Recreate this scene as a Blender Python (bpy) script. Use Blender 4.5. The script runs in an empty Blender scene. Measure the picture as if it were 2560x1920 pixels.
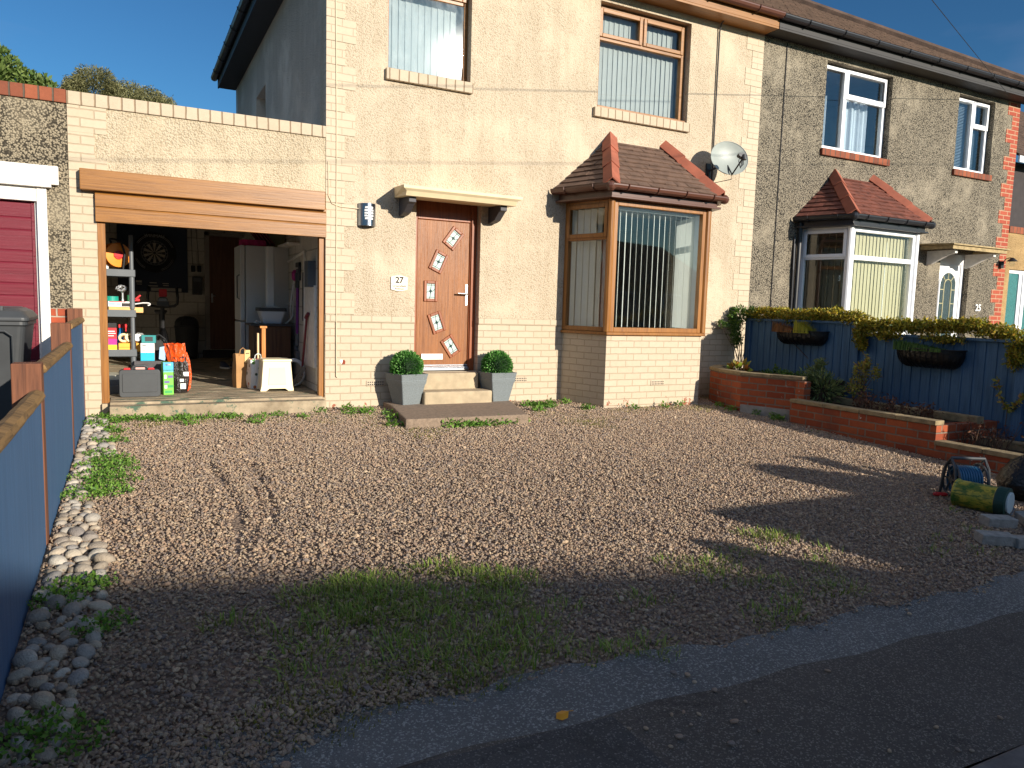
import bpy, bmesh, math, random
import numpy as np
from mathutils import Vector, Matrix
R_ = math.radians
random.seed(7); np.random.seed(7)
scene = bpy.context.scene
COL = scene.collection

# ------------------------------------------------------------------ camera, sky, sun, exposure
CAMZ = 1.18
cam_d = bpy.data.cameras.new('camera'); cam = bpy.data.objects.new('camera', cam_d); COL.objects.link(cam)
cam_d.sensor_width = 36.0; cam_d.lens = 36.0*1850/2560; cam_d.clip_start = 0.05; cam_d.clip_end = 2000
_yaw, _pit, _rol = R_(27.55), R_(-5.82), R_(1.67)
_f = Vector((math.sin(_yaw)*math.cos(_pit), math.cos(_yaw)*math.cos(_pit), math.sin(_pit)))
_r = _f.cross(Vector((0, 0, 1))).normalized(); _u = _r.cross(_f)
_r2 = _r*math.cos(_rol)+_u*math.sin(_rol); _u2 = -_r*math.sin(_rol)+_u*math.cos(_rol)
_m = Matrix((( _r2.x, _u2.x, -_f.x), (_r2.y, _u2.y, -_f.y), (_r2.z, _u2.z, -_f.z))).to_4x4()
_m.translation = Vector((0, -8.3, CAMZ)); cam.matrix_world = _m
scene.camera = cam

SUN_AZ, SUN_EL = 21.0, 16.0            # towards the sun: azimuth from -y turning to +x, elevation
SUN = Vector((math.sin(R_(SUN_AZ))*math.cos(R_(SUN_EL)), -math.cos(R_(SUN_AZ))*math.cos(R_(SUN_EL)), math.sin(R_(SUN_EL))))
w = bpy.data.worlds.new('World'); scene.world = w; w.use_nodes = True
nt = w.node_tree; nt.nodes.clear()
sky = nt.nodes.new('ShaderNodeTexSky'); sky.sky_type = 'NISHITA'; sky.sun_disc = False
sky.sun_elevation = R_(SUN_EL); sky.sun_rotation = R_(180-SUN_AZ); sky.air_density = 1.0; sky.dust_density = 0.35; sky.ozone_density = 2.6
bg = nt.nodes.new('ShaderNodeBackground'); bg.inputs[1].default_value = 0.105
tc = nt.nodes.new('ShaderNodeTexCoord'); mp = nt.nodes.new('ShaderNodeMapping'); mp.inputs['Scale'].default_value = (1.2, 1.2, 5)
nz = nt.nodes.new('ShaderNodeTexNoise'); nz.inputs['Scale'].default_value = 2.3; nz.inputs['Detail'].default_value = 6
cr = nt.nodes.new('ShaderNodeValToRGB'); cr.color_ramp.elements[0].position = .5; cr.color_ramp.elements[1].position = .85
cr.color_ramp.elements[1].color = (.35, .35, .35, 1)
mx = nt.nodes.new('ShaderNodeMix'); mx.data_type = 'RGBA'; mx.inputs[7].default_value = (2.2, 2.5, 3.8, 1)
out = nt.nodes.new('ShaderNodeOutputWorld')
L = nt.links.new
L(tc.outputs['Generated'], mp.inputs[0]); L(mp.outputs[0], nz.inputs['Vector']); L(nz.outputs[0], cr.inputs[0])
L(cr.outputs[0], mx.inputs[0]); hs = nt.nodes.new('ShaderNodeHueSaturation'); hs.inputs['Saturation'].default_value = 1.0; gm = nt.nodes.new('ShaderNodeGamma'); gm.inputs[1].default_value = 1.2
L(sky.outputs[0], gm.inputs[0]); L(gm.outputs[0], hs.inputs['Color']); tn_ = nt.nodes.new('ShaderNodeMix'); tn_.data_type = 'RGBA'; tn_.blend_type = 'MULTIPLY'; tn_.inputs[0].default_value = 1; tn_.inputs[7].default_value = (.22, .40, .50, 1)
L(hs.outputs[0], tn_.inputs[6])
# broken white cloud added as fill light on the sun's side, behind the viewpoint
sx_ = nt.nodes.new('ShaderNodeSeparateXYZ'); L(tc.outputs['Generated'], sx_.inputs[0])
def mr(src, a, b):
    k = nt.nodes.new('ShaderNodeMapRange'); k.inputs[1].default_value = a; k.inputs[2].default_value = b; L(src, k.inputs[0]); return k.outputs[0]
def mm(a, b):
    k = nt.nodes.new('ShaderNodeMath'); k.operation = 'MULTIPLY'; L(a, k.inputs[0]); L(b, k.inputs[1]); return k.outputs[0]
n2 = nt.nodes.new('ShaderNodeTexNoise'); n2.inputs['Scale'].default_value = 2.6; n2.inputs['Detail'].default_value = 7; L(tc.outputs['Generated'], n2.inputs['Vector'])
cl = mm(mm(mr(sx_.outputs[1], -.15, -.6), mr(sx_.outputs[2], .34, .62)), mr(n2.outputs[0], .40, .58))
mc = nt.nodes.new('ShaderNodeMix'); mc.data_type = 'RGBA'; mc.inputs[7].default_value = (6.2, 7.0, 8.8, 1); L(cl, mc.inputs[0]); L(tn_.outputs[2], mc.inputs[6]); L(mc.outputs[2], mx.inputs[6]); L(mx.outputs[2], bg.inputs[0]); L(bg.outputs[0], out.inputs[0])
sd = bpy.data.lights.new('sun', 'SUN'); sd.energy = 4.9; sd.angle = R_(.5); sd.color = (1, .92, .79)
so = bpy.data.objects.new('sun', sd); COL.objects.link(so); so.rotation_euler = SUN.to_track_quat('Z', 'Y').to_euler(); so.location = (6, -20, 8)
scene.view_settings.view_transform = 'Standard'; scene.view_settings.look = 'None'
scene.view_settings.exposure = 0.52; scene.view_settings.gamma = 1; scene.view_settings.use_curve_mapping = False
scene.cycles.max_bounces = 8; scene.cycles.transparent_max_bounces = 12

# ------------------------------------------------------------------ helpers
def C(r, g, b):
    f = lambda v: (v/12.92 if v <= .04045 else ((v+.055)/1.055)**2.4)
    return (f(r/255), f(g/255), f(b/255), 1)

class N:
    """tiny node builder"""
    def __init__(s, name):
        s.m = bpy.data.materials.new(name); s.m.use_nodes = True; s.t = s.m.node_tree
        s.p = s.t.nodes['Principled BSDF']; s.o = s.t.nodes['Material Output']
    def n(s, typ, **kw):
        nd = s.t.nodes.new('ShaderNode'+typ)
        for k, v in kw.items():
            if isinstance(k, str) and hasattr(nd, k): setattr(nd, k, v)
            else: nd.inputs[k.replace('_', ' ')].default_value = v
        return nd
    def l(s, a, b): s.t.links.new(a, b)
    def coord(s, kind='Object', scale=(1, 1, 1), rot=(0, 0, 0)):
        t = s.n('TexCoord'); m = s.n('Mapping'); m.inputs['Scale'].default_value = scale; m.inputs['Rotation'].default_value = rot
        s.l(t.outputs[kind], m.inputs[0]); return m.outputs[0]
    def noise(s, vec, scale, detail=4, rough=.55, dist=0):
        n = s.n('TexNoise'); n.inputs['Scale'].default_value = scale; n.inputs['Detail'].default_value = detail
        n.inputs['Roughness'].default_value = rough; n.inputs['Distortion'].default_value = dist; s.l(vec, n.inputs['Vector']); return n.outputs[0]
    def ramp(s, fac, stops):
        r = s.n('ValToRGB'); e = r.color_ramp.elements
        e[0].position, e[0].color = stops[0][0], stops[0][1]; e[1].position, e[1].color = stops[-1][0], stops[-1][1]
        for p, c in stops[1:-1]:
            k = e.new(p); k.color = c
        s.l(fac, r.inputs[0]); return r.outputs[0]
    def mix(s, fac, a, b, mode='MIX'):
        m = s.n('Mix'); m.data_type = 'RGBA'; m.blend_type = mode
        for v, i in ((fac, 0), (a, 6), (b, 7)):
            if hasattr(v, 'node'): s.l(v, m.inputs[i])
            else: m.inputs[i].default_value = v
        return m.outputs[2]
    def math(s, op, a, b=0.):
        m = s.n('Math'); m.operation = op
        for v, i in ((a, 0), (b, 1)):
            if hasattr(v, 'node'): s.l(v, m.inputs[i])
            else: m.inputs[i].default_value = v
        return m.outputs[0]
    def bump(s, h, dist=.01, strength=1., prev=None):
        b = s.n('Bump'); b.inputs['Distance'].default_value = dist; b.inputs['Strength'].default_value = strength; s.l(h, b.inputs['Height'])
        if prev is not None: s.l(prev, b.inputs['Normal'])
        s.l(b.outputs[0], s.p.inputs['Normal']); return b.outputs[0]
    def set(s, col=None, rough=.6, metal=0, spec=.5):
        if col is not None:
            if hasattr(col, 'node'): s.l(col, s.p.inputs['Base Color'])
            else: s.p.inputs['Base Color'].default_value = col
        if hasattr(rough, 'node'): s.l(rough, s.p.inputs['Roughness'])
        else: s.p.inputs['Roughness'].default_value = rough
        s.p.inputs['Metallic'].default_value = metal; s.p.inputs['Specular IOR Level'].default_value = spec
        return s.m

def dim(c, k): return (c[0]*k, c[1]*k, c[2]*k, 1)
BW = ((0, (0, 0, 0, 1)), (1, (1, 1, 1, 1)))

def simple(name, col, rough=.5, metal=0, var=.18, scale=6, bump=0, bscale=60, spec=.5):
    n = N(name); v = n.coord('Object'); f = n.noise(v, scale, 5)
    c = n.ramp(f, ((.3, dim(col, 1-var)), (.7, dim(col, 1+var*.6))))
    if bump: n.bump(n.noise(v, bscale, 3), bump)
    return n.set(c, rough, metal, spec)

def pebbledash(name, col, dark, amount, bump=.012, stain=None, sc=85, p0=.5, p1=.85, sm=.3):
    n = N(name); v = n.coord('Object')
    vo = n.n('TexVoronoi'); vo.inputs['Scale'].default_value = sc; n.l(v, vo.inputs['Vector'])
    fine = n.noise(v, sc*1.3, 3, .6)
    big = n.noise(v, 1.1, 6, .62); mid = n.noise(v, 3.2, 4, .6)
    smooth = n.ramp(n.math('ADD', n.math('MULTIPLY', big, .6), n.math('MULTIPLY', mid, .4)), ((.49, (1, 1, 1, 1)), (.62, (sm, sm, sm, 1))))
    h = n.math('MULTIPLY', n.math('ADD', n.math('SUBTRACT', 1, vo.outputs['Distance']), n.math('MULTIPLY', fine, .9)), smooth)
    pit = n.ramp(n.math('ADD', vo.outputs['Distance'], n.math('MULTIPLY', n.math('SUBTRACT', fine, .5), .9)), ((p0, (0, 0, 0, 1)), (p1, (1, 1, 1, 1))))
    pf = n.math('MULTIPLY', n.math('MULTIPLY', pit, amount), smooth)
    c0 = n.ramp(big, ((.25, dim(col, .93)), (.75, dim(col, 1.04))))
    stk = n.noise(n.coord('Object', (5, 5, .35)), 1.6, 4, .6); c0 = n.mix(1, c0, n.ramp(stk, ((.34, (.935, .925, .91, 1)), (.56, (1.02, 1.02, 1.02, 1)))), 'MULTIPLY')
    if stain: c0 = n.mix(n.ramp(mid, ((.42, (0, 0, 0, 1)), (.7, (1, 1, 1, 1)))), c0, stain)
    c = n.mix(pf, c0, dark)
    n.bump(h, bump, 1)
    return n.set(c, .88, spec=.2)

def brick(name, c1, c2, mort, bw=.237, bh=.0815, ms=.009, bump=.006, patch=None, patch_amt=.6, rough=.8, dirt=None, base=0, grit=.35):
    n = N(name); v = n.coord('UV')
    ds = n.noise(v, 9, 3); dd = n.n('VectorMath'); dd.operation = 'ADD'
    cx = n.n('CombineXYZ'); n.l(n.math('MULTIPLY', n.math('SUBTRACT', ds, .5), .012), cx.inputs[0]); n.l(n.math('MULTIPLY', n.math('SUBTRACT', n.noise(v, 11, 3), .5), .012), cx.inputs[1])
    n.l(v, dd.inputs[0]); n.l(cx.outputs[0], dd.inputs[1])
    b = n.n('TexBrick'); b.inputs['Scale'].default_value = 1; b.inputs['Brick Width'].default_value = bw; b.inputs['Row Height'].default_value = bh
    b.inputs['Mortar Size'].default_value = ms; b.inputs['Mortar Smooth'].default_value = .35; b.inputs['Bias'].default_value = 0
    b.inputs['Color1'].default_value = c1; b.inputs['Color2'].default_value = c2; b.inputs['Mortar'].default_value = mort
    n.l(dd.outputs[0], b.inputs['Vector'])
    o = n.coord('Object'); no = n.noise(o, 22, 5, .65); lo = n.noise(o, 1.7, 5, .6)
    c = n.mix(grit, b.outputs['Color'], n.ramp(no, ((.3, (.45, .45, .45, 1)), (.7, (1, 1, 1, 1)))), 'MULTIPLY')
    if dirt: c = n.mix(n.ramp(lo, ((.5, (0, 0, 0, 1)), (.72, (.75, .75, .75, 1)))), c, dirt)
    if patch:
        pn = n.noise(o, 5.5, 6, .7)
        if base:                               # paint lost to splash-back in the lowest courses
            sz_ = n.n('SeparateXYZ'); n.l(o, sz_.inputs[0]); k_ = n.n('MapRange'); k_.inputs[1].default_value = .16; k_.inputs[2].default_value = -.06; n.l(sz_.outputs[2], k_.inputs[0]); pn = n.math('ADD', pn, n.math('MULTIPLY', k_.outputs[0], base))
        pm = n.ramp(pn, ((patch_amt, (0, 0, 0, 1)), (patch_amt+.015, (1, 1, 1, 1))))
        c = n.mix(pm, c, patch)
    h = n.math('ADD', n.math('MULTIPLY', b.outputs['Fac'], -1), n.math('MULTIPLY', no, .35))
    n.bump(h, bump, 1)
    return n.set(c, rough, spec=.25)

def wood(name, col, dark, along='u', rough=.45, stretch=28, bump=.0015, knots=.0, big=.25):
    n = N(name)
    sc = (1.1, stretch, 1) if along == 'u' else (stretch, 1.1, 1)
    v = n.coord('UV', sc); f = n.noise(v, 1.6, 7, .65, .7)
    v2 = n.coord('UV', (.8, 5, 1) if along == 'u' else (5, .8, 1)); g = n.noise(v2, 1.3, 3, .5, 1.2)
    fac = n.math('ADD', n.math('MULTIPLY', f, 1-big), n.math('MULTIPLY', g, big))
    c = n.ramp(fac, ((.36, dark), (.56, col), (.72, dim(col, 1.12))))
    n.bump(f, bump, 1)
    return n.set(c, rough, spec=.4)

def glass(name, tint=(1, 1, 1, 1), boost=1.5, rough=.0, film=0):
    n = N(name); n.t.nodes.remove(n.p)
    tr = n.n('BsdfTransparent'); tr.inputs[0].default_value = tint
    gl = n.n('BsdfGlossy'); gl.inputs['Roughness'].default_value = rough
    lw = n.n('LayerWeight'); lw.inputs[0].default_value = .5
    fz = n.math('ADD', .045*boost, n.math('MULTIPLY', .9, n.math('POWER', lw.outputs['Facing'], 5)))
    m = n.n('MixShader'); n.l(n.math('MINIMUM', fz, 1), m.inputs[0])
    base_ = tr.outputs[0]
    if film:                                   # dried condensation and dust on the pane
        df = n.n('BsdfDiffuse'); df.inputs[0].default_value = (.8, .85, .86, 1)
        v = n.coord('Object', (3.5, 1, 1.6)); f = n.ramp(n.noise(v, 2.2, 8, .7, .6), ((.46, (.10, .10, .10, 1)), (.66, (1, 1, 1, 1))))
        fm = n.n('MixShader'); n.l(n.math('MULTIPLY', f, film), fm.inputs[0]); n.l(tr.outputs[0], fm.inputs[1]); n.l(df.outputs[0], fm.inputs[2]); base_ = fm.outputs[0]
    n.l(base_, m.inputs[1]); n.l(gl.outputs[0], m.inputs[2]); n.l(m.outputs[0], n.o.inputs[0])
    return n.m

def leafmat(name, cols, rough=.5, trans=.25):
    n = N(name); g = n.n('NewGeometry')
    st = [(i/(len(cols)-1), c) for i, c in enumerate(cols)]
    c = n.ramp(g.outputs['Random Per Island'], st)
    n.set(c, rough, spec=.3)
    tl = n.n('BsdfTranslucent'); n.l(c, tl.inputs[0]); m = n.n('MixShader'); m.inputs[0].default_value = trans
    n.l(n.p.outputs[0], m.inputs[1]); n.l(tl.outputs[0], m.inputs[2]); n.l(m.outputs[0], n.o.inputs[0])
    return n.m

class MB:
    def __init__(s): s.v = []; s.f = []
    def add(s, vs, fs, M=None):
        o = len(s.v)
        if M is not None: vs = [M @ Vector(v) for v in vs]
        s.v += [tuple(v) for v in vs]; s.f += [tuple(i+o for i in f) for f in fs]; return s
    def box(s, x0, x1, y0, y1, z0, z1, M=None):
        vs = [(x0, y0, z0), (x1, y0, z0), (x1, y1, z0), (x0, y1, z0), (x0, y0, z1), (x1, y0, z1), (x1, y1, z1), (x0, y1, z1)]
        return s.add(vs, [(0, 3, 2, 1), (4, 5, 6, 7), (0, 1, 5, 4), (1, 2, 6, 5), (2, 3, 7, 6), (3, 0, 4, 7)], M)
    def cbox(s, c, d, M=None): return s.box(c[0]-d[0]/2, c[0]+d[0]/2, c[1]-d[1]/2, c[1]+d[1]/2, c[2]-d[2]/2, c[2]+d[2]/2, M)
    def prism(s, pts, axis, a, b, M=None):
        """2-D outline extruded along an axis; pts are (x,z) for 'y', (y,z) for 'x', (x,y) for 'z'"""
        f = {'y': lambda p, t: (p[0], t, p[1]), 'x': lambda p, t: (t, p[0], p[1]), 'z': lambda p, t: (p[0], p[1], t)}[axis]
        n = len(pts); vs = [f(p, a) for p in pts]+[f(p, b) for p in pts]
        fs = [tuple(range(n)), tuple(range(2*n-1, n-1, -1))]+[(i, n+i, n+(i+1) % n, (i+1) % n) for i in range(n)]
        return s.add(vs, fs, M)
    def quad(s, a, b, c, d): return s.add([a, b, c, d], [(0, 1, 2, 3)])
    def tube(s, pts, r, n=8, cap=True, closed=False):
        pts = [Vector(p) for p in pts]; rs = r if isinstance(r, (list, tuple)) else [r]*len(pts)
        rings = []; prev = None
        for i, p in enumerate(pts):
            t = (pts[min(i+1, len(pts)-1)]-pts[max(i-1, 0)])
            t = t.normalized() if t.length > 1e-9 else Vector((0, 0, 1))
            if prev is None:
                up = Vector((0, 0, 1)) if abs(t.z) < .9 else Vector((1, 0, 0)); a = t.cross(up).normalized()
            else:
                a = prev-t*prev.dot(t); a = a.normalized() if a.length > 1e-6 else t.orthogonal().normalized()
            prev = a; b = t.cross(a)
            rings.append([p+(a*math.cos(k*2*math.pi/n)+b*math.sin(k*2*math.pi/n))*rs[i] for k in range(n)])
        vs = [v for r_ in rings for v in r_]; fs = []
        for i in range(len(rings)-1):
            for k in range(n): fs.append((i*n+k, i*n+(k+1) % n, (i+1)*n+(k+1) % n, (i+1)*n+k))
        if cap: fs += [tuple(range(n-1, -1, -1)), tuple(range((len(rings)-1)*n, len(rings)*n))]
        return s.add(vs, fs)
    def lathe(s, prof, n=24, M=None, cap=True):
        vs = []; fs = []
        for r, z in prof:
            for k in range(n): vs.append((r*math.cos(2*math.pi*k/n), r*math.sin(2*math.pi*k/n), z))
        for i in range(len(prof)-1):
            for k in range(n): fs.append((i*n+k, i*n+(k+1) % n, (i+1)*n+(k+1) % n, (i+1)*n+k))
        if cap: fs += [tuple(range(n-1, -1, -1)), tuple(range((len(prof)-1)*n, len(prof)*n))]
        return s.add(vs, fs, M)
    def loft(s, secs, cap=True):
        n = len(secs[0]); vs = [p for q in secs for p in q]; fs = []
        for i in range(len(secs)-1):
            for k in range(n): fs.append((i*n+k, i*n+(k+1) % n, (i+1)*n+(k+1) % n, (i+1)*n+k))
        if cap: fs += [tuple(range(n-1, -1, -1)), tuple(range((len(secs)-1)*n, len(secs)*n))]
        return s.add(vs, fs)
    def ball(s, c, r, nu=12, nv=8, sc=(1, 1, 1), jit=0):
        prof = []; vs = []; fs = []
        for i in range(nv+1):
            th = math.pi*i/nv
            for k in range(nu):
                q = 1+random.uniform(-jit, jit); ph = 2*math.pi*k/nu
                vs.append((c[0]+r*sc[0]*math.sin(th)*math.cos(ph)*q, c[1]+r*sc[1]*math.sin(th)*math.sin(ph)*q, c[2]-r*sc[2]*math.cos(th)*q))
        for i in range(nv):
            for k in range(nu): fs.append((i*nu+k, i*nu+(k+1) % nu, (i+1)*nu+(k+1) % nu, (i+1)*nu+k))
        return s.add(vs, fs)
    def wall(s, x0, x1, z0, z1, y, th, holes):
        """upright wall facing -y, with rectangular openings and their reveals"""
        xs = sorted({x0, x1, *[h[0] for h in holes], *[h[1] for h in holes]}); zs = sorted({z0, z1, *[h[2] for h in holes], *[h[3] for h in holes]})
        for a, b in zip(xs, xs[1:]):
            for c, d in zip(zs, zs[1:]):
                mx_, mz = (a+b)/2, (c+d)/2
                if any(h[0] < mx_ < h[1] and h[2] < mz < h[3] for h in holes): continue
                s.quad((a, y, c), (b, y, c), (b, y, d), (a, y, d)); s.quad((b, y+th, c), (a, y+th, c), (a, y+th, d), (b, y+th, d))
        for h in holes:
            s.quad((h[0], y, h[2]), (h[0], y, h[3]), (h[0], y+th, h[3]), (h[0], y+th, h[2]))
            s.quad((h[1], y, h[3]), (h[1], y, h[2]), (h[1], y+th, h[2]), (h[1], y+th, h[3]))
            if h[3] < z1-1e-4: s.quad((h[0], y, h[3]), (h[1], y, h[3]), (h[1], y+th, h[3]), (h[0], y+th, h[3]))
            if h[2] > z0+1e-4: s.quad((h[1], y, h[2]), (h[0], y, h[2]), (h[0], y+th, h[2]), (h[1], y+th, h[2]))
        s.quad((x0, y, z0), (x0, y, z1), (x0, y+th, z1), (x0, y+th, z0)); s.quad((x1, y, z1), (x1, y, z0), (x1, y+th, z0), (x1, y+th, z1))
        for a, b in zip(xs, xs[1:]):
            if not any(h[0] < (a+b)/2 < h[1] and h[3] > z1-1e-4 for h in holes): s.quad((a, y, z1), (b, y, z1), (b, y+th, z1), (a, y+th, z1))
        return s
    def frame(s, x0, x1, z0, z1, y0, y1, t):
        s.box(x0, x0+t, y0, y1, z0, z1); s.box(x1-t, x1, y0, y1, z0, z1)
        s.box(x0+t, x1-t, y0, y1, z0, z0+t); return s.box(x0+t, x1-t, y0, y1, z1-t, z1)

def uvs(me):
    uv = me.uv_layers.new(name='UVMap'); V = me.vertices
    for p in me.polygons:
        n = p.normal
        if abs(n.z) > .85: t, b = Vector((1, 0, 0)), Vector((0, 1, 0))
        else:
            t = Vector((0, 0, 1)).cross(n).normalized(); b = n.cross(t)
            if abs(n.z) < .2: b = Vector((0, 0, 1))
        for li in p.loop_indices:
            c = V[me.loops[li].vertex_index].co; uv.data[li].uv = (c.dot(t), c.dot(b))

def tag(o, label=None, cat=None, group=None, kind=None):
    if label: o['label'] = label
    if cat: o['category'] = cat
    if group: o['group'] = group
    if kind: o['kind'] = kind
    return o

def link(o, parent, world):
    COL.objects.link(o)
    if parent is not None:
        o.parent = parent
        if world and parent.type == 'EMPTY':
            o.matrix_parent_inverse = (Matrix.Translation(parent.location) @ parent.rotation_euler.to_matrix().to_4x4()).inverted()
    return o

def build(name, mb, mat, parent=None, bevel=0, smooth=False, world=True, label=None, cat=None, group=None, kind=None, loc=None, seg=2):
    me = bpy.data.meshes.new(name); me.from_pydata(mb.v, [], mb.f); me.update()
    bm = bmesh.new(); bm.from_mesh(me); bmesh.ops.recalc_face_normals(bm, faces=bm.faces[:]) if mb.__dict__.get('fix', True) else None
    bm.to_mesh(me); bm.free(); me.update(); uvs(me)
    for m in (mat if isinstance(mat, (list, tuple)) else [mat]): me.materials.append(m)
    o = bpy.data.objects.new(name, me); link(o, parent, world)
    if loc is not None: o.location = loc
    if smooth: me.shade_smooth()
    if bevel:
        b = o.modifiers.new('bevel', 'BEVEL'); b.width = bevel; b.segments = seg; b.limit_method = 'ANGLE'; b.angle_limit = R_(40)
    return tag(o, label, cat, group, kind)

def np_obj(name, V, F, mat, parent=None, world=True, smooth=False, **kw):
    """mesh from arrays: V (n,3), F (m,k)"""
    me = bpy.data.meshes.new(name); k = F.shape[1]
    me.vertices.add(len(V)); me.vertices.foreach_set('co', np.ascontiguousarray(V, np.float32).ravel())
    me.loops.add(F.size); me.loops.foreach_set('vertex_index', np.ascontiguousarray(F, np.int32).ravel())
    me.polygons.add(len(F)); me.polygons.foreach_set('loop_start', np.arange(0, F.size, k, dtype=np.int32)); me.polygons.foreach_set('loop_total', np.full(len(F), k, np.int32))
    me.update(calc_edges=True); me.validate(); me.materials.append(mat)
    if smooth: me.shade_smooth()
    o = bpy.data.objects.new(name, me); link(o, parent, world); return tag(o, **kw)

def thing(name, label, cat, loc=(0, 0, 0), rotz=0, group=None):
    o = bpy.data.objects.new(name, None); COL.objects.link(o); o.empty_display_size = .2
    o.location = loc; o.rotation_euler = (0, 0, rotz); return tag(o, label, cat, group)

def dup(root, loc, rotz=None, label=None, scale=None):
    def cp(o, par):
        c = o.copy(); COL.objects.link(c)
        if par is not None: c.parent = par
        for ch in list(o.children): cp(ch, c)
        return c
    r = cp(root, None); r.location = loc
    if rotz is not None: r.rotation_euler = (0, 0, rotz)
    if scale: r.scale = scale
    if label: r['label'] = label
    return r

def text(name, s, size, loc, rot, mat, parent, depth=.002, world=True, align='CENTER', bold=0, sx=1):
    cu = bpy.data.curves.new(name, 'FONT'); cu.body = s; cu.size = size; cu.extrude = depth; cu.align_x = align; cu.align_y = 'CENTER'; cu.offset = bold
    t = bpy.data.objects.new(name, cu); COL.objects.link(t)
    dg = bpy.context.evaluated_depsgraph_get(); me = bpy.data.meshes.new_from_object(t.evaluated_get(dg)); bpy.data.objects.remove(t)
    me.materials.clear(); me.materials.append(mat); me.name = name
    me.transform(Matrix.Translation(loc) @ rot.to_matrix().to_4x4() @ Matrix.Diagonal((sx, 1, 1, 1)))
    o = bpy.data.objects.new(name, me); return link(o, parent, world)
from mathutils import Euler
FRONT = Euler((R_(90), 0, 0))            # lettering that faces the street

def gz(x, y): return max(min(y, 0), -9.5)*(0.018+0.0036*min(max(x, 0), 8))

def leaves(n, pts, size, up=.3, droop=0., asp=.5, seed=1, normals=None):
    """n leaf-shaped faces (bent diamonds) at the given points"""
    r = np.random.RandomState(seed); P = pts
    d = r.normal(size=(n, 3)); d[:, 2] += up
    if normals is not None: d = d*.8+normals*1.2
    d[:, 2] -= droop; d /= np.linalg.norm(d, axis=1)[:, None]+1e-9
    a = np.cross(d, r.normal(size=(n, 3))); a /= np.linalg.norm(a, axis=1)[:, None]+1e-9
    nn = np.cross(d, a)
    s = size*(.6+.8*r.rand(n))[:, None]
    v0 = P; v1 = P+d*s*.5+a*s*asp*.5+nn*s*.08; v2 = P+d*s+nn*s*-.05; v3 = P+d*s*.5-a*s*asp*.5+nn*s*.08
    V = np.stack([v0, v1, v2, v3], 1).reshape(-1, 3); F = np.arange(4*n).reshape(n, 4)
    return V, F

def blades(n, P, h, w_, seed=1, lean=.5, ang0=None):
    r = np.random.RandomState(seed); ang = r.rand(n)*2*np.pi if ang0 is None else ang0+r.normal(0, .7, n); hh = h*(.4+.9*r.rand(n)); ln = lean*r.rand(n)*hh
    a = np.stack([np.cos(ang), np.sin(ang), 0*ang], 1); pz = np.array([0, 0, 1.]); pr = np.stack([-np.sin(ang), np.cos(ang), 0*ang], 1)
    ww = w_*(.6+.8*r.rand(n))[:, None]
    b0 = P-pr*ww; b1 = P+pr*ww; m0 = P+a*(ln*.35)[:, None]+pz*(hh*.6)[:, None]-pr*ww*.8; m1 = m0+pr*ww*1.6
    t = P+a*ln[:, None]+pz*hh[:, None]*(1-.3*r.rand(n)[:, None]); t1 = t+pr*ww*.2
    V = np.stack([b0, b1, m1, m0, t1, t], 1).reshape(-1, 3)
    i = np.arange(n)[:, None]*6; F = np.concatenate([i+np.array([[0, 1, 2, 3]]), i+np.array([[3, 2, 4, 5]])])
    return V, F

def scatter(name, protos, pts, rots, scl, mat_label):
    """stuff: points carrying rotation and scale, instanced by geometry nodes"""
    me = bpy.data.meshes.new(name); me.vertices.add(len(pts)); me.vertices.foreach_set('co', np.ascontiguousarray(pts, np.float32).ravel())
    a = me.attributes.new('rot', 'FLOAT_VECTOR', 'POINT'); a.data.foreach_set('vector', np.ascontiguousarray(rots, np.float32).ravel())
    a = me.attributes.new('scl', 'FLOAT_VECTOR', 'POINT'); a.data.foreach_set('vector', np.ascontiguousarray(scl, np.float32).ravel())
    o = bpy.data.objects.new(name, me); COL.objects.link(o)
    col = bpy.data.collections.new(name+' shapes')
    for p in protos:
        for c in list(p.users_collection): c.objects.unlink(p)
        col.objects.link(p)
    g = bpy.data.node_groups.new(name, 'GeometryNodeTree')
    g.interface.new_socket('Geometry', in_out='INPUT', socket_type='NodeSocketGeometry'); g.interface.new_socket('Geometry', in_out='OUTPUT', socket_type='NodeSocketGeometry')
    i = g.nodes.new('NodeGroupInput'); ou = g.nodes.new('NodeGroupOutput')
    ci = g.nodes.new('GeometryNodeCollectionInfo'); ci.inputs[0].default_value = col; ci.inputs[1].default_value = True; ci.inputs[2].default_value = True
    ip = g.nodes.new('GeometryNodeInstanceOnPoints'); ip.inputs['Pick Instance'].default_value = True
    def attr(nm):
        k = g.nodes.new('GeometryNodeInputNamedAttribute'); k.data_type = 'FLOAT_VECTOR'; k.inputs[0].default_value = nm; return k.outputs[0]
    rn = g.nodes.new('FunctionNodeRandomValue'); rn.data_type = 'INT'; rn.inputs[4].default_value = 0; rn.inputs[5].default_value = len(protos)-1
    e2r = g.nodes.new('FunctionNodeEulerToRotation')
    g.links.new(attr('rot'), e2r.inputs[0]); g.links.new(e2r.outputs[0], ip.inputs['Rotation']); g.links.new(attr('scl'), ip.inputs['Scale'])
    g.links.new(rn.outputs[2], ip.inputs['Instance Index'])
    g.links.new(i.outputs[0], ip.inputs['Points']); g.links.new(ci.outputs[0], ip.inputs['Instance']); g.links.new(ip.outputs[0], ou.inputs[0])
    m = o.modifiers.new('scatter', 'NODES'); m.node_group = g
    return o

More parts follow.
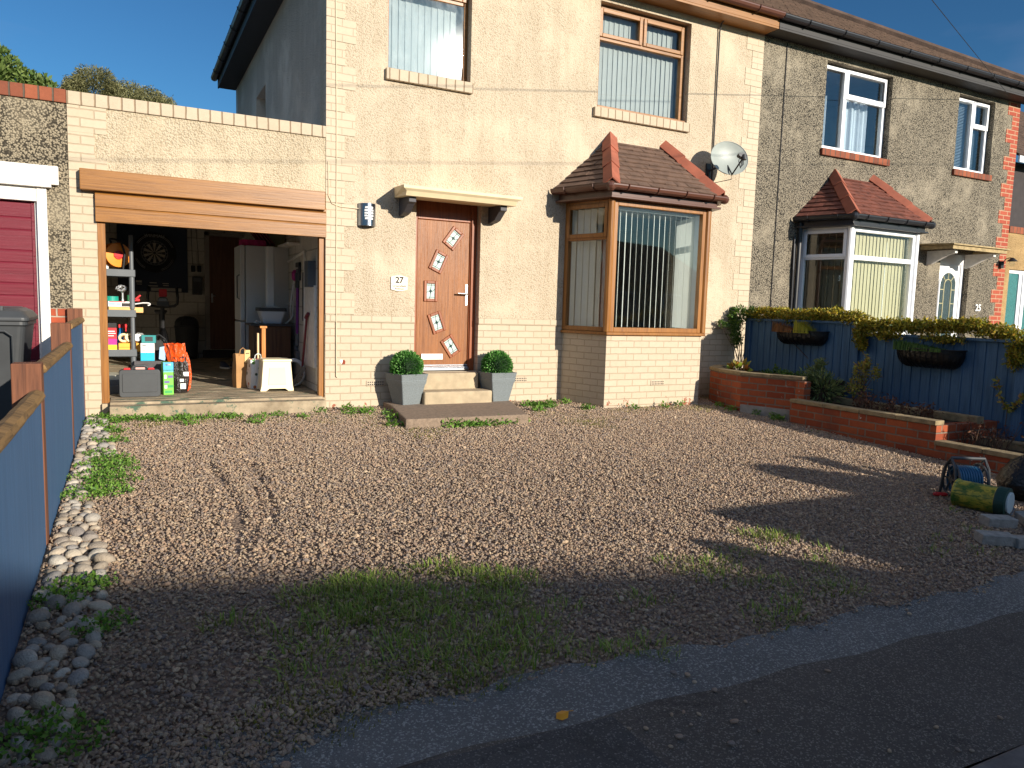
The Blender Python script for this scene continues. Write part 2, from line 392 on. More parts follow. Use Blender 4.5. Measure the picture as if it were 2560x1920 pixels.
# ------------------------------------------------------------------ materials
CREAM = C(240, 215, 172); 
M_CREAM = pebbledash('cream_pebbledash', C(196, 180, 157), C(138, 116, 88), .45, sc=62, bump=.009)
M_CREAM2 = pebbledash('cream_pebbledash_garage', C(197, 181, 155), C(138, 116, 86), .48, sc=58, bump=.012)
M_CREAMSIDE = pebbledash('cream_pebbledash_side', C(206, 188, 170), C(150, 130, 110), .4)
M_GREY = pebbledash('grey_pebbledash', C(160, 149, 130), C(60, 56, 50), 1.0, sc=72, p0=.40, p1=.62, sm=.45)
M_GREYL = pebbledash('grey_pebbledash_garage', C(160, 147, 124), C(62, 56, 47), 1.0, sc=58, p0=.40, p1=.64, sm=.5)
M_YELLOW = pebbledash('buff_pebbledash', C(186, 154, 108), C(110, 84, 52), .9)
M_CBRICK = brick('cream_painted_brick', C(197, 181, 158), C(192, 176, 152), C(176, 158, 134), bump=.003, ms=.007, grit=.15, base=.22, patch=C(150, 92, 70), patch_amt=.725)
M_CBRICKP = brick('cream_painted_pier_brick', C(197, 180, 156), C(192, 175, 150), C(176, 157, 132), bump=.003, ms=.007, grit=.15, patch=C(150, 128, 88), patch_amt=.69)
M_CQUOIN = brick('cream_painted_quoin_brick', C(199, 182, 159), C(194, 177, 153), C(181, 164, 140), ms=.005, bump=.0025, grit=.12)
M_CSOLDIER = brick('cream_painted_soldier_brick', C(196, 179, 156), C(190, 172, 148), C(146, 124, 100), grit=.2, bw=.113, bh=.57, ms=.008)
M_RSOLDIER = brick('red_soldier_brick', C(160, 90, 62), C(118, 68, 52), C(96, 84, 72), bw=.113, bh=.57, ms=.009)
M_RBRICK = brick('red_brick', C(176, 84, 54), C(148, 66, 44), C(176, 160, 140), dirt=C(92, 58, 48))
M_RQUOIN = brick('red_quoin_brick', C(178, 88, 64), C(160, 72, 54), C(190, 150, 120), ms=.012)
M_PLANTER = brick('red_planter_brick', C(174, 90, 54), C(146, 68, 42), C(136, 118, 102), dirt=C(104, 62, 52), patch=C(200, 186, 176), patch_amt=.665)
M_OAK = wood('golden_oak_foil', C(148, 98, 42), C(118, 75, 30), 'u', .38, 34)
M_OAKV = wood('golden_oak_foil_upright', C(152, 100, 44), C(120, 74, 30), 'v', .38, 34)
M_DOOR = wood('oak_composite_door', C(148, 92, 46), C(114, 67, 32), 'v', .42, 46, .004)
M_DFRAME = wood('brown_door_frame', C(150, 84, 48), C(112, 58, 32), 'v', .4, 40)
M_BLUEL = wood('blue_fence_paint', C(62, 98, 136), C(55, 90, 127), 'v', .75, 14, .0025)
M_BLUER = wood('blue_featheredge_paint', C(70, 104, 136), C(52, 84, 114), 'v', .72, 26, .008)
M_CAPW = wood('weathered_cap_rail', C(136, 106, 66), C(84, 64, 40), 'u', .85, 14, .01)
M_POSTW = wood('brown_stained_post', C(122, 76, 52), C(86, 52, 36), 'v', .75, 18, .004)
M_GREYW = wood('weathered_grey_timber', C(150, 130, 98), C(104, 88, 64), 'u', .85, 12, .006)
n = N('garage_floor_boards'); v = n.coord('Object', (1, 3.5, 1)); c = n.ramp(n.noise(v, 5, 5), ((.3, C(122, 106, 84)), (.7, C(184, 166, 138))))
c = n.mix(n.ramp(n.noise(v, 3.4, 6, .7), ((.56, (0, 0, 0, 1)), (.60, (1, 1, 1, 1)))), c, C(74, 96, 78)); n.bump(n.noise(v, 60, 3), .003); M_FLOOR = n.set(c, .8)
M_MAROON = wood('maroon_door_paint', C(112, 32, 46), C(98, 25, 38), 'u', .4, 40, .002)
M_WHITEP = simple('flaking_white_paint', C(235, 230, 222), .6, var=.12, scale=14, bump=.002, bscale=40)
M_UPVC = simple('white_upvc', C(240, 240, 242), .3, var=.02)
M_BLACKP = simple('black_gutter_plastic', C(38, 38, 42), .35, var=.1)
M_BROWNP = simple('brown_gutter_plastic', C(92, 58, 46), .3, var=.1)
M_DARKW = simple('dark_painted_timber', C(34, 30, 31), .6, var=.2)
M_TILE = simple('brown_clay_tile', C(108, 84, 70), .85, var=.35, scale=9, bump=.004)
M_TILER = simple('red_clay_tile', C(116, 66, 52), .85, var=.5, scale=8, bump=.004)
M_TILED = simple('dark_roof_tile', C(96, 76, 64), .9, var=.4, scale=5, bump=.004)
M_HIP = simple('terracotta_hip_tile', C(156, 88, 66), .8, var=.25, scale=5, bump=.003)
M_LEAD = simple('mortar_fillet', C(150, 132, 110), .9)
M_CONC = simple('pale_concrete', C(176, 158, 130), .9, var=.2, scale=9, bump=.003, bscale=90)
M_SLAB = simple('brown_gritty_concrete', C(140, 121, 103), .95, var=.3, scale=30, bump=.005, bscale=160)
M_GREYCONC = simple('grey_render', C(150, 146, 140), .9, var=.3, scale=9, bump=.003)
M_COPING = simple('mossy_coping', C(146, 128, 96), .92, var=.4, scale=12, bump=.005, bscale=50)
M_CANOPY = simple('cream_canopy_paint', C(216, 196, 158), .6, var=.1, scale=5)
M_BRACKET = simple('charcoal_bracket_paint', C(62, 60, 66), .6)
M_OLDTIMBER = simple('old_buff_timber', C(168, 146, 104), .8, var=.35, scale=14)
M_GLASS = glass('window_glass', (.93, .96, .96, 1), 1.0)
M_GLASSB = glass('upper_window_glass', (.90, .95, .97, 1), 2.2)
M_BLINDW = simple('pale_blue_blind_fabric', C(182, 188, 188), .9, var=.04)
M_BLINDU = simple('grey_blind_fabric', C(172, 172, 170), .9, var=.05)
M_BLIND = simple('pale_blind_fabric', C(226, 224, 218), .9, var=.04)
M_BLINDG = simple('green_cream_blind_fabric', C(200, 186, 150), .9, var=.04)
M_BLINDB = simple('bluish_blind', C(190, 200, 212), .9, var=.04)
M_CURT = simple('white_curtain', C(225, 225, 228), .9, var=.06)
M_ROOM = simple('dim_room_wall', C(196, 190, 182), .9, var=.1)
M_CHROME = simple('polished_chrome', C(232, 232, 232), .32, 1, var=.02)
M_STEEL = simple('brushed_steel', C(190, 192, 196), .3, 1, var=.08)
M_BLACK = simple('matt_black', C(24, 24, 26), .6)
M_CHAR = simple('charcoal_plastic', C(62, 64, 66), .5, var=.12, scale=8)
M_GREYPL = simple('grey_plastic', C(98, 102, 106), .4, var=.1)
M_WHITE = simple('white_gloss', C(236, 234, 230), .4, var=.03)
M_INK = simple('dark_ink', C(44, 38, 36), .7)
M_TEAL = simple('teal_obscure_glass', C(64, 120, 118), .2, var=.35, scale=60, bump=.004, bscale=120)
M_OBSC = simple('dark_obscure_glass', C(58, 74, 76), .2, var=.5, scale=70, bump=.004, bscale=120)
M_LEADGL = simple('pale_leaded_glass', C(190, 205, 200), .15, var=.2, scale=40)
M_DKGREEN = simple('dark_green_glass', C(36, 62, 62), .15)
M_BRASS = simple('pale_brass_lead', C(205, 195, 150), .4)

# ------------------------------------------------------------------ ground
def grid_sheet(name, x0, x1, y0, y1, st, zoff, mat, edge=None, **kw):
    nx = max(2, int((x1-x0)/st)+1); ny = max(2, int((y1-y0)/st)+1)
    V = []; 
    for j in range(ny):
        for i in range(nx):
            x = x0+(x1-x0)*i/(nx-1); y = y0+(y1-y0)*j/(ny-1)
            if edge and j == ny-1: y += edge(x)
            V.append((x, y, gz(x, y)+zoff))
    F = [(j*nx+i, j*nx+i+1, (j+1)*nx+i+1, (j+1)*nx+i) for j in range(ny-1) for i in range(nx-1)]
    m = MB(); m.v = V; m.f = F
    return build(name, m, mat, smooth=True, **kw)

n = N('gravel_bed'); v = n.coord('Object'); vo = n.n('TexVoronoi'); vo.inputs['Scale'].default_value = 55; n.l(v, vo.inputs['Vector'])
c = n.mix(.6, n.ramp(vo.outputs['Color'], ((0, C(104, 88, 78)), (.5, C(150, 128, 110)), (1, C(184, 164, 144)))), n.ramp(n.noise(v, 1.3, 4), ((.3, C(120, 102, 88)), (.7, C(172, 150, 130)))))
sy_ = n.n('SeparateXYZ'); n.l(v, sy_.inputs[0]); k_ = n.n('MapRange'); k_.inputs[1].default_value = -1.0; k_.inputs[2].default_value = -.15; n.l(sy_.outputs[1], k_.inputs[0])
c = n.mix(n.math('MULTIPLY', k_.outputs[0], n.ramp(n.noise(v, 2.4, 5), ((.35, (.25, .25, .25, 1)), (.6, (1, 1, 1, 1))))), c, n.ramp(n.noise(v, 14, 4), ((.35, C(74, 60, 42)), (.6, C(96, 92, 48)))))
n.bump(n.math('SUBTRACT', 1, vo.outputs['Distance']), .012); M_BED = n.set(c, .95, spec=.1)
n = N('open_ground'); v = n.coord('Object'); c = n.ramp(n.noise(v, .6, 6), ((.3, C(84, 80, 74)), (.7, C(116, 110, 100)))); n.bump(n.noise(v, 60, 3), .006); M_OPEN = n.set(c, .95, spec=.1)

m = MB()
m.quad((-200, -200, -.55), (200, -200, -.55), (200, 200, -.55), (-200, 200, -.55))
build('ground', m, M_OPEN, kind='structure')
grid_sheet('driveway_ground', -.7, 8.2, -6.5, 0.6, .15, -.012, M_BED, kind='structure')
grid_sheet('neighbour_driveway', -9, -.4, -6.3, .1, .5, -.02, M_OPEN, kind='structure')
grid_sheet('neighbour_garden', 8.0, 40, -6.3, .1, .5, -.02, M_OPEN, kind='structure')

def asphalt(name, a, b, chip, chips, sc=150, streak=0):
    n = N(name); v = n.coord('Object'); vo = n.n('TexVoronoi'); vo.inputs['Scale'].default_value = sc; n.l(v, vo.inputs['Vector'])
    big = n.noise(v, .9, 6, .6); c = n.ramp(big, ((.3, a), (.7, b)))
    rnd = n.n('SeparateColor'); n.l(vo.outputs['Color'], rnd.inputs[0])
    c = n.mix(n.ramp(rnd.outputs[0], ((chips, (0, 0, 0, 1)), (min(chips+.12, 1), (1, 1, 1, 1)))), c, chip)
    if streak:                                 # tar-dark stains and a few fine cracks
        c = n.mix(n.ramp(n.noise(v, 1.9, 7, .7, .8), ((.57, (0, 0, 0, 1)), (.70, (.8, .8, .8, 1)))), c, dim(a, .45))
        ad = n.n('VectorMath'); ad.operation = 'ADD'; cb = n.n('CombineXYZ'); w1 = n.noise(v, 6, 5, .7); n.l(n.math('MULTIPLY', w1, .22), cb.inputs[0]); n.l(n.math('MULTIPLY', n.noise(v, 7, 5, .7), .22), cb.inputs[1]); n.l(v, ad.inputs[0]); n.l(cb.outputs[0], ad.inputs[1])
        ve = n.n('TexVoronoi'); ve.feature = 'DISTANCE_TO_EDGE'; ve.inputs['Scale'].default_value = .62; n.l(ad.outputs[0], ve.inputs['Vector'])
        c = n.mix(n.ramp(ve.outputs['Distance'], ((.0008, (.45, .45, .45, 1)), (.004, (0, 0, 0, 1)))), c, dim(a, .35))
    fine = n.noise(v, 320, 2); c = n.mix(.45, c, n.ramp(fine, ((.3, (.35, .35, .35, 1)), (.75, (1.3, 1.3, 1.3, 1)))), 'MULTIPLY')
    n.bump(n.math('ADD', n.math('MULTIPLY', vo.outputs['Distance'], -1), fine), .006, .9)
    return n.set(c, .82, spec=.3)
M_ASPH1 = asphalt('grey_asphalt_strip', C(104, 104, 102), C(128, 127, 124), C(170, 170, 164), .76, 170)
M_ASPH2 = asphalt('worn_asphalt_footway', C(86, 80, 74), C(108, 100, 92), C(146, 138, 128), .80, 200, 1)
M_ASPH3 = asphalt('patched_asphalt', C(76, 74, 72), C(92, 90, 88), C(134, 130, 126), .84, 200, 1)
M_ROAD = asphalt('road_asphalt', C(70, 70, 72), C(90, 90, 90), C(120, 120, 120), .9, 120)
wob = lambda x: .025*math.sin(x*1.7)+.02*math.sin(x*4.3+1)+.018*math.sin(x*11)+.012*math.sin(x*23)
grid_sheet('pavement_strip', -9, 30, -6.5, -6.1, .05, .004, M_ASPH1, edge=wob, kind='structure')
grid_sheet('pavement', -9, 30, -7.06, -6.41, .1, .009, M_ASPH2, edge=lambda x: .012*math.sin(x*9), kind='structure')
grid_sheet('pavement_patch', -9, 1.38, -7.04, -6.43, .1, .014, M_ASPH3, kind='structure')
grid_sheet('road', -60, 60, -16, -7.2, .8, -.10, M_ROAD, kind='structure')
grid_sheet('far_pavement', -60, 60, -18.5, -16, .8, -.02, M_ASPH2, kind='structure')
m = MB()
x = -9.
while x < 30:
    L_ = .9; z = gz(x+.45, -7.13)
    m.box(x, x+L_-.008, -7.2, -7.062, z-.25, z+.012); x += L_
build('kerb', m, simple('worn_kerb_stone', C(104, 98, 94), .9, var=.3, scale=14, bump=.004), kind='structure', bevel=.015)

# ------------------------------------------------------------------ windows
def blind_slats(x0, x1, z0, z1, y, ang, pitch=.08, wd=.089, curve=.004):
    m = MB(); x = x0+pitch/2
    while x < x1:
        a = R_(ang+random.uniform(-3, 3)); dx, dy = math.cos(a)*wd/2, math.sin(a)*wd/2
        nx, ny = -math.sin(a)*curve, math.cos(a)*curve
        zz = z0+random.uniform(0, .01)
        m.add([(x-dx, y-dy, zz), (x+nx, y+ny, zz), (x+dx, y+dy, zz), (x-dx, y-dy, z1), (x+nx, y+ny, z1), (x+dx, y+dy, z1)], [(0, 1, 4, 3), (1, 2, 5, 4)])
        x += pitch
    m.fix = False
    return m

def window(parent, r, y, mf, bars=(), sash=(), panes=(), gl=None, t=.065, d=.07, extra=None):
    m = MB(); x0, x1, z0, z1 = r
    m.frame(x0, x1, z0, z1, y, y+d, t)
    for b in bars: m.box(b[0], b[1], y+.003, y+d-.003, b[2], b[3])
    for s in sash: m.frame(s[0], s[1], s[2], s[3], y-.016, y+.03, .05)
    o = build('window', m, mf, parent, bevel=.006)
    for p in panes:
        q = MB().box(p[0], p[1], y+.03, y+.036, p[2], p[3]); build('pane', q, gl or M_GLASS, o)
    return o

def sill(parent, x0, x1, z0, z1, mat, proud=.05):
    m = MB(); m.box(x0, x1, -proud, .1, z0, z1); return build('sill', m, mat, parent, bevel=.008)

# ------------------------------------------------------------------ the cream house
HX0, HX1 = 1.965, 8.29
W1 = (2.64, 3.66, 3.81, 5.10); W2 = (5.45, 6.94, 3.80, 5.12); DO = (3.01, 3.84, .395, 2.42); BO = (5.10, 6.94, .92, 2.50)
house = thing('semi_detached_house', 'cream pebbledashed semi-detached house with a golden oak front door and a hipped bay window', 'house', (5, 3.5, 0))
m = MB().wall(HX0, HX1, 1.05, 5.3, 0, .28, [W1, W2, (DO[0], DO[1], 1.05, DO[3]), (BO[0], BO[1], 1.05, BO[3])]); build('front_wall', m, M_CREAM, house)
m = MB().wall(HX0, HX1, -.3, .97, .004, .28, [(DO[0], DO[1], DO[2], .97), (BO[0], BO[1], BO[2], .97)]); build('brick_plinth', m, M_CBRICK, house)
for xa, xb in ((HX0, DO[0]), (DO[1], BO[0]), (BO[1], HX1)): build('string_course', MB().box(xa, xb, -.008, .282, .972, 1.049), M_CBRICK, house, bevel=.003)
def quoins(x_edge, s, wide, narrow, z0, z1, mat, parent, y=-.006):
    m = MB(); z = z0; k = 0
    while z < z1:
        wd = wide if k % 2 == 0 else narrow; h = min(.0815*3, z1-z)
        xa, xb = (x_edge, x_edge+wd) if s > 0 else (x_edge-wd, x_edge)
        m.box(xa, xb, y, .1, z, z+h-.001); z += h; k += 1
    return build('quoins', m, mat, parent, bevel=.003)
quoins(HX0-.004, 1, .325, .205, 1.06, 5.28, M_CQUOIN, house)
quoins(HX1, -1, .33, .215, 1.06, 5.26, M_CQUOIN, house)
# side and back walls, inner floor and partitions
m = MB(); m.box(HX0, HX0+.26, .28, 3.93, -.2, 5.27); m.box(HX0, HX0+.26, 4.85, 7.1, -.2, 5.27); m.box(HX0, HX0+.26, 3.93, 4.85, -.2, 3.4); m.box(HX0, HX0+.26, 3.93, 4.85, 4.5, 5.27); m.box(HX0+.15, HX0+.25, 3.93, 4.85, 3.4, 4.5)
build('side_wall', m, M_CREAMSIDE, house)
m = MB(); m.box(HX0, HX1, 7.1, 7.35, -.2, 5.27); m.box(HX0+.27, HX1, 3.6, 3.7, 0, 5.25); m.box(4.3, 4.4, .29, 3.6, 0, 5.25); m.box(HX1-.12, HX1-.02, .29, 7.1, 0, 5.25)
m.box(HX0+.27, HX1-.12, .29, 7.1, 2.65, 2.8); m.box(HX0+.27, HX1-.12, .29, 7.1, 5.2, 5.25); m.box(HX0+.27, HX1-.12, .29, 7.1, .3, .38)
build('inner_walls', m, M_ROOM, house)

# upper windows
wl = window(house, (W1[0], W1[1], W1[2], W1[3]), .11, M_OAK, bars=[(W1[0]+.06, W1[1]-.06, 4.70, 4.76)], sash=[(W1[0]+.03, W1[1]-.03, 4.74, 5.07)], panes=[(W1[0]+.06, W1[1]-.06, 4.79, 5.03)], t=.05)
m = MB().box(-.46, .46, 0, .006, 0, .84); gp = build('pane', m, glass('filmed_window_glass', (.94, .96, .96, 1), 2.2, .024, .08), wl)
gp.location = (3.15, .142, W1[2]+.05); gp.rotation_euler = (R_(.96), 0, R_(-.78))
build('blind', blind_slats(W1[0]+.05, W1[1]-.05, W1[2]+.03, 5.05, .24, 7), M_BLINDW, wl)
sill(wl, 2.62, 3.68, 3.685, 3.808, M_CSOLDIER)
wr = window(house, (W2[0]+.01, W2[1]-.01, W2[2], W2[3]-.01), .1, M_OAK, bars=[(5.52, 6.88, 4.68, 4.75), (6.16, 6.23, 4.75, 5.05)],
            sash=[(5.50, 6.185, 4.72, 5.075), (6.205, 6.89, 4.72, 5.075)], panes=[(5.54, 6.15, 4.77, 5.03), (6.25, 6.85, 4.77, 5.03), (5.52, 6.87, 3.87, 4.68)])
build('blind', blind_slats(5.5, 6.9, 3.86, 5.06, .22, 7), M_BLINDU, wr)
sill(wr, 5.39, 6.97, 3.675, 3.795, M_CSOLDIER)
m = MB().box(5.47, 6.92, .02, .1, 3.795, 3.83); build('window_ledge', m, M_OAK, wr)

# bay window ---------------------------------------------------------------
def tile_slope(mb, o, u, vdir, nrm, vlen, uL, uR, cw=.19, ch=.112, th=.017, jit=.006, feather=None):
    """courses of plain tiles on a slope; uL(v), uR(v) bound each course"""
    k = 0; v = 0
    while v < vlen-.01:
        a, b = uL(v+ch*.5), uR(v+ch*.5); off = (k % 2)*cw/2
        i = math.floor((a-off)/cw)
        while off+i*cw < b:
            x0 = max(a, off+i*cw)+.0015; x1 = min(b, off+(i+1)*cw)-.0015
            if x1-x0 > .012:
                j = random.uniform(-jit, jit); v0 = v-.012+random.uniform(-jit, jit); v1 = min(v+ch*1.25, vlen); t0 = th+abs(j)+.012; 
                def P(x, vv, h): return o+u*x+vdir*vv+nrm*h
                xm = (x0+x1)/2
                mb.add([P(x0, v0, t0-th), P(x1, v0, t0-th+j), P(x1, v1, .0), P(x0, v1, .0), P(x0, v0, t0), P(x1, v0, t0+j), P(x1, v1, th*.5), P(x0, v1, th*.5)],
                       [(0, 3, 2, 1), (4, 5, 6, 7), (0, 1, 5, 4), (1, 2, 6, 5), (2, 3, 7, 6), (3, 0, 4, 7)])
            i += 1
        v += ch; k += 1
    return mb

def gutter_run(mb, pts, r=.055, drop=.0):
    """half-round gutter with a rolled lip along a polyline"""
    for a, b in zip(pts, pts[1:]):
        a, b = Vector(a), Vector(b); t = (b-a).normalized(); n_ = Vector((t.y, -t.x, 0)).normalized()
        prof = [(-1, 0), (-1, -.25), (-.75, -.75), (-.25, -1), (.3, -1), (.8, -.72), (1, -.25), (1, 0), (1.08, .08), (.9, .04), (.86, -.22), (.66, -.6), (.25, -.84), (-.2, -.84), (-.62, -.6), (-.86, -.22), (-.9, 0)]
        s0 = [a+n_*p*r+Vector((0, 0, q*r)) for p, q in prof]; s1 = [b+n_*p*r+Vector((0, 0, q*r)) for p, q in prof]
        mb.loft([s0, s1])
    return mb
def brackets(mb, a, b, k, r=.062):
    a, b = Vector(a), Vector(b); t = (b-a).normalized(); n_ = Vector((t.y, -t.x, 0)).normalized()
    for i in range(k):
        p = a+(b-a)*((i+.5)/k)
        pts = [p+n_*c_*r+Vector((0, 0, s_*r)) for c_, s_ in ((-1.05, .05), (-1, -.4), (-.6, -.95), (0, -1.08), (.6, -.95), (1.02, -.4), (1.1, .12))]
        mb.tube(pts, .007, 6)
    return mb

def bay(parent, ox, frame_m, gut_m, tile_m, base_m, transom, blind_fn, split_top=True):
    """canted bay: corners relative to ox"""
    L0, L1, R1, R0 = (ox+.0, 0.0), (ox+.22, -.70), (ox+1.74, -.70), (ox+1.96, 0.0)
    m = MB(); m.prism([L0, L1, R1, R0], 'z', -.3, .885)
    b = build('bay_window', m, base_m, parent)
    def seg(a, c, z0, z1, t, d, name, mat, inset=0, bv=.006):
        """a box-framed light between plan points a and c"""
        return None
    def bar(a, c, u0, u1, z0, z1, d0=-.012, d1=.06):
        a, c = Vector((*a, 0)), Vector((*c, 0)); t = (c-a); L_ = t.length; t /= L_; n_ = Vector((-t.y, t.x, 0))
        p = [a+t*u0+n_*d0, a+t*u1+n_*d0, a+t*u1+n_*d1, a+t*u0+n_*d1]
        return [(q.x, q.y) for q in p], L_
    ll = (Vector(L1)-Vector(L0)).length; lf = 1.52
    fm = MB()
    def add(a, c, u0, u1, z0, z1, d0=-.012, d1=.06):
        p, _ = bar(a, c, u0, u1, z0, z1, d0, d1); fm.prism(p, 'z', z0, z1)
    zs, zt = .955, 2.50
    # sill
    sm = MB(); sm.prism([(L0[0]-.03, 0), (L1[0]-.03, L1[1]-.045), (R1[0]+.03, R1[1]-.045), (R0[0]+.03, 0)], 'z', .888, .925); build('bay_sill', sm, frame_m, b, bevel=.008)
    for a, c, ln in ((L0, L1, ll), (R1, R0, ll)):
        add(a, c, .0, .06, .927, zt+.04); add(a, c, ln-.06, ln-.004, .927, zt+.04); add(a, c, .06, ln-.06, .927, .985); add(a, c, .06, ln-.06, zt-.04, zt+.04); add(a, c, .06, ln-.06, transom-.03, transom+.03)
    add(L1, R1, .003, .09, .927, zt+.04); add(L1, R1, lf-.09, lf-.003, .927, zt+.04); add(L1, R1, .09, lf-.09, .927, .985); add(L1, R1, .09, lf-.09, zt-.03, zt+.04)
    if not split_top: add(L1, R1, .09, lf-.09, transom-.035, transom+.035)
    # opening sash on the left cheek
    for (u0, u1, z0, z1) in ((.04, .09, transom+.0, zt), (ll-.09, ll-.04, transom+.0, zt), (.09, ll-.09, transom, transom+.05), (.09, ll-.09, zt-.05, zt)):
        add(L0, L1, u0, u1, z0, z1, -.03, .0-.013)
    fm.tube([(L1[0]-.004, L1[1]-.004, .927), (L1[0]-.004, L1[1]-.004, zt+.04)], .042, 10); fm.tube([(R1[0]+.004, R1[1]-.004, .927), (R1[0]+.004, R1[1]-.004, zt+.04)], .042, 10)
    build('bay_frame', fm, frame_m, b, bevel=.005)
    for a, c, ln in ((L0, L1, ll), (L1, R1, lf), (R1, R0, ll)):
        q = MB(); p, _ = bar(a, c, .05, ln-.05, 0, 1, .02, .026); q.prism(p, 'z', .98, zt-.02); build('pane', q, M_GLASS, b)
    # eaves, gutter, roof
    e = MB(); e.prism([(L0[0]-.17, -.002), (L1[0]-.10, L1[1]-.13), (R1[0]+.10, R1[1]-.13), (R0[0]+.17, -.002)], 'z', zt+.04, zt+.065); 
    e.prism([(L0[0]-.12, -.002), (L1[0]-.07, L1[1]-.09), (R1[0]+.07, R1[1]-.09), (R0[0]+.12, -.002)], 'z', zt+.065, zt+.19); build('eaves_board', e, gut_m, b, bevel=.004)
    g = MB(); gp_ = [(L0[0]-.21, -.01, 2.69), (L1[0]-.13, L1[1]-.15, 2.69), (R1[0]+.13, R1[1]-.15, 2.69), (R0[0]+.21, -.01, 2.69)]
    gutter_run(g, gp_, .06); brackets(g, gp_[0], gp_[1], 2, .066); brackets(g, gp_[1], gp_[2], 4, .066); brackets(g, gp_[2], gp_[3], 2, .066)
    g.ball((gp_[1][0], gp_[1][1], 2.665), .062, 10, 6); g.ball((gp_[2][0], gp_[2][1], 2.665), .062, 10, 6)
    build('gutter', g, gut_m, b)
    EL, EFL, EFR, ER = Vector((L0[0]-.18, 0, 2.70)), Vector((L1[0]-.10, L1[1]-.12, 2.70)), Vector((R1[0]+.10, R1[1]-.12, 2.70)), Vector((R0[0]+.18, 0, 2.70))
    TL, TR = Vector((ox+.62, .02, 3.40)), Vector((ox+1.55, .02, 3.40))
    r = MB(); r.add([EL, EFL, EFR, ER, TL, TR], [(0, 1, 4), (1, 2, 5, 4), (2, 3, 5)])
    def slope(A, B, C_, D=None):
        u = (B-A).normalized(); nn = u.cross(C_-A).normalized()
        if nn.z < 0: nn = -nn
        vd = nn.cross(u).normalized()
        if vd.z < 0: vd = -vd
        vl = (C_-A).dot(vd); uc = (C_-A).dot(u); ub = (B-A).length; ud = (D-A).dot(u) if D is not None else uc
        tile_slope(r, A, u, vd, nn, vl, lambda v: uc*v/vl, lambda v: ub+(ud-ub)*v/vl)
    slope(EFL, EFR, TL, TR); slope(EL, EFL, TL); slope(EFR, ER, TR)
    build('bay_roof', r, tile_m, b)
    for A, B in ((EFL, TL), (EFR, TR)):
        h = MB()
        up = (B-A); ext = A+up*1.06+Vector((0, -.03, .06)); st = A+Vector((0, 0, .03))
        for i in range(3):
            p, q = st+(ext-st)*(i/3-.015), st+(ext-st)*((i+1)/3)
            t = (q-p).normalized(); sd_ = t.cross(Vector((0, 0, 1))).normalized(); nn = sd_.cross(t)
            k0 = 1.08
            sec = lambda c_, k: [c_+sd_*-.10*k+nn*-.045, c_+nn*.05*k, c_+sd_*.10*k+nn*-.045, c_+sd_*.085*k+nn*-.06, c_+nn*.03*k, c_+sd_*-.085*k+nn*-.06]
            h.loft([sec(p+nn*.012, k0), sec(q, .98)])
        build('hip_tiles', h, M_HIP, b, bevel=.003)
    blind_fn(b, L0, L1, R1, R0)
    return b

def cream_blinds(b, L0, L1, R1, R0):
    build('blind', blind_slats(L1[0]+.1, R1[0]-.04, .98, 2.44, -.56, 50, pitch=.088), M_BLIND, b)
    m = MB(); m.box(L1[0]+.06, R1[0]-.06, -.59, -.55, 2.44, 2.47); build('blind_rail', m, M_WHITE, b)
    m = MB(); k = 0
    for i in range(7):
        t = (i+.5)/7; cx_ = L0[0]+(L1[0]-L0[0])*t+.1; cy_ = -.70*t+.02; a = R_(12+random.uniform(-14, 14)); dx, dy = .045*math.cos(a), .045*math.sin(a)
        m.add([(cx_-dx, cy_-dy, .98), (cx_+dx, cy_+dy, .98), (cx_+dx, cy_+dy, 2.46), (cx_-dx, cy_-dy, 2.46)], [(0, 1, 2, 3)])
    m.fix = False; build('blind', m, M_BLIND, b); m = MB()
    for i in range(7):
        t = (i+.5)/7; cx_ = R1[0]+(R0[0]-R1[0])*t-.1; cy_ = -.70*(1-t)+.02; a = R_(-50+random.uniform(-6, 6)); dx, dy = .045*math.cos(a), .045*math.sin(a)
        m.add([(cx_-dx, cy_-dy, .98), (cx_+dx, cy_+dy, .98), (cx_+dx, cy_+dy, 2.46), (cx_-dx, cy_-dy, 2.46)], [(0, 1, 2, 3)])
    m.fix = False
    build('blind', m, M_BLIND, b)
bay(house, 5.045, M_OAKV, M_BROWNP, M_TILE, M_CBRICK, 2.09, cream_blinds)
# dried flowers and dish on the bay's inner ledge
m = MB().prism([(5.06, .27), (5.30, -.62), (6.74, -.62), (6.98, .27)], 'z', .886, .94); build('inner_ledge', m, M_WHITE, house)

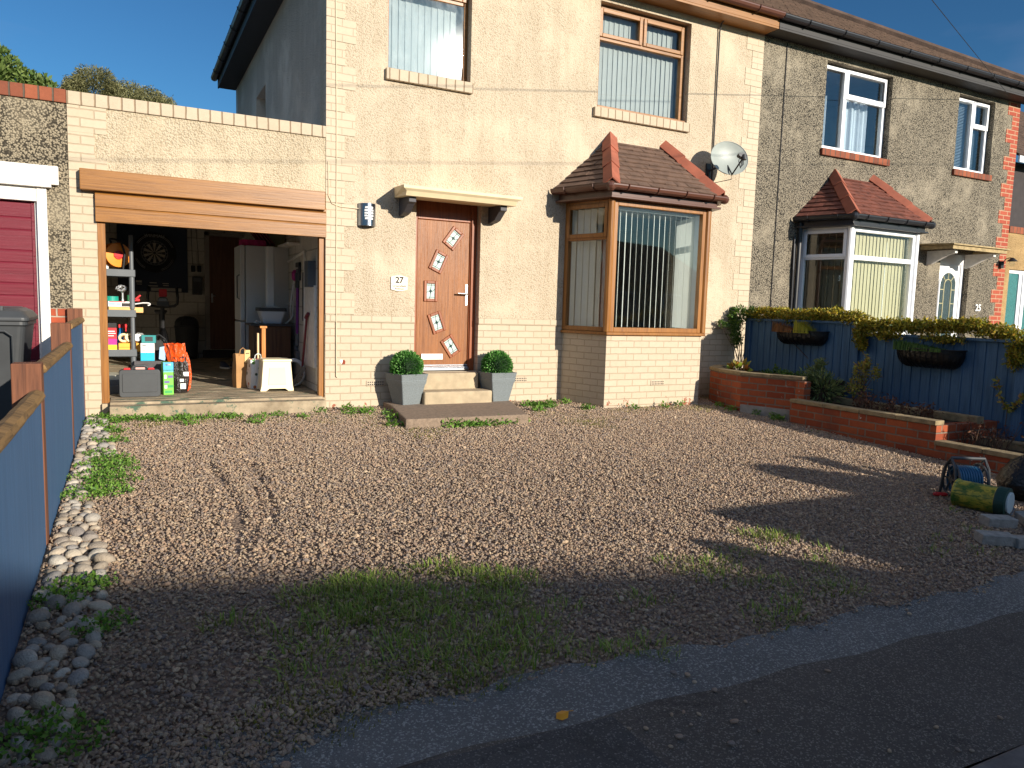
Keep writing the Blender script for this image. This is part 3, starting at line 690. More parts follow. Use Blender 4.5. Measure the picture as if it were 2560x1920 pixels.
# front door ---------------------------------------------------------------
m = MB().box(3.075, 3.745, .12, .165, .44, 2.20)
door = build('front_door', m, M_DOOR, house, bevel=.004)
m = MB(); m.box(3.012, 3.07, .105, .2, .40, 2.419); m.box(3.75, 3.838, .105, .2, .40, 2.419); m.box(3.07, 3.75, .107, .2, 2.205, 2.419); m.box(3.762, 3.786, .085, .105, .42, 2.4)
build('door_frame', m, M_DFRAME, door, bevel=.006)
m = MB(); m.box(3.07, 3.75, .06, .118, .405, .436); m.box(3.08, 3.745, .098, .118, .46, .475); m.box(3.08, 3.745, .085, .119, .438, .45)
build('threshold', m, M_STEEL, door, bevel=.004)
for cx_, cz_, an in ((3.53, 2.005, 36), (3.345, 1.715, 24), (3.25, 1.36, 0), (3.335, .985, -20), (3.525, .70, -34)):
    Mx = Matrix.Translation((cx_, .117, cz_)) @ Matrix.Rotation(R_(an), 4, 'Y')
    f = MB(); wv, hv, t = .088, .125, .036
    for (a, b_, c_, d_) in ((-wv, -wv+t, -hv, hv), (wv-t, wv, -hv, hv), (-wv+t, wv-t, -hv, -hv+t), (-wv+t, wv-t, hv-t, hv)): f.box(a, b_, -.016, .004, c_, d_, Mx)
    fo = build('glazing_frame', f, M_DFRAME, door, bevel=.007)
    g = MB().box(-wv+t, wv-t, -.002, .003, -hv+t, hv-t, Mx); build('glazing', g, M_LEADGL, door)
    st = []
    for k in range(8):
        r_ = .030 if k % 2 == 0 else .012; st.append((r_*math.sin(k*math.pi/4), r_*1.15*math.cos(k*math.pi/4)))
    g = MB().prism(st, 'y', -.006, -.0021, Mx)
    for (a, b_) in (((-.052, .072), (.052, .072)), ((-.052, -.072), (.052, -.072)), ((0, .034), (.012, .089)), ((0, -.034), (-.014, -.089)), ((.03, 0), (.052, .03)), ((-.03, 0), (-.052, -.02))):
        pa, pb = Mx @ Vector((a[0], -.004, a[1])), Mx @ Vector((b_[0], -.004, b_[1])); g.tube([pa, pb], .0022, 5)
    build('leaded_star', g, M_DKGREEN, door)
m = MB().box(3.705, 3.735, .112, .119, 1.20, 1.46); m.tube([(3.72, .115, 1.34), (3.72, .07, 1.34), (3.70, .062, 1.342), (3.58, .064, 1.345)], .011, 8); m.box(3.714, 3.726, .105, .113, 1.24, 1.275)
build('door_handle', m, M_CHROME, door, bevel=.003)
m = MB().box(3.14, 3.42, .104, .119, .535, .605); m.box(3.165, 3.395, .098, .104, .548, .592); build('letterbox', m, M_CHROME, door, bevel=.006)

# canopy over the door
prof = [(0, 2.52), (-.45, 2.49), (-.45, 2.455), (-.425, 2.43), (-.40, 2.38), (-.02, 2.40), (0, 2.40)]
m = MB()
def ring(x, k): return [(x+s_*0, p[0], p[1]) for p in prof]
secs = [[(2.70+(.40+q[0])*-.0+(0 if q[0] < -.44 else .04 if q[0] > -.43 else .02), q[0], q[1]) for q in prof], [(4.17-(0 if q[0] < -.44 else .06 if q[0] > -.43 else .03), q[0], q[1]) for q in prof]]
m.loft(secs); can = build('door_canopy', m, M_CANOPY, house, bevel=.004)
for cx_ in (2.80, 3.935):
    pr = [(0, 2.395), (-.34, 2.39), (-.34, 2.325), (-.30, 2.315), (-.25, 2.28), (-.17, 2.225), (-.08, 2.205), (0, 2.20)]
    m = MB().prism(pr, 'x', cx_, cx_+.085); build('canopy_bracket', m, M_BRACKET, can, bevel=.004)
# steps
m = MB(); m.box(2.99, 3.80, -.13, .11, -.05, .392); m.box(3.0, 3.86, -.40, -.13, -.05, .20); build('doorstep', m, M_CONC, house, bevel=.018, seg=3)
# air bricks
def air_brick(x, z, y=-.002, parent=house):
    m = MB().box(x, x+.215, y-.004, y+.01, z, z+.066); o = build('air_brick', m, M_CQUOIN, parent, bevel=.003)
    h = MB()
    for i in range(8):
        for j in range(2): h.box(x+.014+i*.025, x+.028+i*.025, y-.0055, y-.0042, z+.012+j*.027, z+.026+j*.027)
    build('vent_holes', h, M_BLACK, o)
m = MB().prism([(2.150, .50), (2.168, .492), (2.186, .496), (2.190, .53), (2.178, .548), (2.165, .545), (2.160, .522)], 'y', -.0015, .01); build('chipped_brick', m, M_RBRICK, house)
m = MB().prism([(2.12, .535), (2.15, .50), (2.158, .52), (2.162, .546), (2.14, .55)], 'y', -.001, .01); build('chipped_brick', m, simple('pale_chip', C(236, 232, 226), .8), house)
air_brick(2.435, .24); air_brick(4.33, .25); air_brick(5.98, .245, -.704)
# eaves, gutters and roof
m = MB(); m.box(HX0-.32, 8.28, -.28, .0, 5.225, 5.255); m.box(HX0-.3, 8.28, -.28, -.262, 5.255, 5.40); build('soffit', m, M_OAK, house, bevel=.003)
g = MB(); gutter_run(g, [(HX0-.36, -.335, 5.41), (8.27, -.335, 5.41)], .062); brackets(g, (1.7, -.335, 5.41), (8.2, -.335, 5.41), 8, .068); build('gutter', g, M_BROWNP, house)
m = MB(); m.box(HX0-.30, HX0, .0, 7.4, 5.225, 5.255); m.box(HX0-.32, HX0-.30, -.28, 7.45, 5.225, 5.40); build('side_fascia', m, M_DARKW, house)
g = MB(); gutter_run(g, [(HX0-.38, 7.45, 5.41), (HX0-.38, -.36, 5.41)], .06); brackets(g, (HX0-.38, 7.3, 5.41), (HX0-.38, -.2, 5.41), 9, .066); build('side_gutter', g, M_BLACKP, house)
ey, ez = -.30, 5.42; sl = .62; RX0, RX1 = HX0-.36, 15.13
def roof_half(x0, x1, hipL, hipR):
    r = MB(); d = 3.85; u = Vector((1, 0, 0)); nn = Vector((0, -sl, 1)).normalized(); vd = Vector((0, 1, sl)).normalized(); vl = d*math.hypot(1, sl)
    A = Vector((x0, ey, ez)); a2, b2 = (d if hipL else 0), (d if hipR else 0)
    r.add([(x0, ey, ez), (x1, ey, ez), (x1-b2, ey+d, ez+sl*d), (x0+a2, ey+d, ez+sl*d), (x0, ey+2*d, ez), (x1, ey+2*d, ez)], [(0, 1, 2, 3), (5, 4, 3, 2), (4, 0, 3), (1, 5, 2)] if True else [])
    tile_slope(r, A, u, vd, nn, vl, lambda v: a2*v/vl, lambda v: (x1-x0)-b2*v/vl, cw=.17, ch=.105, th=.014)
    return r, d
r, d = roof_half(RX0, 8.29, True, False); ro = build('roof', r, M_TILED, house)
h = MB(); h.tube([(RX0, ey, ez+.03), (RX0+d, ey+d, ez+sl*d+.05), (8.28, ey+d, ez+sl*d+.05)], .09, 8); build('ridge_tiles', h, M_TILED, ro)
# rainwater pipe beside the bay and the dish cable down the wall
m = MB().tube([(7.42, -.3, 5.36), (7.42, -.05, 5.2), (7.42, -.025, 5.1), (7.425, -.022, 3.45), (7.43, -.02, 2.2), (7.40, -.02, 2.1)], .011, 6); build('wall_cable', m, M_DARKW, house)
m = MB().tube([(7.16, -.1, 2.66), (7.16, -.06, 2.5), (7.12, -.05, 2.4), (7.12, -.05, 0)], .034, 10)
for z in (1.05, 2.0): m.box(7.075, 7.165, -.09, 0, z, z+.02)
build('downpipe', m, M_BROWNP, house)
m = MB().tube([(2.05, -.012, 5.2), (2.075, -.012, 3.2), (2.08, -.012, 1.2), (2.085, -.012, .36), (2.1, -.012, .35)], .006, 6)
m.tube([(1.985, -.012, 2.72), (1.99, -.014, 2.35), (2.03, -.014, 2.27), (2.12, -.013, 2.245), (2.33, -.02, 2.24)], .005, 6); build('lamp_cable', m, simple('cream_cable', C(214, 196, 166), .5), house)

# ------------------------------------------------------------------ the attached garage
M_BLOCK = brick('grey_painted_block', C(226, 220, 208), C(218, 211, 198), C(186, 178, 166), bw=.45, bh=.225, ms=.01, bump=.003)
gar = thing('garage', 'cream flat-roofed garage with its golden oak roller shutter almost fully raised', 'garage', (.8, 3, 0))
GX0, GX1 = -.458, 1.962
m = MB().wall(GX0, GX1, -.2, 2.965, .003, .22, [(-.232, 1.958, -.2, 2.28)]); build('front_wall', m, M_CREAM2, gar)
m = MB().box(GX0-.002, GX1-.002, -.016, .24, 2.967, 3.088); build('parapet', m, M_CSOLDIER, gar, bevel=.006)
m = MB(); m.box(GX0, -.236, -.004, .2, -.2, 2.48); m.box(GX0, -.236, -.004, .2, 2.481, 2.72); m.box(GX0, -.136, -.004, .2, 2.721, 2.966); m.box(-.236, -.136, -.0035, .2, 2.38, 2.478); build('pier', m, M_CBRICKP, gar)
m = MB(); m.box(-.368, 1.938, -.095, .0, 2.182, 2.378); sb = build('shutter_box', m, M_OAK, gar, bevel=.006)
m = MB()
for a, b in ((1.895, 2.036), (2.039, 2.166), (2.169, 2.21)): m.prism([(-.052, a), (-.052, b-.014), (-.046, b), (-.02, b), (-.02, a)], 'x', -.247, 1.958)
build('shutter', m, M_OAK, gar, bevel=.003)
build('shutter_guide', MB().box(-.235, -.168, -.008, .07, .13, 1.9), M_OAKV, gar, bevel=.003); build('shutter_guide', MB().box(1.89, 1.942, -.004, .07, .13, 1.9), M_OAKV, gar, bevel=.003); build('guide_gap_shade', MB().box(1.9425, 1.957, .03, .07, .13, 1.9), M_DARKW, gar)  # last box: dark strip painting the shade of the gap beside the right guide
m = MB(); y = -.11
while y < 5.95: m.box(-.33 if y > .2 else -.165, 1.955 if y > .2 else 1.91, y, y+.142, .02, .15+random.uniform(-.002, .002)); y += .145
m.box(-.165, 1.915, -.262, -.113, -.08, .125); build('floor', m, M_FLOOR, gar, bevel=.004)
m = MB(); m.box(-.45, -.33, .223, 6.2, -.2, 2.9); build('left_wall', m, M_ROOM, gar)
m = MB(); m.box(1.950, 1.963, .29, 5.99, .152, 2.9); build('right_wall', m, M_BLOCK, gar)
build('door_footing', MB().box(-.236, -.166, -.05, .2, -.2, .129), M_CONC, gar, bevel=.006); build('door_footing', MB().box(1.916, 1.962, -.05, .2, -.2, .129), M_CONC, gar, bevel=.006)
m = MB(); m.box(-.33, 1.96, 6.0, 6.2, -.2, 2.9); build('back_wall', m, M_BLOCK, gar)
m = MB(); m.box(-.45, 1.96, .223, 6.2, 2.9, 2.965); y = .5
while y < 5.9: m.box(-.33, 1.955, y, y+.05, 2.72, 2.9); y += .45
build('roof', m, simple('whitewashed_ceiling', C(214, 210, 204), .9), gar)
m = MB().box(1.318, 1.82, 5.955, 5.99, .30, 2.30); bd = build('back_door', m, wood('dark_back_door', C(116, 82, 64), C(92, 62, 48), 'v', .5, 20), gar)
m = MB(); m.box(1.24, 1.317, 5.94, 5.995, .15, 2.36); m.box(1.24, 1.9, 5.94, 5.995, 2.305, 2.36); build('door_frame', m, simple('grey_door_frame', C(160, 152, 146), .6), bd)
m = MB().box(1.343, 1.372, 5.945, 5.955, 1.13, 1.29); m.tube([(1.357, 5.95, 1.25), (1.357, 5.9, 1.25), (1.41, 5.895, 1.25)], .008); build('door_handle', m, M_STEEL, bd)
m = MB().box(1.20, 1.9, 5.8, 5.99, .151, .285); build('door_step', m, M_DARKW, gar)

# ------------------------------------------------------------------ neighbour's garage on the left
ng = thing('garage', 'grey pebbledashed garage with a maroon boarded door in a peeling white frame', 'garage', (-2.5, 3, 0))
m = MB().wall(-6, -.462, 1.06, 2.967, .002, .22, [(-3.9, -.64, 1.06, 2.2)]); build('front_wall', m, M_GREYL, ng)
build('brick_base', MB().box(-.64, -.462, .006, .206, -.3, 1.059), M_RBRICK, ng); build('brick_base', MB().box(-6, -3.9, .006, .206, -.3, 1.059), M_RBRICK, ng)
m = MB().box(-6, -.462, -.02, .24, 2.968, 3.092); build('parapet', m, M_RSOLDIER, ng, bevel=.006)
m = MB(); m.box(-4.2, -.54, -.055, .01, 2.205, 2.375); m.box(-4.2, -.60, -.07, .01, 2.175, 2.203); build('lintel_board', m, M_WHITEP, ng, bevel=.006)
m = MB(); m.box(-.722, -.642, -.02, .1, -.1, 2.172); m.box(-3.8, -.724, -.012, .1, 2.045, 2.172); m.box(-.745, -.724, .03, .1, -.1, 2.044); build('door_frame', m, M_WHITEP, ng, bevel=.005)
m = MB(); z = -.05; k = 0
while z < 2.03:
    h = (.115, .19)[k % 2]; m.prism([(.055, z+.006), (.052, min(z+h, 2.035)-.012), (.06, min(z+h, 2.04)), (.09, min(z+h, 2.04)), (.09, z), (.06, z)], 'x', -3.7, -.775); z += h; k += 1
dg = build('garage_door', m, M_MAROON, ng)
m = MB(); m.box(-.775, -.746, .044, .09, -.05, 2.04); build('door_stile', m, M_MAROON, dg, bevel=.004)
for i in range(13): build('rivet', MB().ball((-.76, .043, .1+i*.16), .006, 6, 4), M_MAROON, dg)
m = MB(); m.box(-6, -.462, .24, 6, 2.85, 2.95); m.box(-6, -.47, 5.8, 6, -.2, 2.85); build('roof', m, M_DARKW, ng)

# ------------------------------------------------------------------ grey house on the right
nh = thing('semi_detached_house', 'unpainted grey pebbledashed house with white window frames and red brick corner quoins', 'house', (11.5, 3.5, 0))
NX0, NX1 = 8.292, 14.79
A1 = (9.63, 11.18, 3.80, 5.115); A2 = (12.96, 14.02, 3.85, 5.13); AD = (12.82, 13.69, .2, 2.40); AB = (9.40, 11.22, .92, 2.50)
m = MB().wall(NX0, NX1, -.5, 5.3, .002, .28, [A1, A2, AD, AB]); build('front_wall', m, M_GREY, nh)
m = MB(); m.box(NX1-.26, NX1, .285, 7.1, -.4, 5.27); m.box(NX0, NX1, 7.1, 7.3, -.4, 5.27); m.box(NX0+.01, NX1-.3, 3.6, 3.7, 0, 5.2); m.box(12.1, 12.2, .3, 3.6, 0, 5.2); m.box(NX0+.01, NX1-.3, .3, 7.1, 2.65, 2.8); m.box(NX0+.01, NX1-.3, .3, 7.1, 5.2, 5.25); m.box(NX0+.01, NX0+.1, .3, 7, 0, 5.2)
build('inner_walls', m, M_ROOM, nh)
quoins(NX1+.003, -1, .375, .225, -.4, 5.25, M_RQUOIN, nh, -.004)
a = window(nh, (A1[0]+.01, A1[1]-.01, A1[2], A1[3]-.02), .1, M_UPVC, bars=[(10.16, 10.24, 3.86, 5.05), (10.24, 11.11, 4.66, 4.73)],
           sash=[(9.65, 10.19, 3.82, 5.08), (10.2, 11.155, 4.64, 5.085)], panes=[(9.7, 10.14, 3.88, 5.03), (10.26, 11.1, 4.70, 5.03), (10.25, 11.1, 3.87, 4.65)], gl=M_GLASSB)
def curtain(x0, x1, y, z0, z1, amp=.03, n_=60, f=9, mat=None, parent=None):
    m = MB(); P = [(x0+(x1-x0)*i/n_, y+amp*math.sin(i/n_*f*2*math.pi)+.4*amp*math.sin(i*1.3)) for i in range(n_+1)]
    m.v = [(p[0], p[1], z0) for p in P]+[(p[0], p[1], z1) for p in P]; m.f = [(i, i+1, n_+2+i, n_+1+i) for i in range(n_)]; m.fix = False
    return build('curtain', m, mat or M_CURT, parent)
curtain(9.86, 10.0, .3, 3.86, 4.7, .02, 20, 2, None, a); curtain(10.45, 10.95, .28, 3.86, 4.72, .03, 40, 3, None, a)
sill(a, 9.60, 11.20, 3.69, 3.795, M_RSOLDIER, .045)
a = window(nh, (A2[0]+.01, A2[1]-.01, A2[2], A2[3]-.02), .1, M_UPVC, bars=[(13.5, 13.58, 3.9, 5.07), (13.58, 13.95, 4.66, 4.73)], sash=[(12.98, 13.53, 3.87, 5.10), (13.54, 14.0, 4.64, 5.10)],
           panes=[(13.04, 13.48, 3.92, 5.05), (13.6, 13.94, 4.71, 5.04), (13.59, 13.95, 3.92, 4.65)], gl=M_GLASSB)
m = MB(); z = 3.93
while z < 5.04: m.box(13.04, 13.8, .2, .222, z, z+.005); z += .026
build('blind', m, M_BLINDB, a)
sill(a, 12.92, 14.04, 3.74, 3.845, M_RSOLDIER, .045)
def grey_blinds(b, L0, L1, R1, R0):
    build('blind', blind_slats(L1[0]+.09, R1[0]-.09, .99, 2.06, -.60, 8), M_BLINDG, b); build('blind', blind_slats(L1[0]+.09, R1[0]-.09, 2.12, 2.46, -.60, 8), M_BLINDG, b)
    m = MB()
    for i in range(7):
        t = (i+.5)/7; cx_ = L0[0]+(L1[0]-L0[0])*t+.12; cy_ = -.70*t+.03; a_ = R_(42); dx, dy = .045*math.cos(a_), .045*math.sin(a_)
        m.add([(cx_-dx, cy_-dy, .98), (cx_+dx, cy_+dy, .98), (cx_+dx, cy_+dy, 2.46), (cx_-dx, cy_-dy, 2.46)], [(0, 1, 2, 3)])
    m.fix = False; build('blind', m, M_BLINDG, b)
bay(nh, 9.335, M_UPVC, M_BLACKP, M_TILER, M_RBRICK, 2.09, grey_blinds, split_top=False)
# white door with an arched leaded light
m = MB().box(12.90, 13.60, .12, .165, .25, 2.20); d_ = build('front_door', m, M_UPVC, nh, bevel=.004)
m = MB(); m.box(12.825, 12.895, .1, .2, .2, 2.395); m.box(13.605, 13.685, .1, .2, .2, 2.395); m.box(12.895, 13.605, .102, .2, 2.205, 2.395); build('door_frame', m, M_UPVC, d_, bevel=.006)
def arch(cx_, hw, z0, zs, n_=14): return [(cx_-hw, z0), (cx_+hw, z0)]+[(cx_+hw*math.cos(math.pi*i/n_), zs+hw*math.sin(math.pi*i/n_)) for i in range(n_+1)]
m = MB().prism(arch(13.25, .22, .6, 1.83), 'y', .108, .121); build('arched_light', m, M_OBSC, d_)
m = MB(); P = arch(13.25, .235, .585, 1.83); m.tube([(p[0], .112, p[1]) for p in P]+[(P[0][0], .112, P[0][1])], .016, 8)
build('arch_moulding', m, M_UPVC, d_)
m = MB(); P = arch(13.25, .105, .6, 1.83); m.tube([(p[0], .105, p[1]) for p in P]+[(P[0][0], .105, P[0][1])], .009, 6)
for an in (45, 90, 135): m.tube([(13.25+.105*math.cos(R_(an)), .105, 1.83+.105*math.sin(R_(an))), (13.25+.22*math.cos(R_(an)), .105, 1.83+.22*math.sin(R_(an)))], .007, 6)
for z in (.9, 1.2, 1.5, 1.75):
    for s in (-1, 1): m.tube([(13.25+s*.105, .105, z), (13.25+s*.22, .105, z)], .007, 6)
build('lead_bars', m, M_BRASS, d_)
m = MB(); m.prism([(0, 2.50), (-.62, 2.475), (-.62, 2.45), (0, 2.47)], 'x', 12.18, 13.80); m.box(12.22, 13.76, -.585, -.56, 2.385, 2.452); m.box(12.22, 12.245, -.56, 0, 2.39, 2.46); m.box(13.735, 13.76, -.56, 0, 2.39, 2.46)
can = build('door_canopy', m, M_OLDTIMBER, nh, bevel=.004)
for cx_ in (12.42, 13.52):
    m = MB().prism([(0, 2.385), (-.5, 2.385), (-.5, 2.33), (-.36, 2.30), (-.2, 2.22), (-.08, 2.16), (0, 2.14)], 'x', cx_, cx_+.07); build('canopy_bracket', m, M_WHITEP, can, bevel=.004)
m = MB(); m.box(NX0, NX1+.3, -.28, .0, 5.225, 5.255); m.box(NX0, NX1+.3, -.28, -.262, 5.255, 5.40); build('soffit', m, M_DARKW, nh, bevel=.003)
g = MB(); gutter_run(g, [(8.28, -.335, 5.40), (15.17, -.335, 5.40)], .062); brackets(g, (8.4, -.335, 5.40), (15.1, -.335, 5.40), 9, .07); build('gutter', g, M_BLACKP, nh)
r, d = roof_half(8.29, RX1, False, True); ro = build('roof', r, M_TILED, nh)
h = MB(); h.tube([(8.29, ey+d, ez+sl*d+.05), (RX1-d, ey+d, ez+sl*d+.05), (RX1, ey, ez+.03)], .09, 8); build('ridge_tiles', h, M_TILED, ro)
m = MB().tube([(8.752, -.006, 5.2), (8.75, -.006, 3), (8.745, -.006, .5)], .008, 6); build('wall_cable', m, M_DARKW, nh)
m = MB().tube([(9.22, -.06, 2.62), (9.22, -.05, .3)], .033, 10); m.tube([(9.16, -.01, 2.4), (9.15, -.03, 1.9), (9.17, -.02, 1.3), (9.15, -.02, .6)], .022, 8); build('downpipe', m, M_BLACKP, nh)
num = thing('house_number', 'white raised house number 25 on the grey pebbledash beside the white door', 'house number', (14.03, -.002, 1.44))
text('digits', '25', .17, Vector((14.03, -.012, 1.44)), FRONT, M_WHITE, num, .008, bold=.004)

# garage and house beyond on the right
rg = thing('garage', 'buff pebbledashed garage with white framed teal glazed doors at the right edge', 'garage', (16.5, 2, 0))
m = MB().wall(14.80, 19, -.6, 2.875, .004, .22, [(14.95, 17.5, -.6, 2.2)]); build('front_wall', m, M_YELLOW, rg)
m = MB().box(14.80, 19, -.015, .24, 2.877, 3.0); build('parapet', m, M_RSOLDIER, rg, bevel=.005)
m = MB(); m.box(14.955, 15.0, .04, .1, -.5, 2.195)
for x in (15.36, 15.5, 15.95): m.box(x, x+.1, .04, .1, -.5, 2.195)
m.box(15.0, 17.5, .043, .1, 2.13, 2.195); m.box(16.05, 17.5, .043, .1, -.5, .3); fr = build('door_frame', m, M_UPVC, rg, bevel=.005)
m = MB().box(15.0, 15.36, .06, .07, -.5, 2.13); m.box(15.6, 15.95, .06, .07, -.5, 2.13); m.box(16.05, 17.5, .06, .07, .3, 2.13); build('pane', m, M_TEAL, rg)
m = MB(); m.box(14.8, 19, .24, 6, 2.8, 2.86); build('roof', m, M_DARKW, rg)
fh = thing('house', 'dark walled house with a tiled roof glimpsed beyond the right-hand garage', 'house', (22, 6, 0))
m = MB().box(18.2, 27, 2, 10, -.6, 4.9); build('wall', m, simple('dark_brick_wall', C(60, 54, 54), .9), fh)
r = MB(); A = Vector((17.9, 1.7, 4.95)); tile_slope(r, A, Vector((1, 0, 0)), Vector((0, 1, .7)).normalized(), Vector((0, -.7, 1)).normalized(), 5, lambda v: 0, lambda v: 9.4, cw=.3, ch=.2, th=.03); r.add([(17.9, 1.7, 4.94), (27.3, 1.7, 4.94), (27.3, 6, 7.9), (17.9, 6, 7.9), (17.9, 10.3, 4.94), (27.3, 10.3, 4.94)], [(0, 1, 2, 3), (3, 2, 5, 4)])
build('roof', r, M_TILED, fh)
m = MB().box(17.92, 27.3, 1.66, 1.7, 4.8, 4.94); build('fascia', m, M_UPVC, fh)
lamp = thing('wall_lamp', 'black wall lantern with a clear glass shade on the red brick quoins', 'wall lamp', (14.62, 0, 2.3))
m = MB().box(14.57, 14.66, -.05, 0, 2.20, 2.33); m.tube([(14.615, -.05, 2.3), (14.615, -.1, 2.37), (14.63, -.17, 2.39), (14.64, -.2, 2.37)], .009, 8); build('bracket', m, M_BLACK, lamp, bevel=.004)
m = MB().lathe([(.015, .06), (.03, .05), (.085, .0), (.09, -.006), (.0, .02)], 16, Matrix.Translation((14.64, -.2, 2.33))); build('lamp_hood', m, M_BLACK, lamp, smooth=True)
m = MB().lathe([(.045, .0), (.048, -.06), (.03, -.1), (.0, -.1)], 14, Matrix.Translation((14.64, -.2, 2.33))); build('lamp_shade', m, M_GLASS, lamp, smooth=True)

# ------------------------------------------------------------------ things fixed to the cream house
lp = thing('wall_lamp', 'curved stainless steel wall light with a slotted front left of the front door', 'wall lamp', (2.42, 0, 2.18))
prof = [(2.32+.2*i/12, -.02-.09*math.sin(math.pi*i/12)**.7) for i in range(13)]
m = MB().prism(prof+[(2.52, -.01), (2.32, -.01)], 'z', 2.055, 2.30); build('shield', m, simple('steel_lamp_shield', C(150, 158, 170), .3, 1, var=.1), lp)
m = MB()
for i, (a, b) in enumerate(((-.045, .045), (-.05, .05), (-.05, .05), (-.05, .05), (-.045, .045), (-.012, .012))):
    z = 2.262-i*.03
    pts = [(2.42+a+(b-a)*k/6, -.024-.09*math.cos((a+(b-a)*k/6)/.1*math.pi/2)**.7-.001) for k in range(7)]
    m.prism(pts+[(p[0], p[1]+.004) for p in reversed(pts)], 'z', z-.02, z)
build('light_slots', m, M_WHITE, lp)
m = MB()
for x, z in ((2.41, 2.2), (2.43, 2.2), (2.42, 2.185), (2.405, 2.17), (2.435, 2.17), (2.42, 2.155), (2.42, 2.115)): m.ball((x, -.116, z), .0065, 8, 5)
build('crystal_beads', m, M_CHROME, lp, smooth=True)
pl = thing('house_number_plaque', 'cream plaque reading 27 Greensfield Avenue on the wall left of the oak door', 'house sign', (2.81, 0, 1.43))
pts = [(2.712, 1.36)]+[(2.712+.2*i/8, 1.36-.018*math.sin(math.pi*i/8)) for i in range(1, 8)]+[(2.912, 1.36), (2.912, 1.505)]+[(2.912-.2*i/8, 1.505+.018*math.sin(math.pi*i/8)) for i in range(1, 8)]+[(2.712, 1.505)]
m = MB().prism(pts, 'y', -.016, -.001); build('plate', m, simple('ivory_enamel', C(238, 226, 200), .3, var=.03), pl, bevel=.003)
text('number', '27', .098, Vector((2.812, -.018, 1.468)), FRONT, M_INK, pl, .001, bold=.003)
text('street_name', 'Greensfield', .036, Vector((2.812, -.018, 1.402)), FRONT, M_INK, pl, .001)
text('street_name', 'Avenue', .036, Vector((2.812, -.018, 1.371)), FRONT, M_INK, pl, .001)
m = MB()
for x in (2.727, 2.897): m.ball((x, -.018, 1.43), .007, 8, 5)
build('screw_cap', m, M_WHITE, pl, smooth=True)
ds = thing('satellite_dish', 'grey satellite dish on the cream wall above the right end of the oak bay', 'satellite dish', (7.42, 0, 3.3))
fwd = Vector((-.22, -.95, .20)).normalized(); rt = fwd.cross(Vector((0, 0, 1))).normalized(); up = rt.cross(fwd); cen = Vector((7.42, -.36, 3.33))
m = MB(); rings = []
for k in range(7):
    q = k/6; rings.append([cen+rt*(.285*q*math.cos(t))+up*(.235*q*math.sin(t))+fwd*(.06*(q*q-1)) for t in [2*math.pi*i/28 for i in range(28)]] if k else None)
c0 = cen-fwd*.06
vs = [c0]+[p for r_ in rings[1:] for p in r_]; fs = [(0, 1+i, 1+(i+1) % 28) for i in range(28)]
for k in range(5): fs += [(1+k*28+i, 1+(k+1)*28+i, 1+(k+1)*28+(i+1) % 28, 1+k*28+(i+1) % 28) for i in range(28)]
m.add(vs, fs); m.add([v-fwd*.006 for v in vs], [tuple(reversed(f)) for f in fs]); m.fix = False
m.tube([cen+rt*(.286*math.cos(t))+up*(.236*math.sin(t)) for t in [2*math.pi*i/28 for i in range(29)]], .005, 6)
build('reflector', m, simple('grey_dish_paint', C(150, 156, 150), .45, var=.1, scale=8), ds, smooth=True)
m = MB(); e = cen-up*.25+fwd*.02; f_ = cen+fwd*.33-up*.10; m.tube([c0, c0-fwd*.05, e+fwd*.02, f_-up*.03], .011, 8); m.tube([c0-fwd*.04, c0-fwd*.14-up*.03, Vector((7.36, -.02, 3.2)), Vector((7.36, -.02, 3.0))], .018, 8); m.box(7.32, 7.40, -.02, 0, 3.05, 3.3); build('mounting_arm', m, M_BLACKP, ds)
m = MB().tube([f_-fwd*.05, f_+fwd*.02], .035, 12); m.tube([f_+rt*.05-fwd*.03, f_+rt*.05+fwd*.03], .028, 12); m.tube([f_+fwd*.03, f_+fwd*.03-up*.07], .028, 10); build('receiver_head', m, M_CHAR, ds)
m = MB()
for i in range(3): m.tube([f_-up*.03+rt*.01*i, f_-up*(.12+.02*i)+rt*.02*i, f_-up*(.16+.01*i)+rt*(.05), f_-up*.08+rt*.07, f_-up*.02+rt*.05], .005, 6)
m.tube([e, e-up*.06, Vector((7.38, -.05, 3.02)), Vector((7.3, -.02, 3.1)), Vector((7.4, -.015, 3.3))], .005, 6); build('cable', m, M_BLACKP, ds)
# telephone drop wire with its bracket
def wire(label, a, b, sag, r=.007):
    a, b = Vector(a), Vector(b); P = [a+(b-a)*(i/24)+Vector((0, 0, -sag*4*(i/24)*(1-i/24))) for i in range(25)]
    return build('telephone_wire', MB().tube(P, r, 6), M_BLACK, label=label, cat='cable')
wire('black telephone wire rising from the right end of the eaves across the sky', (14.42, -.05, 5.24), (-6.5, -8.22, 4.49), .02, .0045)
wire('black telephone wire strung across the front gardens above the driveway', (17.5, -4.4, 5.6), (-6, -6.0, 3.5), .05, .0045)

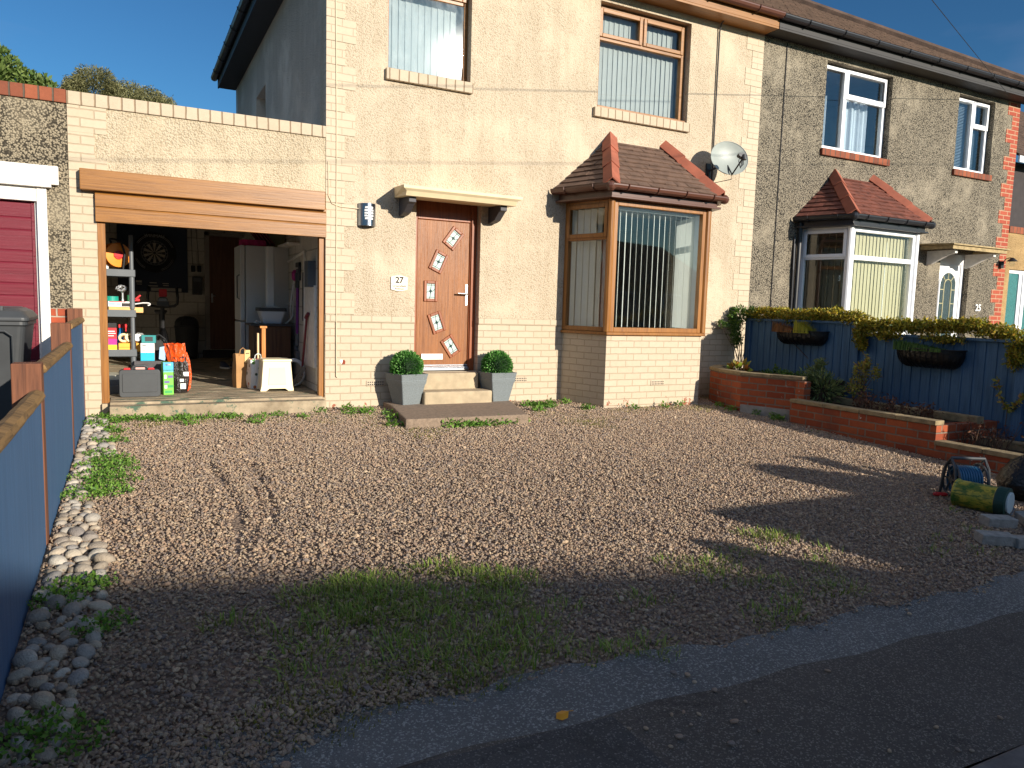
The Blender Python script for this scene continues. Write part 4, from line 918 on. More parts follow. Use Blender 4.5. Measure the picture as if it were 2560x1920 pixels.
# ------------------------------------------------------------------ blue fence on the left
lf = thing('fence', 'low blue boarded fence with brown posts stepping down past the wheelie bin and maroon door', 'fence', (-.42, -3, 0))
for (y0, y1, top) in ((-1.74, -.06, .94), (-3.90, -1.86, .80), (-6.4, -4.04, .68)):
    m = MB().box(-.405, -.382, y0, y1, gz(0, y0)-.1, top)
    build('panel', m, M_BLUEL, lf, bevel=.003)
    m = MB(); pr = [(-.435, top-.012), (-.37, top-.012), (-.362, top+.005), (-.372, top+.028), (-.40, top+.038), (-.428, top+.028), (-.442, top+.005)]
    secs = []; k = 14
    for i in range(k+1):
        yy = y0-.02+(y1-y0+.02)*i/k; j = random.uniform(-.004, .004); secs.append([(p[0]+j, yy, p[1]+j*.6) for p in pr])
    m.loft(secs); build('cap_rail', m, M_CAPW, lf, smooth=False, bevel=.003)
for yc, top in ((-.0, 1.06), (-1.80, .975), (-3.97, .845), (-6.5, .7)):
    m = MB().box(-.505, -.378, yc-.056, yc+.056 if yc < -.1 else yc-.0, gz(0, yc)-.2, top); build('post', m, M_POSTW, lf, bevel=.006)

# ------------------------------------------------------------------ blue fence on the right
rf = thing('fence', 'tall dark blue featheredge fence with wire baskets behind the brick planters', 'fence', (8.1, -3, 0))
for (y0, y1, top) in ((-2.03, -.30, 1.13), (-3.98, -2.10, 1.0), (-6.0, -4.06, .86)):
    m = MB(); y = y1; M_ = .118
    while y > y0+.02:
        yb = max(y-M_, y0); zt_ = top-.02+random.uniform(-.004, .004)
        m.add([(8.098, y, -.4), (8.091+random.uniform(-.003, .003), yb-.012, -.4), (8.115, yb-.012, -.4), (8.115, y, -.4), (8.098, y, zt_), (8.089, yb-.012, zt_), (8.115, yb-.012, zt_), (8.115, y, zt_)],
              [(0, 3, 2, 1), (4, 5, 6, 7), (0, 1, 5, 4), (1, 2, 6, 5), (2, 3, 7, 6), (3, 0, 4, 7)]); y = yb
    build('panel', m, M_BLUER, rf)
    m = MB().box(8.05, 8.14, y0, y1, top-.022, top+.01); build('cap_rail', m, M_BLUER, rf, bevel=.006)
for yc, top in ((-.25, 1.17), (-2.065, 1.04), (-4.02, .93), (-6.05, .9)):
    m = MB().box(8.06, 8.16, yc-.05, yc+.05, -.4, top)
    if yc > -1: m.ball((8.11, yc, top+.055), .05, 14, 10); m.box(8.075, 8.145, yc-.035, yc+.035, top, top+.015)
    build('post', m, M_BLUER, rf, bevel=.004)

# ------------------------------------------------------------------ brick planters
def planter(label, outline, ztop, zbase, back, close=True, cop=.045):
    t = thing('brick_planter', label, 'planter', (outline[0][0], outline[0][1], zbase))
    def offs(P, d):
        o = []
        for i, p in enumerate(P):
            a = Vector(P[max(i-1, 0)]); b = Vector(P[min(i+1, len(P)-1)]); tt = (b-a).normalized(); o.append((p[0]+tt.y*-d, p[1]+tt.x*d))
        return o
    inn = offs(outline, .105); oc, ic = offs(outline, -.018), offs(outline, .125)
    wl = MB(); k = len(outline)
    for i in range(k-1): wl.prism([outline[i], outline[i+1], inn[i+1], inn[i]], 'z', zbase-.25, ztop-cop)
    build('wall', wl, M_PLANTER, t)
    c = MB()
    for i in range(k-1):
        L_ = (Vector(outline[i+1])-Vector(outline[i])).length; nn = max(1, round(L_/.45))
        for j in range(nn):
            f0, f1 = j/nn+.003, (j+1)/nn-.003; lp_ = lambda P, f: (P[i][0]+(P[i+1][0]-P[i][0])*f, P[i][1]+(P[i+1][1]-P[i][1])*f)
            dz = random.uniform(-.003, .003); c.prism([lp_(oc, f0), lp_(oc, f1), lp_(ic, f1), lp_(ic, f0)], 'z', ztop-cop+.001, ztop+dz)
    build('coping', c, M_COPING, t, bevel=.006)
    back = [(bx, by+(.06 if by == min(q[1] for q in back) else -.06)) for bx, by in back]; s_ = MB().prism([(q[0], min(max(q[1], back[0][1]), back[1][1])) for q in inn]+back, 'z', zbase-.2, ztop-.07); build('soil', s_, M_SOIL, t)
    return t
M_SOIL = simple('dark_planter_soil', C(58, 46, 36), .95, var=.5, scale=30, bump=.015, bscale=50)
t = planter('tall orange brick planter with angled front beside the oak bay', [(7.60, -.16), (7.20, -.46), (7.06, -.80), (6.97, -1.28), (7.24, -2.03)], .46, 0, [(8.05, -2.03), (8.05, -.16)])
m = MB().prism([(6.93, -1.33), (6.99, -1.30), (7.25, -2.03), (7.18, -2.06)], 'z', -.3, .045); build('footing', m, M_GREYCONC, t)
m = MB().box(7.18, 7.29, -2.10, -1.97, -.2, .41); build('pier', m, M_PLANTER, t)
t = planter('middle low orange brick planter stepping down below the dark blue fence', [(7.04, -2.03), (7.02, -3.0), (7.02, -3.86)], .205, -.1, [(8.05, -3.86), (8.05, -2.03)])
m = MB(); m.box(7.68, 7.80, -3.86, -2.05, .14, .215); build('back_coping', m, M_COPING, t, bevel=.006)
m = MB(); m.box(7.025, 8.04, -3.858, -3.765, -.2, .158); build('end_wall', m, M_PLANTER, t)
t = planter('lowest orange brick planter nearest the road below the dark blue fence', [(7.01, -3.861), (7.0, -4.8), (7.0, -6.0)], .015, -.2, [(8.05, -6.0), (8.05, -3.861)])
m = MB(); m.box(7.68, 7.80, -6.0, -3.87, -.06, .02); build('back_coping', m, M_COPING, t, bevel=.006)

# hanging half-baskets on the fence
def basket(y0, y1, zt_, zb, label):
    t = thing('wall_basket', label, 'wall basket', (8.05, (y0+y1)/2, zb))
    yc, hw, D = (y0+y1)/2, abs(y1-y0)/2, .21
    prof = lambda f, k=1.: [(8.06-D*k*math.sin(math.pi*f), yc-hw*k*math.cos(math.pi*f))]
    rows = []
    for j in range(8):
        s_ = j/7; kk = math.sqrt(max(0, 1-(s_*.93)**2.6)); kk = max(kk, .28); z = zt_-(zt_-zb)*s_
        rows.append([(8.07-D*kk*math.sin(math.pi*i/18)**.8, yc+hw*(.55+.45*kk)*-math.cos(math.pi*i/18), z) for i in range(19)])
    m = MB(); m.v = [p for r_ in rows for p in r_]; m.f = [(j*19+i, j*19+i+1, (j+1)*19+i+1, (j+1)*19+i) for j in range(7) for i in range(18)]+[tuple(range(7*19, 8*19))]; m.fix = False
    build('liner', m, simple('black_basket_liner', C(20, 20, 22), .35, bump=.02, bscale=22), t, smooth=True)
    m = MB(); m.tube([(8.068-(D+.012)*math.sin(math.pi*i/18)**.8, yc-(hw+.012)*math.cos(math.pi*i/18), zt_+.004) for i in range(19)], .008, 6)
    for i in range(1, 18): m.tube([(r_[i][0]-.006, r_[i][1], r_[i][2]) for r_ in rows], .004, 5)
    for i in range(1, 18, 1):
        if i < 17: m.tube([(r_[min(18, max(0, i+int(j/2)))][0]-.009, r_[min(18, max(0, i+int(j/2)))][1], r_[0][2]) for j, r_ in enumerate(rows)], .0035, 4)
    m.tube([(8.06, y0, zt_), (8.06, y1, zt_)], .007, 6); build('wire_frame', m, M_BLACK, t)
    m = MB(); m.add([(8.065-D*.97*math.sin(math.pi*i/18)**.8, yc-hw*.97*math.cos(math.pi*i/18), zt_-.02) for i in range(19)], [tuple(range(19))]); build('soil', m, M_SOIL, t)
basket(-1.66, -.86, .99, .81, 'black wire half basket with dry orange heather near the cream house')
basket(-3.45, -2.68, .86, .655, 'black wire half basket with dark low plants nearer the road')

# ------------------------------------------------------------------ wheelie bin behind the left fence
bn = thing('wheelie_bin', 'dark grey wheelie bin standing behind the blue fence by the maroon door', 'wheelie bin', (-1.02, -1.0, 0))
def rr(x0, x1, y0, y1, z, r=.05, n_=4):
    P = []
    for cx_, cy_, a0 in ((x1-r, y1-r, 0), (x0+r, y1-r, 90), (x0+r, y0+r, 180), (x1-r, y0+r, 270)):
        for i in range(n_+1): P.append((cx_+r*math.cos(R_(a0+90*i/n_)), cy_+r*math.sin(R_(a0+90*i/n_)), z))
    return P
m = MB(); m.loft([rr(-1.23, -.80, -1.20, -.72, .08), rr(-1.26, -.76, -1.25, -.68, .5), rr(-1.295, -.715, -1.32, -.62, .93), rr(-1.31, -.70, -1.34, -.60, .935), rr(-1.31, -.70, -1.34, -.60, .965)])
build('body', m, M_CHAR, bn, bevel=.004)
m = MB(); m.loft([rr(-1.325, -.685, -1.355, -.59, .967), rr(-1.325, -.685, -1.355, -.59, .995), rr(-1.29, -.72, -1.31, -.62, 1.045), rr(-1.24, -.77, -1.25, -.66, 1.07)]); m.box(-1.2, -.80, -.66, -.58, 1.02, 1.075); m.box(-1.12, -.86, -1.30, -1.24, 1.03, 1.085)
build('lid', m, M_CHAR, bn, bevel=.008)
m = MB(); m.tube([(-1.06, -1.31, 1.085), (-1.06, -1.325, 1.05), (-.90, -1.325, 1.05), (-.90, -1.31, 1.085)], .012, 6); build('lid_handle', m, M_GREYPL, bn)
m = MB(); m.tube([(-1.2, -1.335, .6), (-1.2, -1.343, .85), (-1.15, -1.345, .89), (-.85, -1.345, .89), (-.80, -1.343, .85), (-.80, -1.32, .6)], .009, 6); build('moulded_rib', m, M_CHAR, bn)
for x in (-1.28, -.73): m = MB().lathe([(.10, -.025), (.10, .025)], 18, Matrix.Translation((x, -.66, .10)) @ Matrix.Rotation(R_(90), 4, 'Y')); build('wheel', m, M_BLACK, bn, bevel=.01)

# ------------------------------------------------------------------ entrance slab, pots, topiary
m = MB(); m.prism([(2.43, -1.39), (3.80, -1.42), (4.15, -.3), (4.16, -.02), (2.63, -.02), (2.62, -.35)], 'z', -.2, .058)
build('entrance_slab', m, M_SLAB, bevel=.012, label='brown gritty concrete slab below the front doorstep', cat='slab')
M_POT = simple('flecked_grey_pot', C(116, 123, 125), .65, var=.25, scale=90, bump=.002, bscale=160)
def make_pot(label, loc, rz):
    t = thing('planter_pot', label, 'plant pot', loc, rz, 'grey pots beside the front door')
    sq = lambda h, z, r=.012: [(q[0], q[1], z) for q in rr(-h, h, -h, h, z, r, 2)]
    m = MB(); zz = [(.115, 0), (.158, .23), (.160, .238), (.163, .232), (.1655, .246), (.163, .252), (.166, .246), (.1685, .262), (.166, .267), (.169, .262), (.1715, .277), (.1695, .282), (.183, .352), (.170, .352), (.160, .30)]
    m.loft([sq(h, z) for h, z in zz]); build('body', m, M_POT, t, world=False)
    m = MB(); m.add(sq(.161, .30), [tuple(range(12))]); build('soil', m, M_SOIL, t, world=False)
    return t
p1 = make_pot('flared square grey pot on the left of the doorstep', (2.835, -.24, .056), R_(14))
p2 = dup(p1, (4.00, -.22, .056), R_(6), 'flared square grey pot on the right of the doorstep')
M_BOX = leafmat('box_leaf', [C(34, 78, 28), C(56, 112, 42), C(80, 138, 58), C(108, 164, 78), C(150, 196, 122)], .4, .25)
def topiary(label, c, seed):
    r_ = np.random.RandomState(seed); k = 5200; d = r_.normal(size=(k, 3)); d /= np.linalg.norm(d, axis=1)[:, None]
    P = np.array(c)+d*(.15+.03*r_.rand(k))[:, None]; V, F = leaves(k, P, .026, 0, 0, .45, seed, d)
    o = np_obj('topiary_ball', V, F, M_BOX, label=label, cat='topiary', group='clipped topiary balls')
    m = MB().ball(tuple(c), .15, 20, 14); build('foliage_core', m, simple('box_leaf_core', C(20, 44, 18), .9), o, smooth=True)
    return o
topiary('clipped round green topiary ball in the left doorstep pot', (2.835, -.24, .475), 3)
topiary('clipped round green topiary ball in the right doorstep pot', (4.00, -.22, .475), 4)

# ------------------------------------------------------------------ inside the garage
FZ = .152
G_ = 'things stored in the open garage'
# shelving
sh = thing('shelving_unit', 'grey plastic four tier shelving unit just inside the garage on the left', 'shelf', (-.14, .95, FZ))
for z in (1.43, 1.0, .575, .25):
    m = MB(); m.box(-.32, .085, .68, 1.2, z, z+.015); m.box(-.32, .085, .672, .682, z-.03, z+.045); m.box(.078, .09, .682, 1.2, z-.03, z+.045); m.box(-.32, .085, 1.192, 1.2, z-.03, z+.045); build('shelf', m, M_GREYPL, sh, bevel=.004)
for x, y in ((.055, .71), (.055, 1.17), (-.29, .71), (-.29, 1.17)):
    m = MB().tube([(x, y, FZ), (x, y, .58), (x, y, .62), (x, y, .63), (x, y, 1.05), (x, y, 1.06), (x, y, 1.45), (x, y, 1.46), (x, y, 1.84)], [.027, .027, .027, .022, .022, .027, .027, .021, .021], 12); build('leg', m, M_GREYPL, sh)
# cable reel on the top shelf
M_ORANGE = simple('orange_plastic', C(236, 140, 28), .4, var=.06); M_RED = simple('red_plastic', C(196, 32, 36), .4, var=.06)
cr_ = thing('cable_reel', 'orange extension cable reel on the top garage shelf', 'cable reel', (-.09, .82, 1.475))
Mx = Matrix.Translation((-.09, .86, 1.63)) @ Matrix.Rotation(R_(22), 4, 'Z') @ Matrix.Rotation(R_(90), 4, 'X')
for z in (-.06, .06): build('flange', MB().lathe([(.13, z-.006), (.13, z+.006), (.05, z+.010), (.05, z-.010)], 28, Mx), M_ORANGE, cr_, bevel=.003)
m = MB()
for k in range(7): m.lathe([(.108, -.05+k*.0145), (.114, -.043+k*.0145), (.108, -.036+k*.0145)], 24, Mx, cap=False)
build('cable_winding', m, simple('orange_flex', C(214, 96, 20), .5), cr_, smooth=True)
m = MB().lathe([(.045, .061), (.045, .072), (.0, .074)], 16, Mx); m.box(-.05, .05, -.02, .02, .066, .082, Mx); build('hub', m, M_RED, cr_)
m = MB().tube([Mx @ Vector(p) for p in ((.03, -.15, .10), (.05, .02, .10), (.02, .14, .09), (-.04, .17, .03), (-.04, .17, -.05), (0, .1, -.1))], .011, 8); build('handle', m, M_BLACK, cr_)
# things on the shelves
def box_item(name, label, x0, x1, y0, y1, z0, z1, mat, rz=0, cat='box', extras=()):
    cx_, cy_ = (x0+x1)/2, (y0+y1)/2; t = thing(name, label, cat, (cx_, cy_, z0), R_(rz))
    build('carton', MB().box(x0-cx_, x1-cx_, y0-cy_, y1-cy_, 0, z1-z0), mat, t, bevel=.003, world=False)
    for nm, a, b, c, d, mt in extras:          # printed panels on the front face
        build(nm, MB().box(x0-cx_+a*(x1-x0), x0-cx_+b*(x1-x0), y0-cy_-.0015, y0-cy_, c*(z1-z0), d*(z1-z0)), mt, t, world=False)
    return t
P_ = lambda nm, r_, g_, b_: simple(nm, C(r_, g_, b_), .5, var=.04)
M_MAG, M_YEL, M_CYAN, M_CARD = P_('magenta_print', 206, 32, 140), P_('yellow_print', 250, 214, 40), P_('turquoise_print', 34, 178, 206), simple('brown_card', C(176, 132, 84), .8)
M_SKY, M_LIME, M_PUR, M_NAVY = P_('sky_print', 60, 170, 226), P_('lime_print', 112, 196, 60), P_('purple_print', 104, 92, 150), simple('navy_board', C(48, 60, 82), .6, var=.1)
M_RP = P_('red_print', 214, 40, 48); M_YW = simple('mustard_box', C(240, 180, 66), .6, var=.06); M_TBOX = P_('teal_card', 50, 140, 140)
box_item('carton', 'red, magenta and yellow printed carton at the front of the third garage shelf', -.19, -.10, .70, .80, .592, .85, M_RP, cat='carton', extras=(('magenta_band', 0, 1, .3, .55, M_MAG), ('yellow_band', 0, 1, 0, .3, M_YEL), ('white_mark', .1, .8, .84, .88, M_WHITE), ('white_mark', .1, .9, .76, .79, M_WHITE), ('white_mark', .1, .7, .66, .69, M_WHITE)))
box_item('box', 'black can behind the shelf carton on the third garage shelf', -.2, -.1, .82, .92, .592, .90, M_BLACK, cat='can')
t = box_item('box', 'flat mustard yellow lidded box on the third garage shelf', -.085, .055, .735, .92, .592, .685, M_YW, cat='box', extras=(('lid_edge', 0, 1, .52, .56, simple('lid_shadow_gap', C(150, 100, 30), .7)),))
box_item('box', 'small mustard yellow box right of the shelf post on the third garage shelf', .085, .15, .78, .92, .592, .685, M_YW, cat='box')
t = thing('spray_bottle', 'blue spray bottle with a red trigger on the third garage shelf', 'spray bottle', (-.06, .98, .592))
build('bottle', MB().lathe([(.035, 0), (.042, .02), (.042, .14), (.02, .2), (.016, .25)], 16, Matrix.Translation((-.06, .98, .592))), P_('blue_bottle', 30, 140, 210), t, smooth=True)
m = MB().box(-.085, -.0, .965, .995, .842, .885); m.box(-.02, -.005, .97, .99, .80, .845); build('trigger', m, M_RED, t, bevel=.005)
M_TAPE = simple('cream_tape', C(226, 208, 160), .6)
for i, (x, y, z, a_, lb) in enumerate(((-.035, .80, .735, 80, 'left cream masking tape roll on the mustard box'), (.02, .79, .737, 96, 'right cream masking tape roll on the mustard box'))):
    Mx = Matrix.Translation((x, y, z)) @ Matrix.Rotation(R_(a_-80), 4, 'Z') @ Matrix.Rotation(R_(70), 4, 'X')
    o = build('tape_roll', MB().lathe([(.028, -.025), (.05, -.025), (.05, .025), (.028, .025), (.028, -.025)], 22, Mx, cap=False), M_TAPE, label=lb, cat='tape', group='tape rolls on the mustard box')
o = build('paper_roll', MB().lathe([(.012, -.05), (.04, -.05), (.04, .05), (.012, .05)], 20, Matrix.Translation((.10, .82, .73)) @ Matrix.Rotation(R_(70), 4, 'X')), M_WHITE, label='white paper roll on the small mustard box', cat='paper roll', smooth=False)
# second shelf: tools and boxes
t = box_item('seed_tray', 'wooden tray of tools on the second garage shelf', -.17, .16, .70, .95, 1.018, 1.075, simple('pale_wood_tray', C(222, 178, 112), .7), cat='tray')
box_item('magazine_pile', 'white and red pile of leaflets on the wooden tool tray', -.18, .04, .70, .93, 1.077, 1.135, M_WHITE, 3, 'papers', (('red_stripe', .05, .75, .82, .97, M_RP), ('blue_print', .02, .3, .3, .75, P_('pale_blue_print', 150, 190, 220)), ('blue_print', .35, .55, .3, .7, P_('pale_blue_print', 150, 190, 220)), ('dark_print', .58, .95, .1, .7, M_INK)))
m = MB().tube([(.03, .74, 1.10), (.16, .72, 1.125), (.215, .72, 1.125), (.23, .72, 1.115), (.225, .72, 1.103), (.205, .72, 1.10)], .007, 6); build('metal_hook', m, M_WHITE, label='white hooked rod sticking out from the second garage shelf', cat='hook')
m = MB(); m.box(.05, .13, .73, .76, 1.14, 1.17, Matrix.Rotation(R_(0), 4, 'Y')); m.prism([(.05, 1.14), (.075, 1.14), (.145, 1.20), (.13, 1.215)], 'y', .73, .755); build('stapler', m, M_RED, label='red hand tool lying on the second garage shelf', cat='hand tool', bevel=.005)
M_TAPE2 = P_('teal_tape', 20, 150, 130)
build('tape_roll', MB().lathe([(.03, 0), (.065, 0), (.065, .05), (.03, .05)], 24, Matrix.Translation((-.14, .80, 1.137))), M_TAPE2, label='teal tape roll on the leaflets of the second garage shelf', cat='tape')
t = thing('trophy_ornament', 'silver beaded ornament standing on the second garage shelf', 'ornament', (-.035, .83, 1.136))
m = MB().lathe([(.02, 0), (.012, .03), (.012, .09), (.018, .11)], 14, Matrix.Translation((-.035, .83, 1.136))); build('stem', m, M_CHROME, t)
m = MB()
for i in range(40):
    a_, b_ = random.uniform(0, 6.28), random.uniform(-.6, 1); m.ball((-.045+.05*math.cos(a_)*math.sqrt(1-min(1, b_*b_)), .83+.04*math.sin(a_)*math.sqrt(1-min(1, b_*b_)), 1.27+.035*b_), random.uniform(.008, .013), 6, 4)
build('bead_cluster', m, M_CHROME, t)
# lowest shelf and floor
box_item('plastic_crate', 'dark crate with a pale lid on the bottom garage shelf', -.20, -.0, .70, 1.1, .267, .34, P_('pale_lid', 210, 206, 188), cat='crate')
box_item('storage_box', 'grey storage box under the bottom garage shelf behind the black case', -.24, .06, .60, .95, FZ, .235, M_GREYPL, cat='storage box')
ca = thing('tool_case', 'charcoal plastic tool case with red catches standing on the garage step', 'tool case', (.11, .28, FZ))
def rrect(x0, x1, z0, z1, r_, n_=5):
    P = []
    for cx_, cz_, a0 in ((x1-r_, z1-r_, 0), (x0+r_, z1-r_, 90), (x0+r_, z0+r_, 180), (x1-r_, z0+r_, 270)):
        for i in range(n_+1): P.append((cx_+r_*math.cos(R_(a0+90*i/n_)), cz_+r_*math.sin(R_(a0+90*i/n_))))
    return P
m = MB().prism(rrect(-.085, .30, FZ, .435, .03), 'y', .26, .37); build('shell', m, M_CHAR, ca, bevel=.006)
m = MB().prism(rrect(-.055, .27, FZ+.05, .395, .012), 'y', .253, .2595); build('front_panel', m, M_CHAR, ca, bevel=.004)
m = MB(); m.tube([(.035, .315, .43), (.05, .315, .462), (.075, .315, .472), (.15, .315, .472), (.175, .315, .462), (.19, .315, .43)], .014, 8); build('handle', m, M_CHAR, ca)
for x in (-.045, .18): build('catch', MB().prism([(x, .436), (x+.07, .436), (x+.06, .455), (x+.01, .455)], 'y', .27, .33), M_RED, ca, bevel=.003)
build('label_plate', MB().box(.07, .155, .262, .27, .44, .462), P_('pale_pink_label', 206, 160, 150), ca)
box_item('carton', 'tall sky blue and green printed carton beside the charcoal tool case', .325, .425, .40, .52, FZ, .50, M_LIME, 8, 'carton', (('sky_panel', 0, 1, .72, 1, M_SKY), ('brand_panel', .2, .75, .9, .96, M_WHITE), ('pale_band', 0, 1, .70, .78, P_('aqua_print', 120, 214, 206)), ('picture', .42, .95, .52, .6, M_PUR), ('picture', .08, .6, .36, .43, M_PUR), ('picture', .1, .35, .2, .3, M_WHITE), ('picture', .4, .95, .22, .3, P_('leaf_print', 40, 150, 70)), ('base_panel', .12, .85, .05, .13, P_('leaf_print', 40, 150, 70)), ('picture', .1, .3, .5, .62, M_WHITE)))
t = box_item('carton', 'white and turquoise carton stacked on the clear box in the garage', .13, .265, .66, .80, .50, .69, M_WHITE, -4, 'carton', (('turquoise_band', 0, 1, 0, .46, M_CYAN), ('print_mark', .12, .4, .84, .88, M_INK), ('print_mark', .12, .3, .72, .75, M_INK), ('print_mark', .5, .75, .72, .75, M_INK), ('print_mark', .12, .35, .58, .62, P_('coral_print', 230, 130, 130))))
box_item('carton', 'small teal and grey carton leaning on top of the turquoise carton', .14, .28, .70, .78, .692, .775, M_TBOX, -6, 'carton', (('window', .25, .8, .2, .8, M_CHAR),))
box_item('clear_box', 'clear plastic storage box under the turquoise carton', .06, .33, .62, .95, FZ, .498, simple('smoky_plastic', C(86, 82, 84), .3, var=.3, scale=12), 0, 'storage box')
# smaller clutter on and around the shelves
M_GLJAR = simple('smoky_jar', C(120, 110, 96), .2, var=.4, scale=30)
def jar(label, x, y, z, r_, h, mat, lid):
    t = thing('jar', label, 'jar', (x, y, z)); T = Matrix.Translation((x, y, z))
    build('body', MB().lathe([(r_*.95, 0), (r_, .01), (r_, h*.78), (r_*.8, h*.85)], 14, T), mat, t, smooth=False); build('lid', MB().lathe([(r_*.84, h*.85), (r_*.84, h)], 14, T), lid, t)
jar('brown jar with a red lid at the back of the second garage shelf', -.10, 1.02, 1.018, .035, .13, M_GLJAR, M_RED)
jar('white tub at the back right of the second garage shelf', .03, 1.05, 1.018, .045, .12, M_WHITE, M_WHITE)
jar('green jar beside the silver ornament on the second garage shelf', .03, .99, 1.137, .025, .08, P_('jar_green', 40, 110, 70), M_BLACK)
jar('white cup at the left end of the top garage shelf', -.19, .78, 1.447, .03, .07, M_WHITE, M_CHROME)
jar('pale tin on the bottom garage shelf beside the crate', .03, .80, .267, .038, .13, P_('pale_tin', 190, 170, 120), M_STEEL)
jar('orange tin behind the shelf post on the bottom garage shelf', .04, .95, .267, .045, .16, M_ORANGE, M_BLACK)
jar('large paint tin on the garage floor behind the clear box', .22, 1.25, FZ, .09, .22, P_('paint_tin', 170, 172, 176), M_STEEL)
jar('second paint tin with a dark lid behind the turquoise carton', .42, 1.35, FZ, .09, .22, P_('paint_tin_label', 110, 120, 140), M_BLACK)
t = thing('tool_bag', 'dark crumpled tool bag heaped behind the turquoise carton', 'bag', (.32, 1.05, FZ))
rb = random.Random(8); build('bag_body', MB().loft([[(.30+.15*k*math.cos(a_)*(1+rb.uniform(-.1, .1)), 1.08+.12*k*math.sin(a_), z+rb.uniform(-.015, .015)) for a_ in [2*math.pi*i/18 for i in range(18)]] for z, k in ((FZ, .9), (.3, 1.1), (.5, 1.0), (.62, .8), (.70, .45))]), simple('dark_canvas', C(50, 50, 48), .8, var=.4, bump=.02, bscale=22), t)
build('strap', MB().tube([(.2, 1.0, .62), (.24, .98, .74), (.32, .98, .77), (.38, 1.0, .72), (.42, 1.02, .62)], .011, 6), M_BLACK, t)
t = thing('plastic_bag', 'crumpled clear plastic bag at the right end of the third garage shelf', 'bag', (.13, .85, .592))
build('bag', MB().loft([[(.13+.06*k*math.cos(a_)*(1+rb.uniform(-.2, .2)), .86+.06*k*math.sin(a_)*(1+rb.uniform(-.2, .2)), z+rb.uniform(-.012, .012)) for a_ in [2*math.pi*i/16 for i in range(16)]] for z, k in ((.69, .8), (.72, 1.1), (.76, .9), (.79, .4))]), simple('cloudy_plastic', C(150, 150, 146), .25, var=.3, scale=20), t)
build('flex', MB().tube([(1.93, 1.55, 1.5), (1.90, 1.56, 1.3), (1.88, 1.58, 1.1), (1.90, 1.62, .95), (1.93, 1.6, 1.1), (1.93, 1.58, 1.4)], .007, 6), M_WHITE, label='loop of white electric flex hanging beside the stick vacuum', cat='cable')
build('crevice_tool', MB().box(1.93, 1.948, 1.02, 1.08, .95, 1.55), M_CHAR, label='long dark vacuum attachment clipped on the garage side wall', cat='vacuum tool', bevel=.006)
build('shelf_board', MB().box(1.80, 1.948, 1.3, 2.0, 1.90, 1.925), M_WHITEP, label='white shelf board high on the garage side wall', cat='shelf', bevel=.003)
# orange and black sack
sk = thing('sack', 'crumpled orange and black compost sack standing open in the garage doorway', 'sack', (.52, .60, FZ))
def sack_ring(z, hx, hy, ph, cx_, cy_, amp=.012, n_=26): return [(cx_+(hx+amp*math.sin(5*t+ph)+random.uniform(-.004, .004))*math.cos(t), cy_+(hy+amp*math.cos(7*t+ph))*math.sin(t), z+.006*math.sin(9*t+ph)) for t in [2*math.pi*i/n_ for i in range(n_)]]
m = MB(); m.loft([sack_ring(FZ, .085, .07, 0, .50, .60, .006), sack_ring(.22, .10, .085, 1, .505, .60), sack_ring(.34, .105, .09, 2, .505, .60), sack_ring(.46, .10, .08, 3, .50, .60), sack_ring(.55, .085, .07, 4, .49, .60)], cap=True)
build('bag_body', m, simple('black_sack_plastic', C(48, 42, 40), .3, var=.4, scale=16, bump=.02, bscale=30), sk)
m = MB(); m.loft([sack_ring(.50, .098, .085, 3, .495, .605), sack_ring(.56, .095, .08, 4, .48, .61, .018), sack_ring(.62, .095, .075, 5, .47, .62, .022), sack_ring(.69, .085, .07, 6, .455, .62, .03)], cap=False); m.fix = False
o_ = simple('orange_sack_plastic', C(232, 88, 28), .35, var=.2, scale=14, bump=.02, bscale=30); build('bag_mouth', m, o_, sk)
m = MB(); m.prism([(.575, .16), (.612, .2), (.625, .34), (.61, .5), (.58, .6), (.56, .6), (.59, .45), (.60, .3), (.585, .2)], 'y', .555, .60); build('side_band', m, o_, sk, bevel=.006)
m = MB().box(.505, .56, .505, .513, .20, .26); m.box(.535, .59, .508, .516, .34, .385); m.box(.50, .54, .506, .514, .28, .31); build('printed_label', m, M_WHITE, sk)
m = MB(); m.prism([(.30, .52), (.36, .50), (.385, .58), (.36, .66), (.31, .65)], 'y', .62, .63); build('blue_liner', m, P_('pale_blue_film', 160, 196, 224), sk, bevel=.004)
# exercise bike
bk = thing('exercise_bike', 'black upright exercise bike with curved handlebars in the middle of the garage', 'exercise bike', (.45, 3.4, FZ))
m = MB(); m.tube([(.45, 3.35, FZ+.1), (.45, 3.42, .55), (.45, 3.35, .8), (.45, 3.30, 1.05)], [.05, .045, .03, .028], 12); m.tube([(.2, 3.1, FZ+.03), (.7, 3.1, FZ+.03)], .03, 10); m.tube([(.2, 4.1, FZ+.03), (.7, 4.1, FZ+.03)], .03, 10); m.tube([(.45, 3.1, FZ+.04), (.45, 3.6, FZ+.14), (.45, 4.1, FZ+.04)], .035, 10); m.tube([(.45, 3.5, .4), (.45, 3.85, .75), (.45, 3.9, .95)], .026, 10)
build('bike_frame', m, M_BLACK, bk)
m = MB(); m.loft([[(.45+.075*w_*math.cos(t), 3.2+(.05+.15*w_)*math.sin(t)+.1, z) for t in [2*math.pi*i/20 for i in range(20)]] for z, w_ in ((FZ+.12, .75), (.40, 1.1), (.55, 1.1), (.68, .8), (.76, .45))]); build('flywheel_cover', m, simple('glossy_black', C(20, 20, 22), .2), bk, smooth=True)
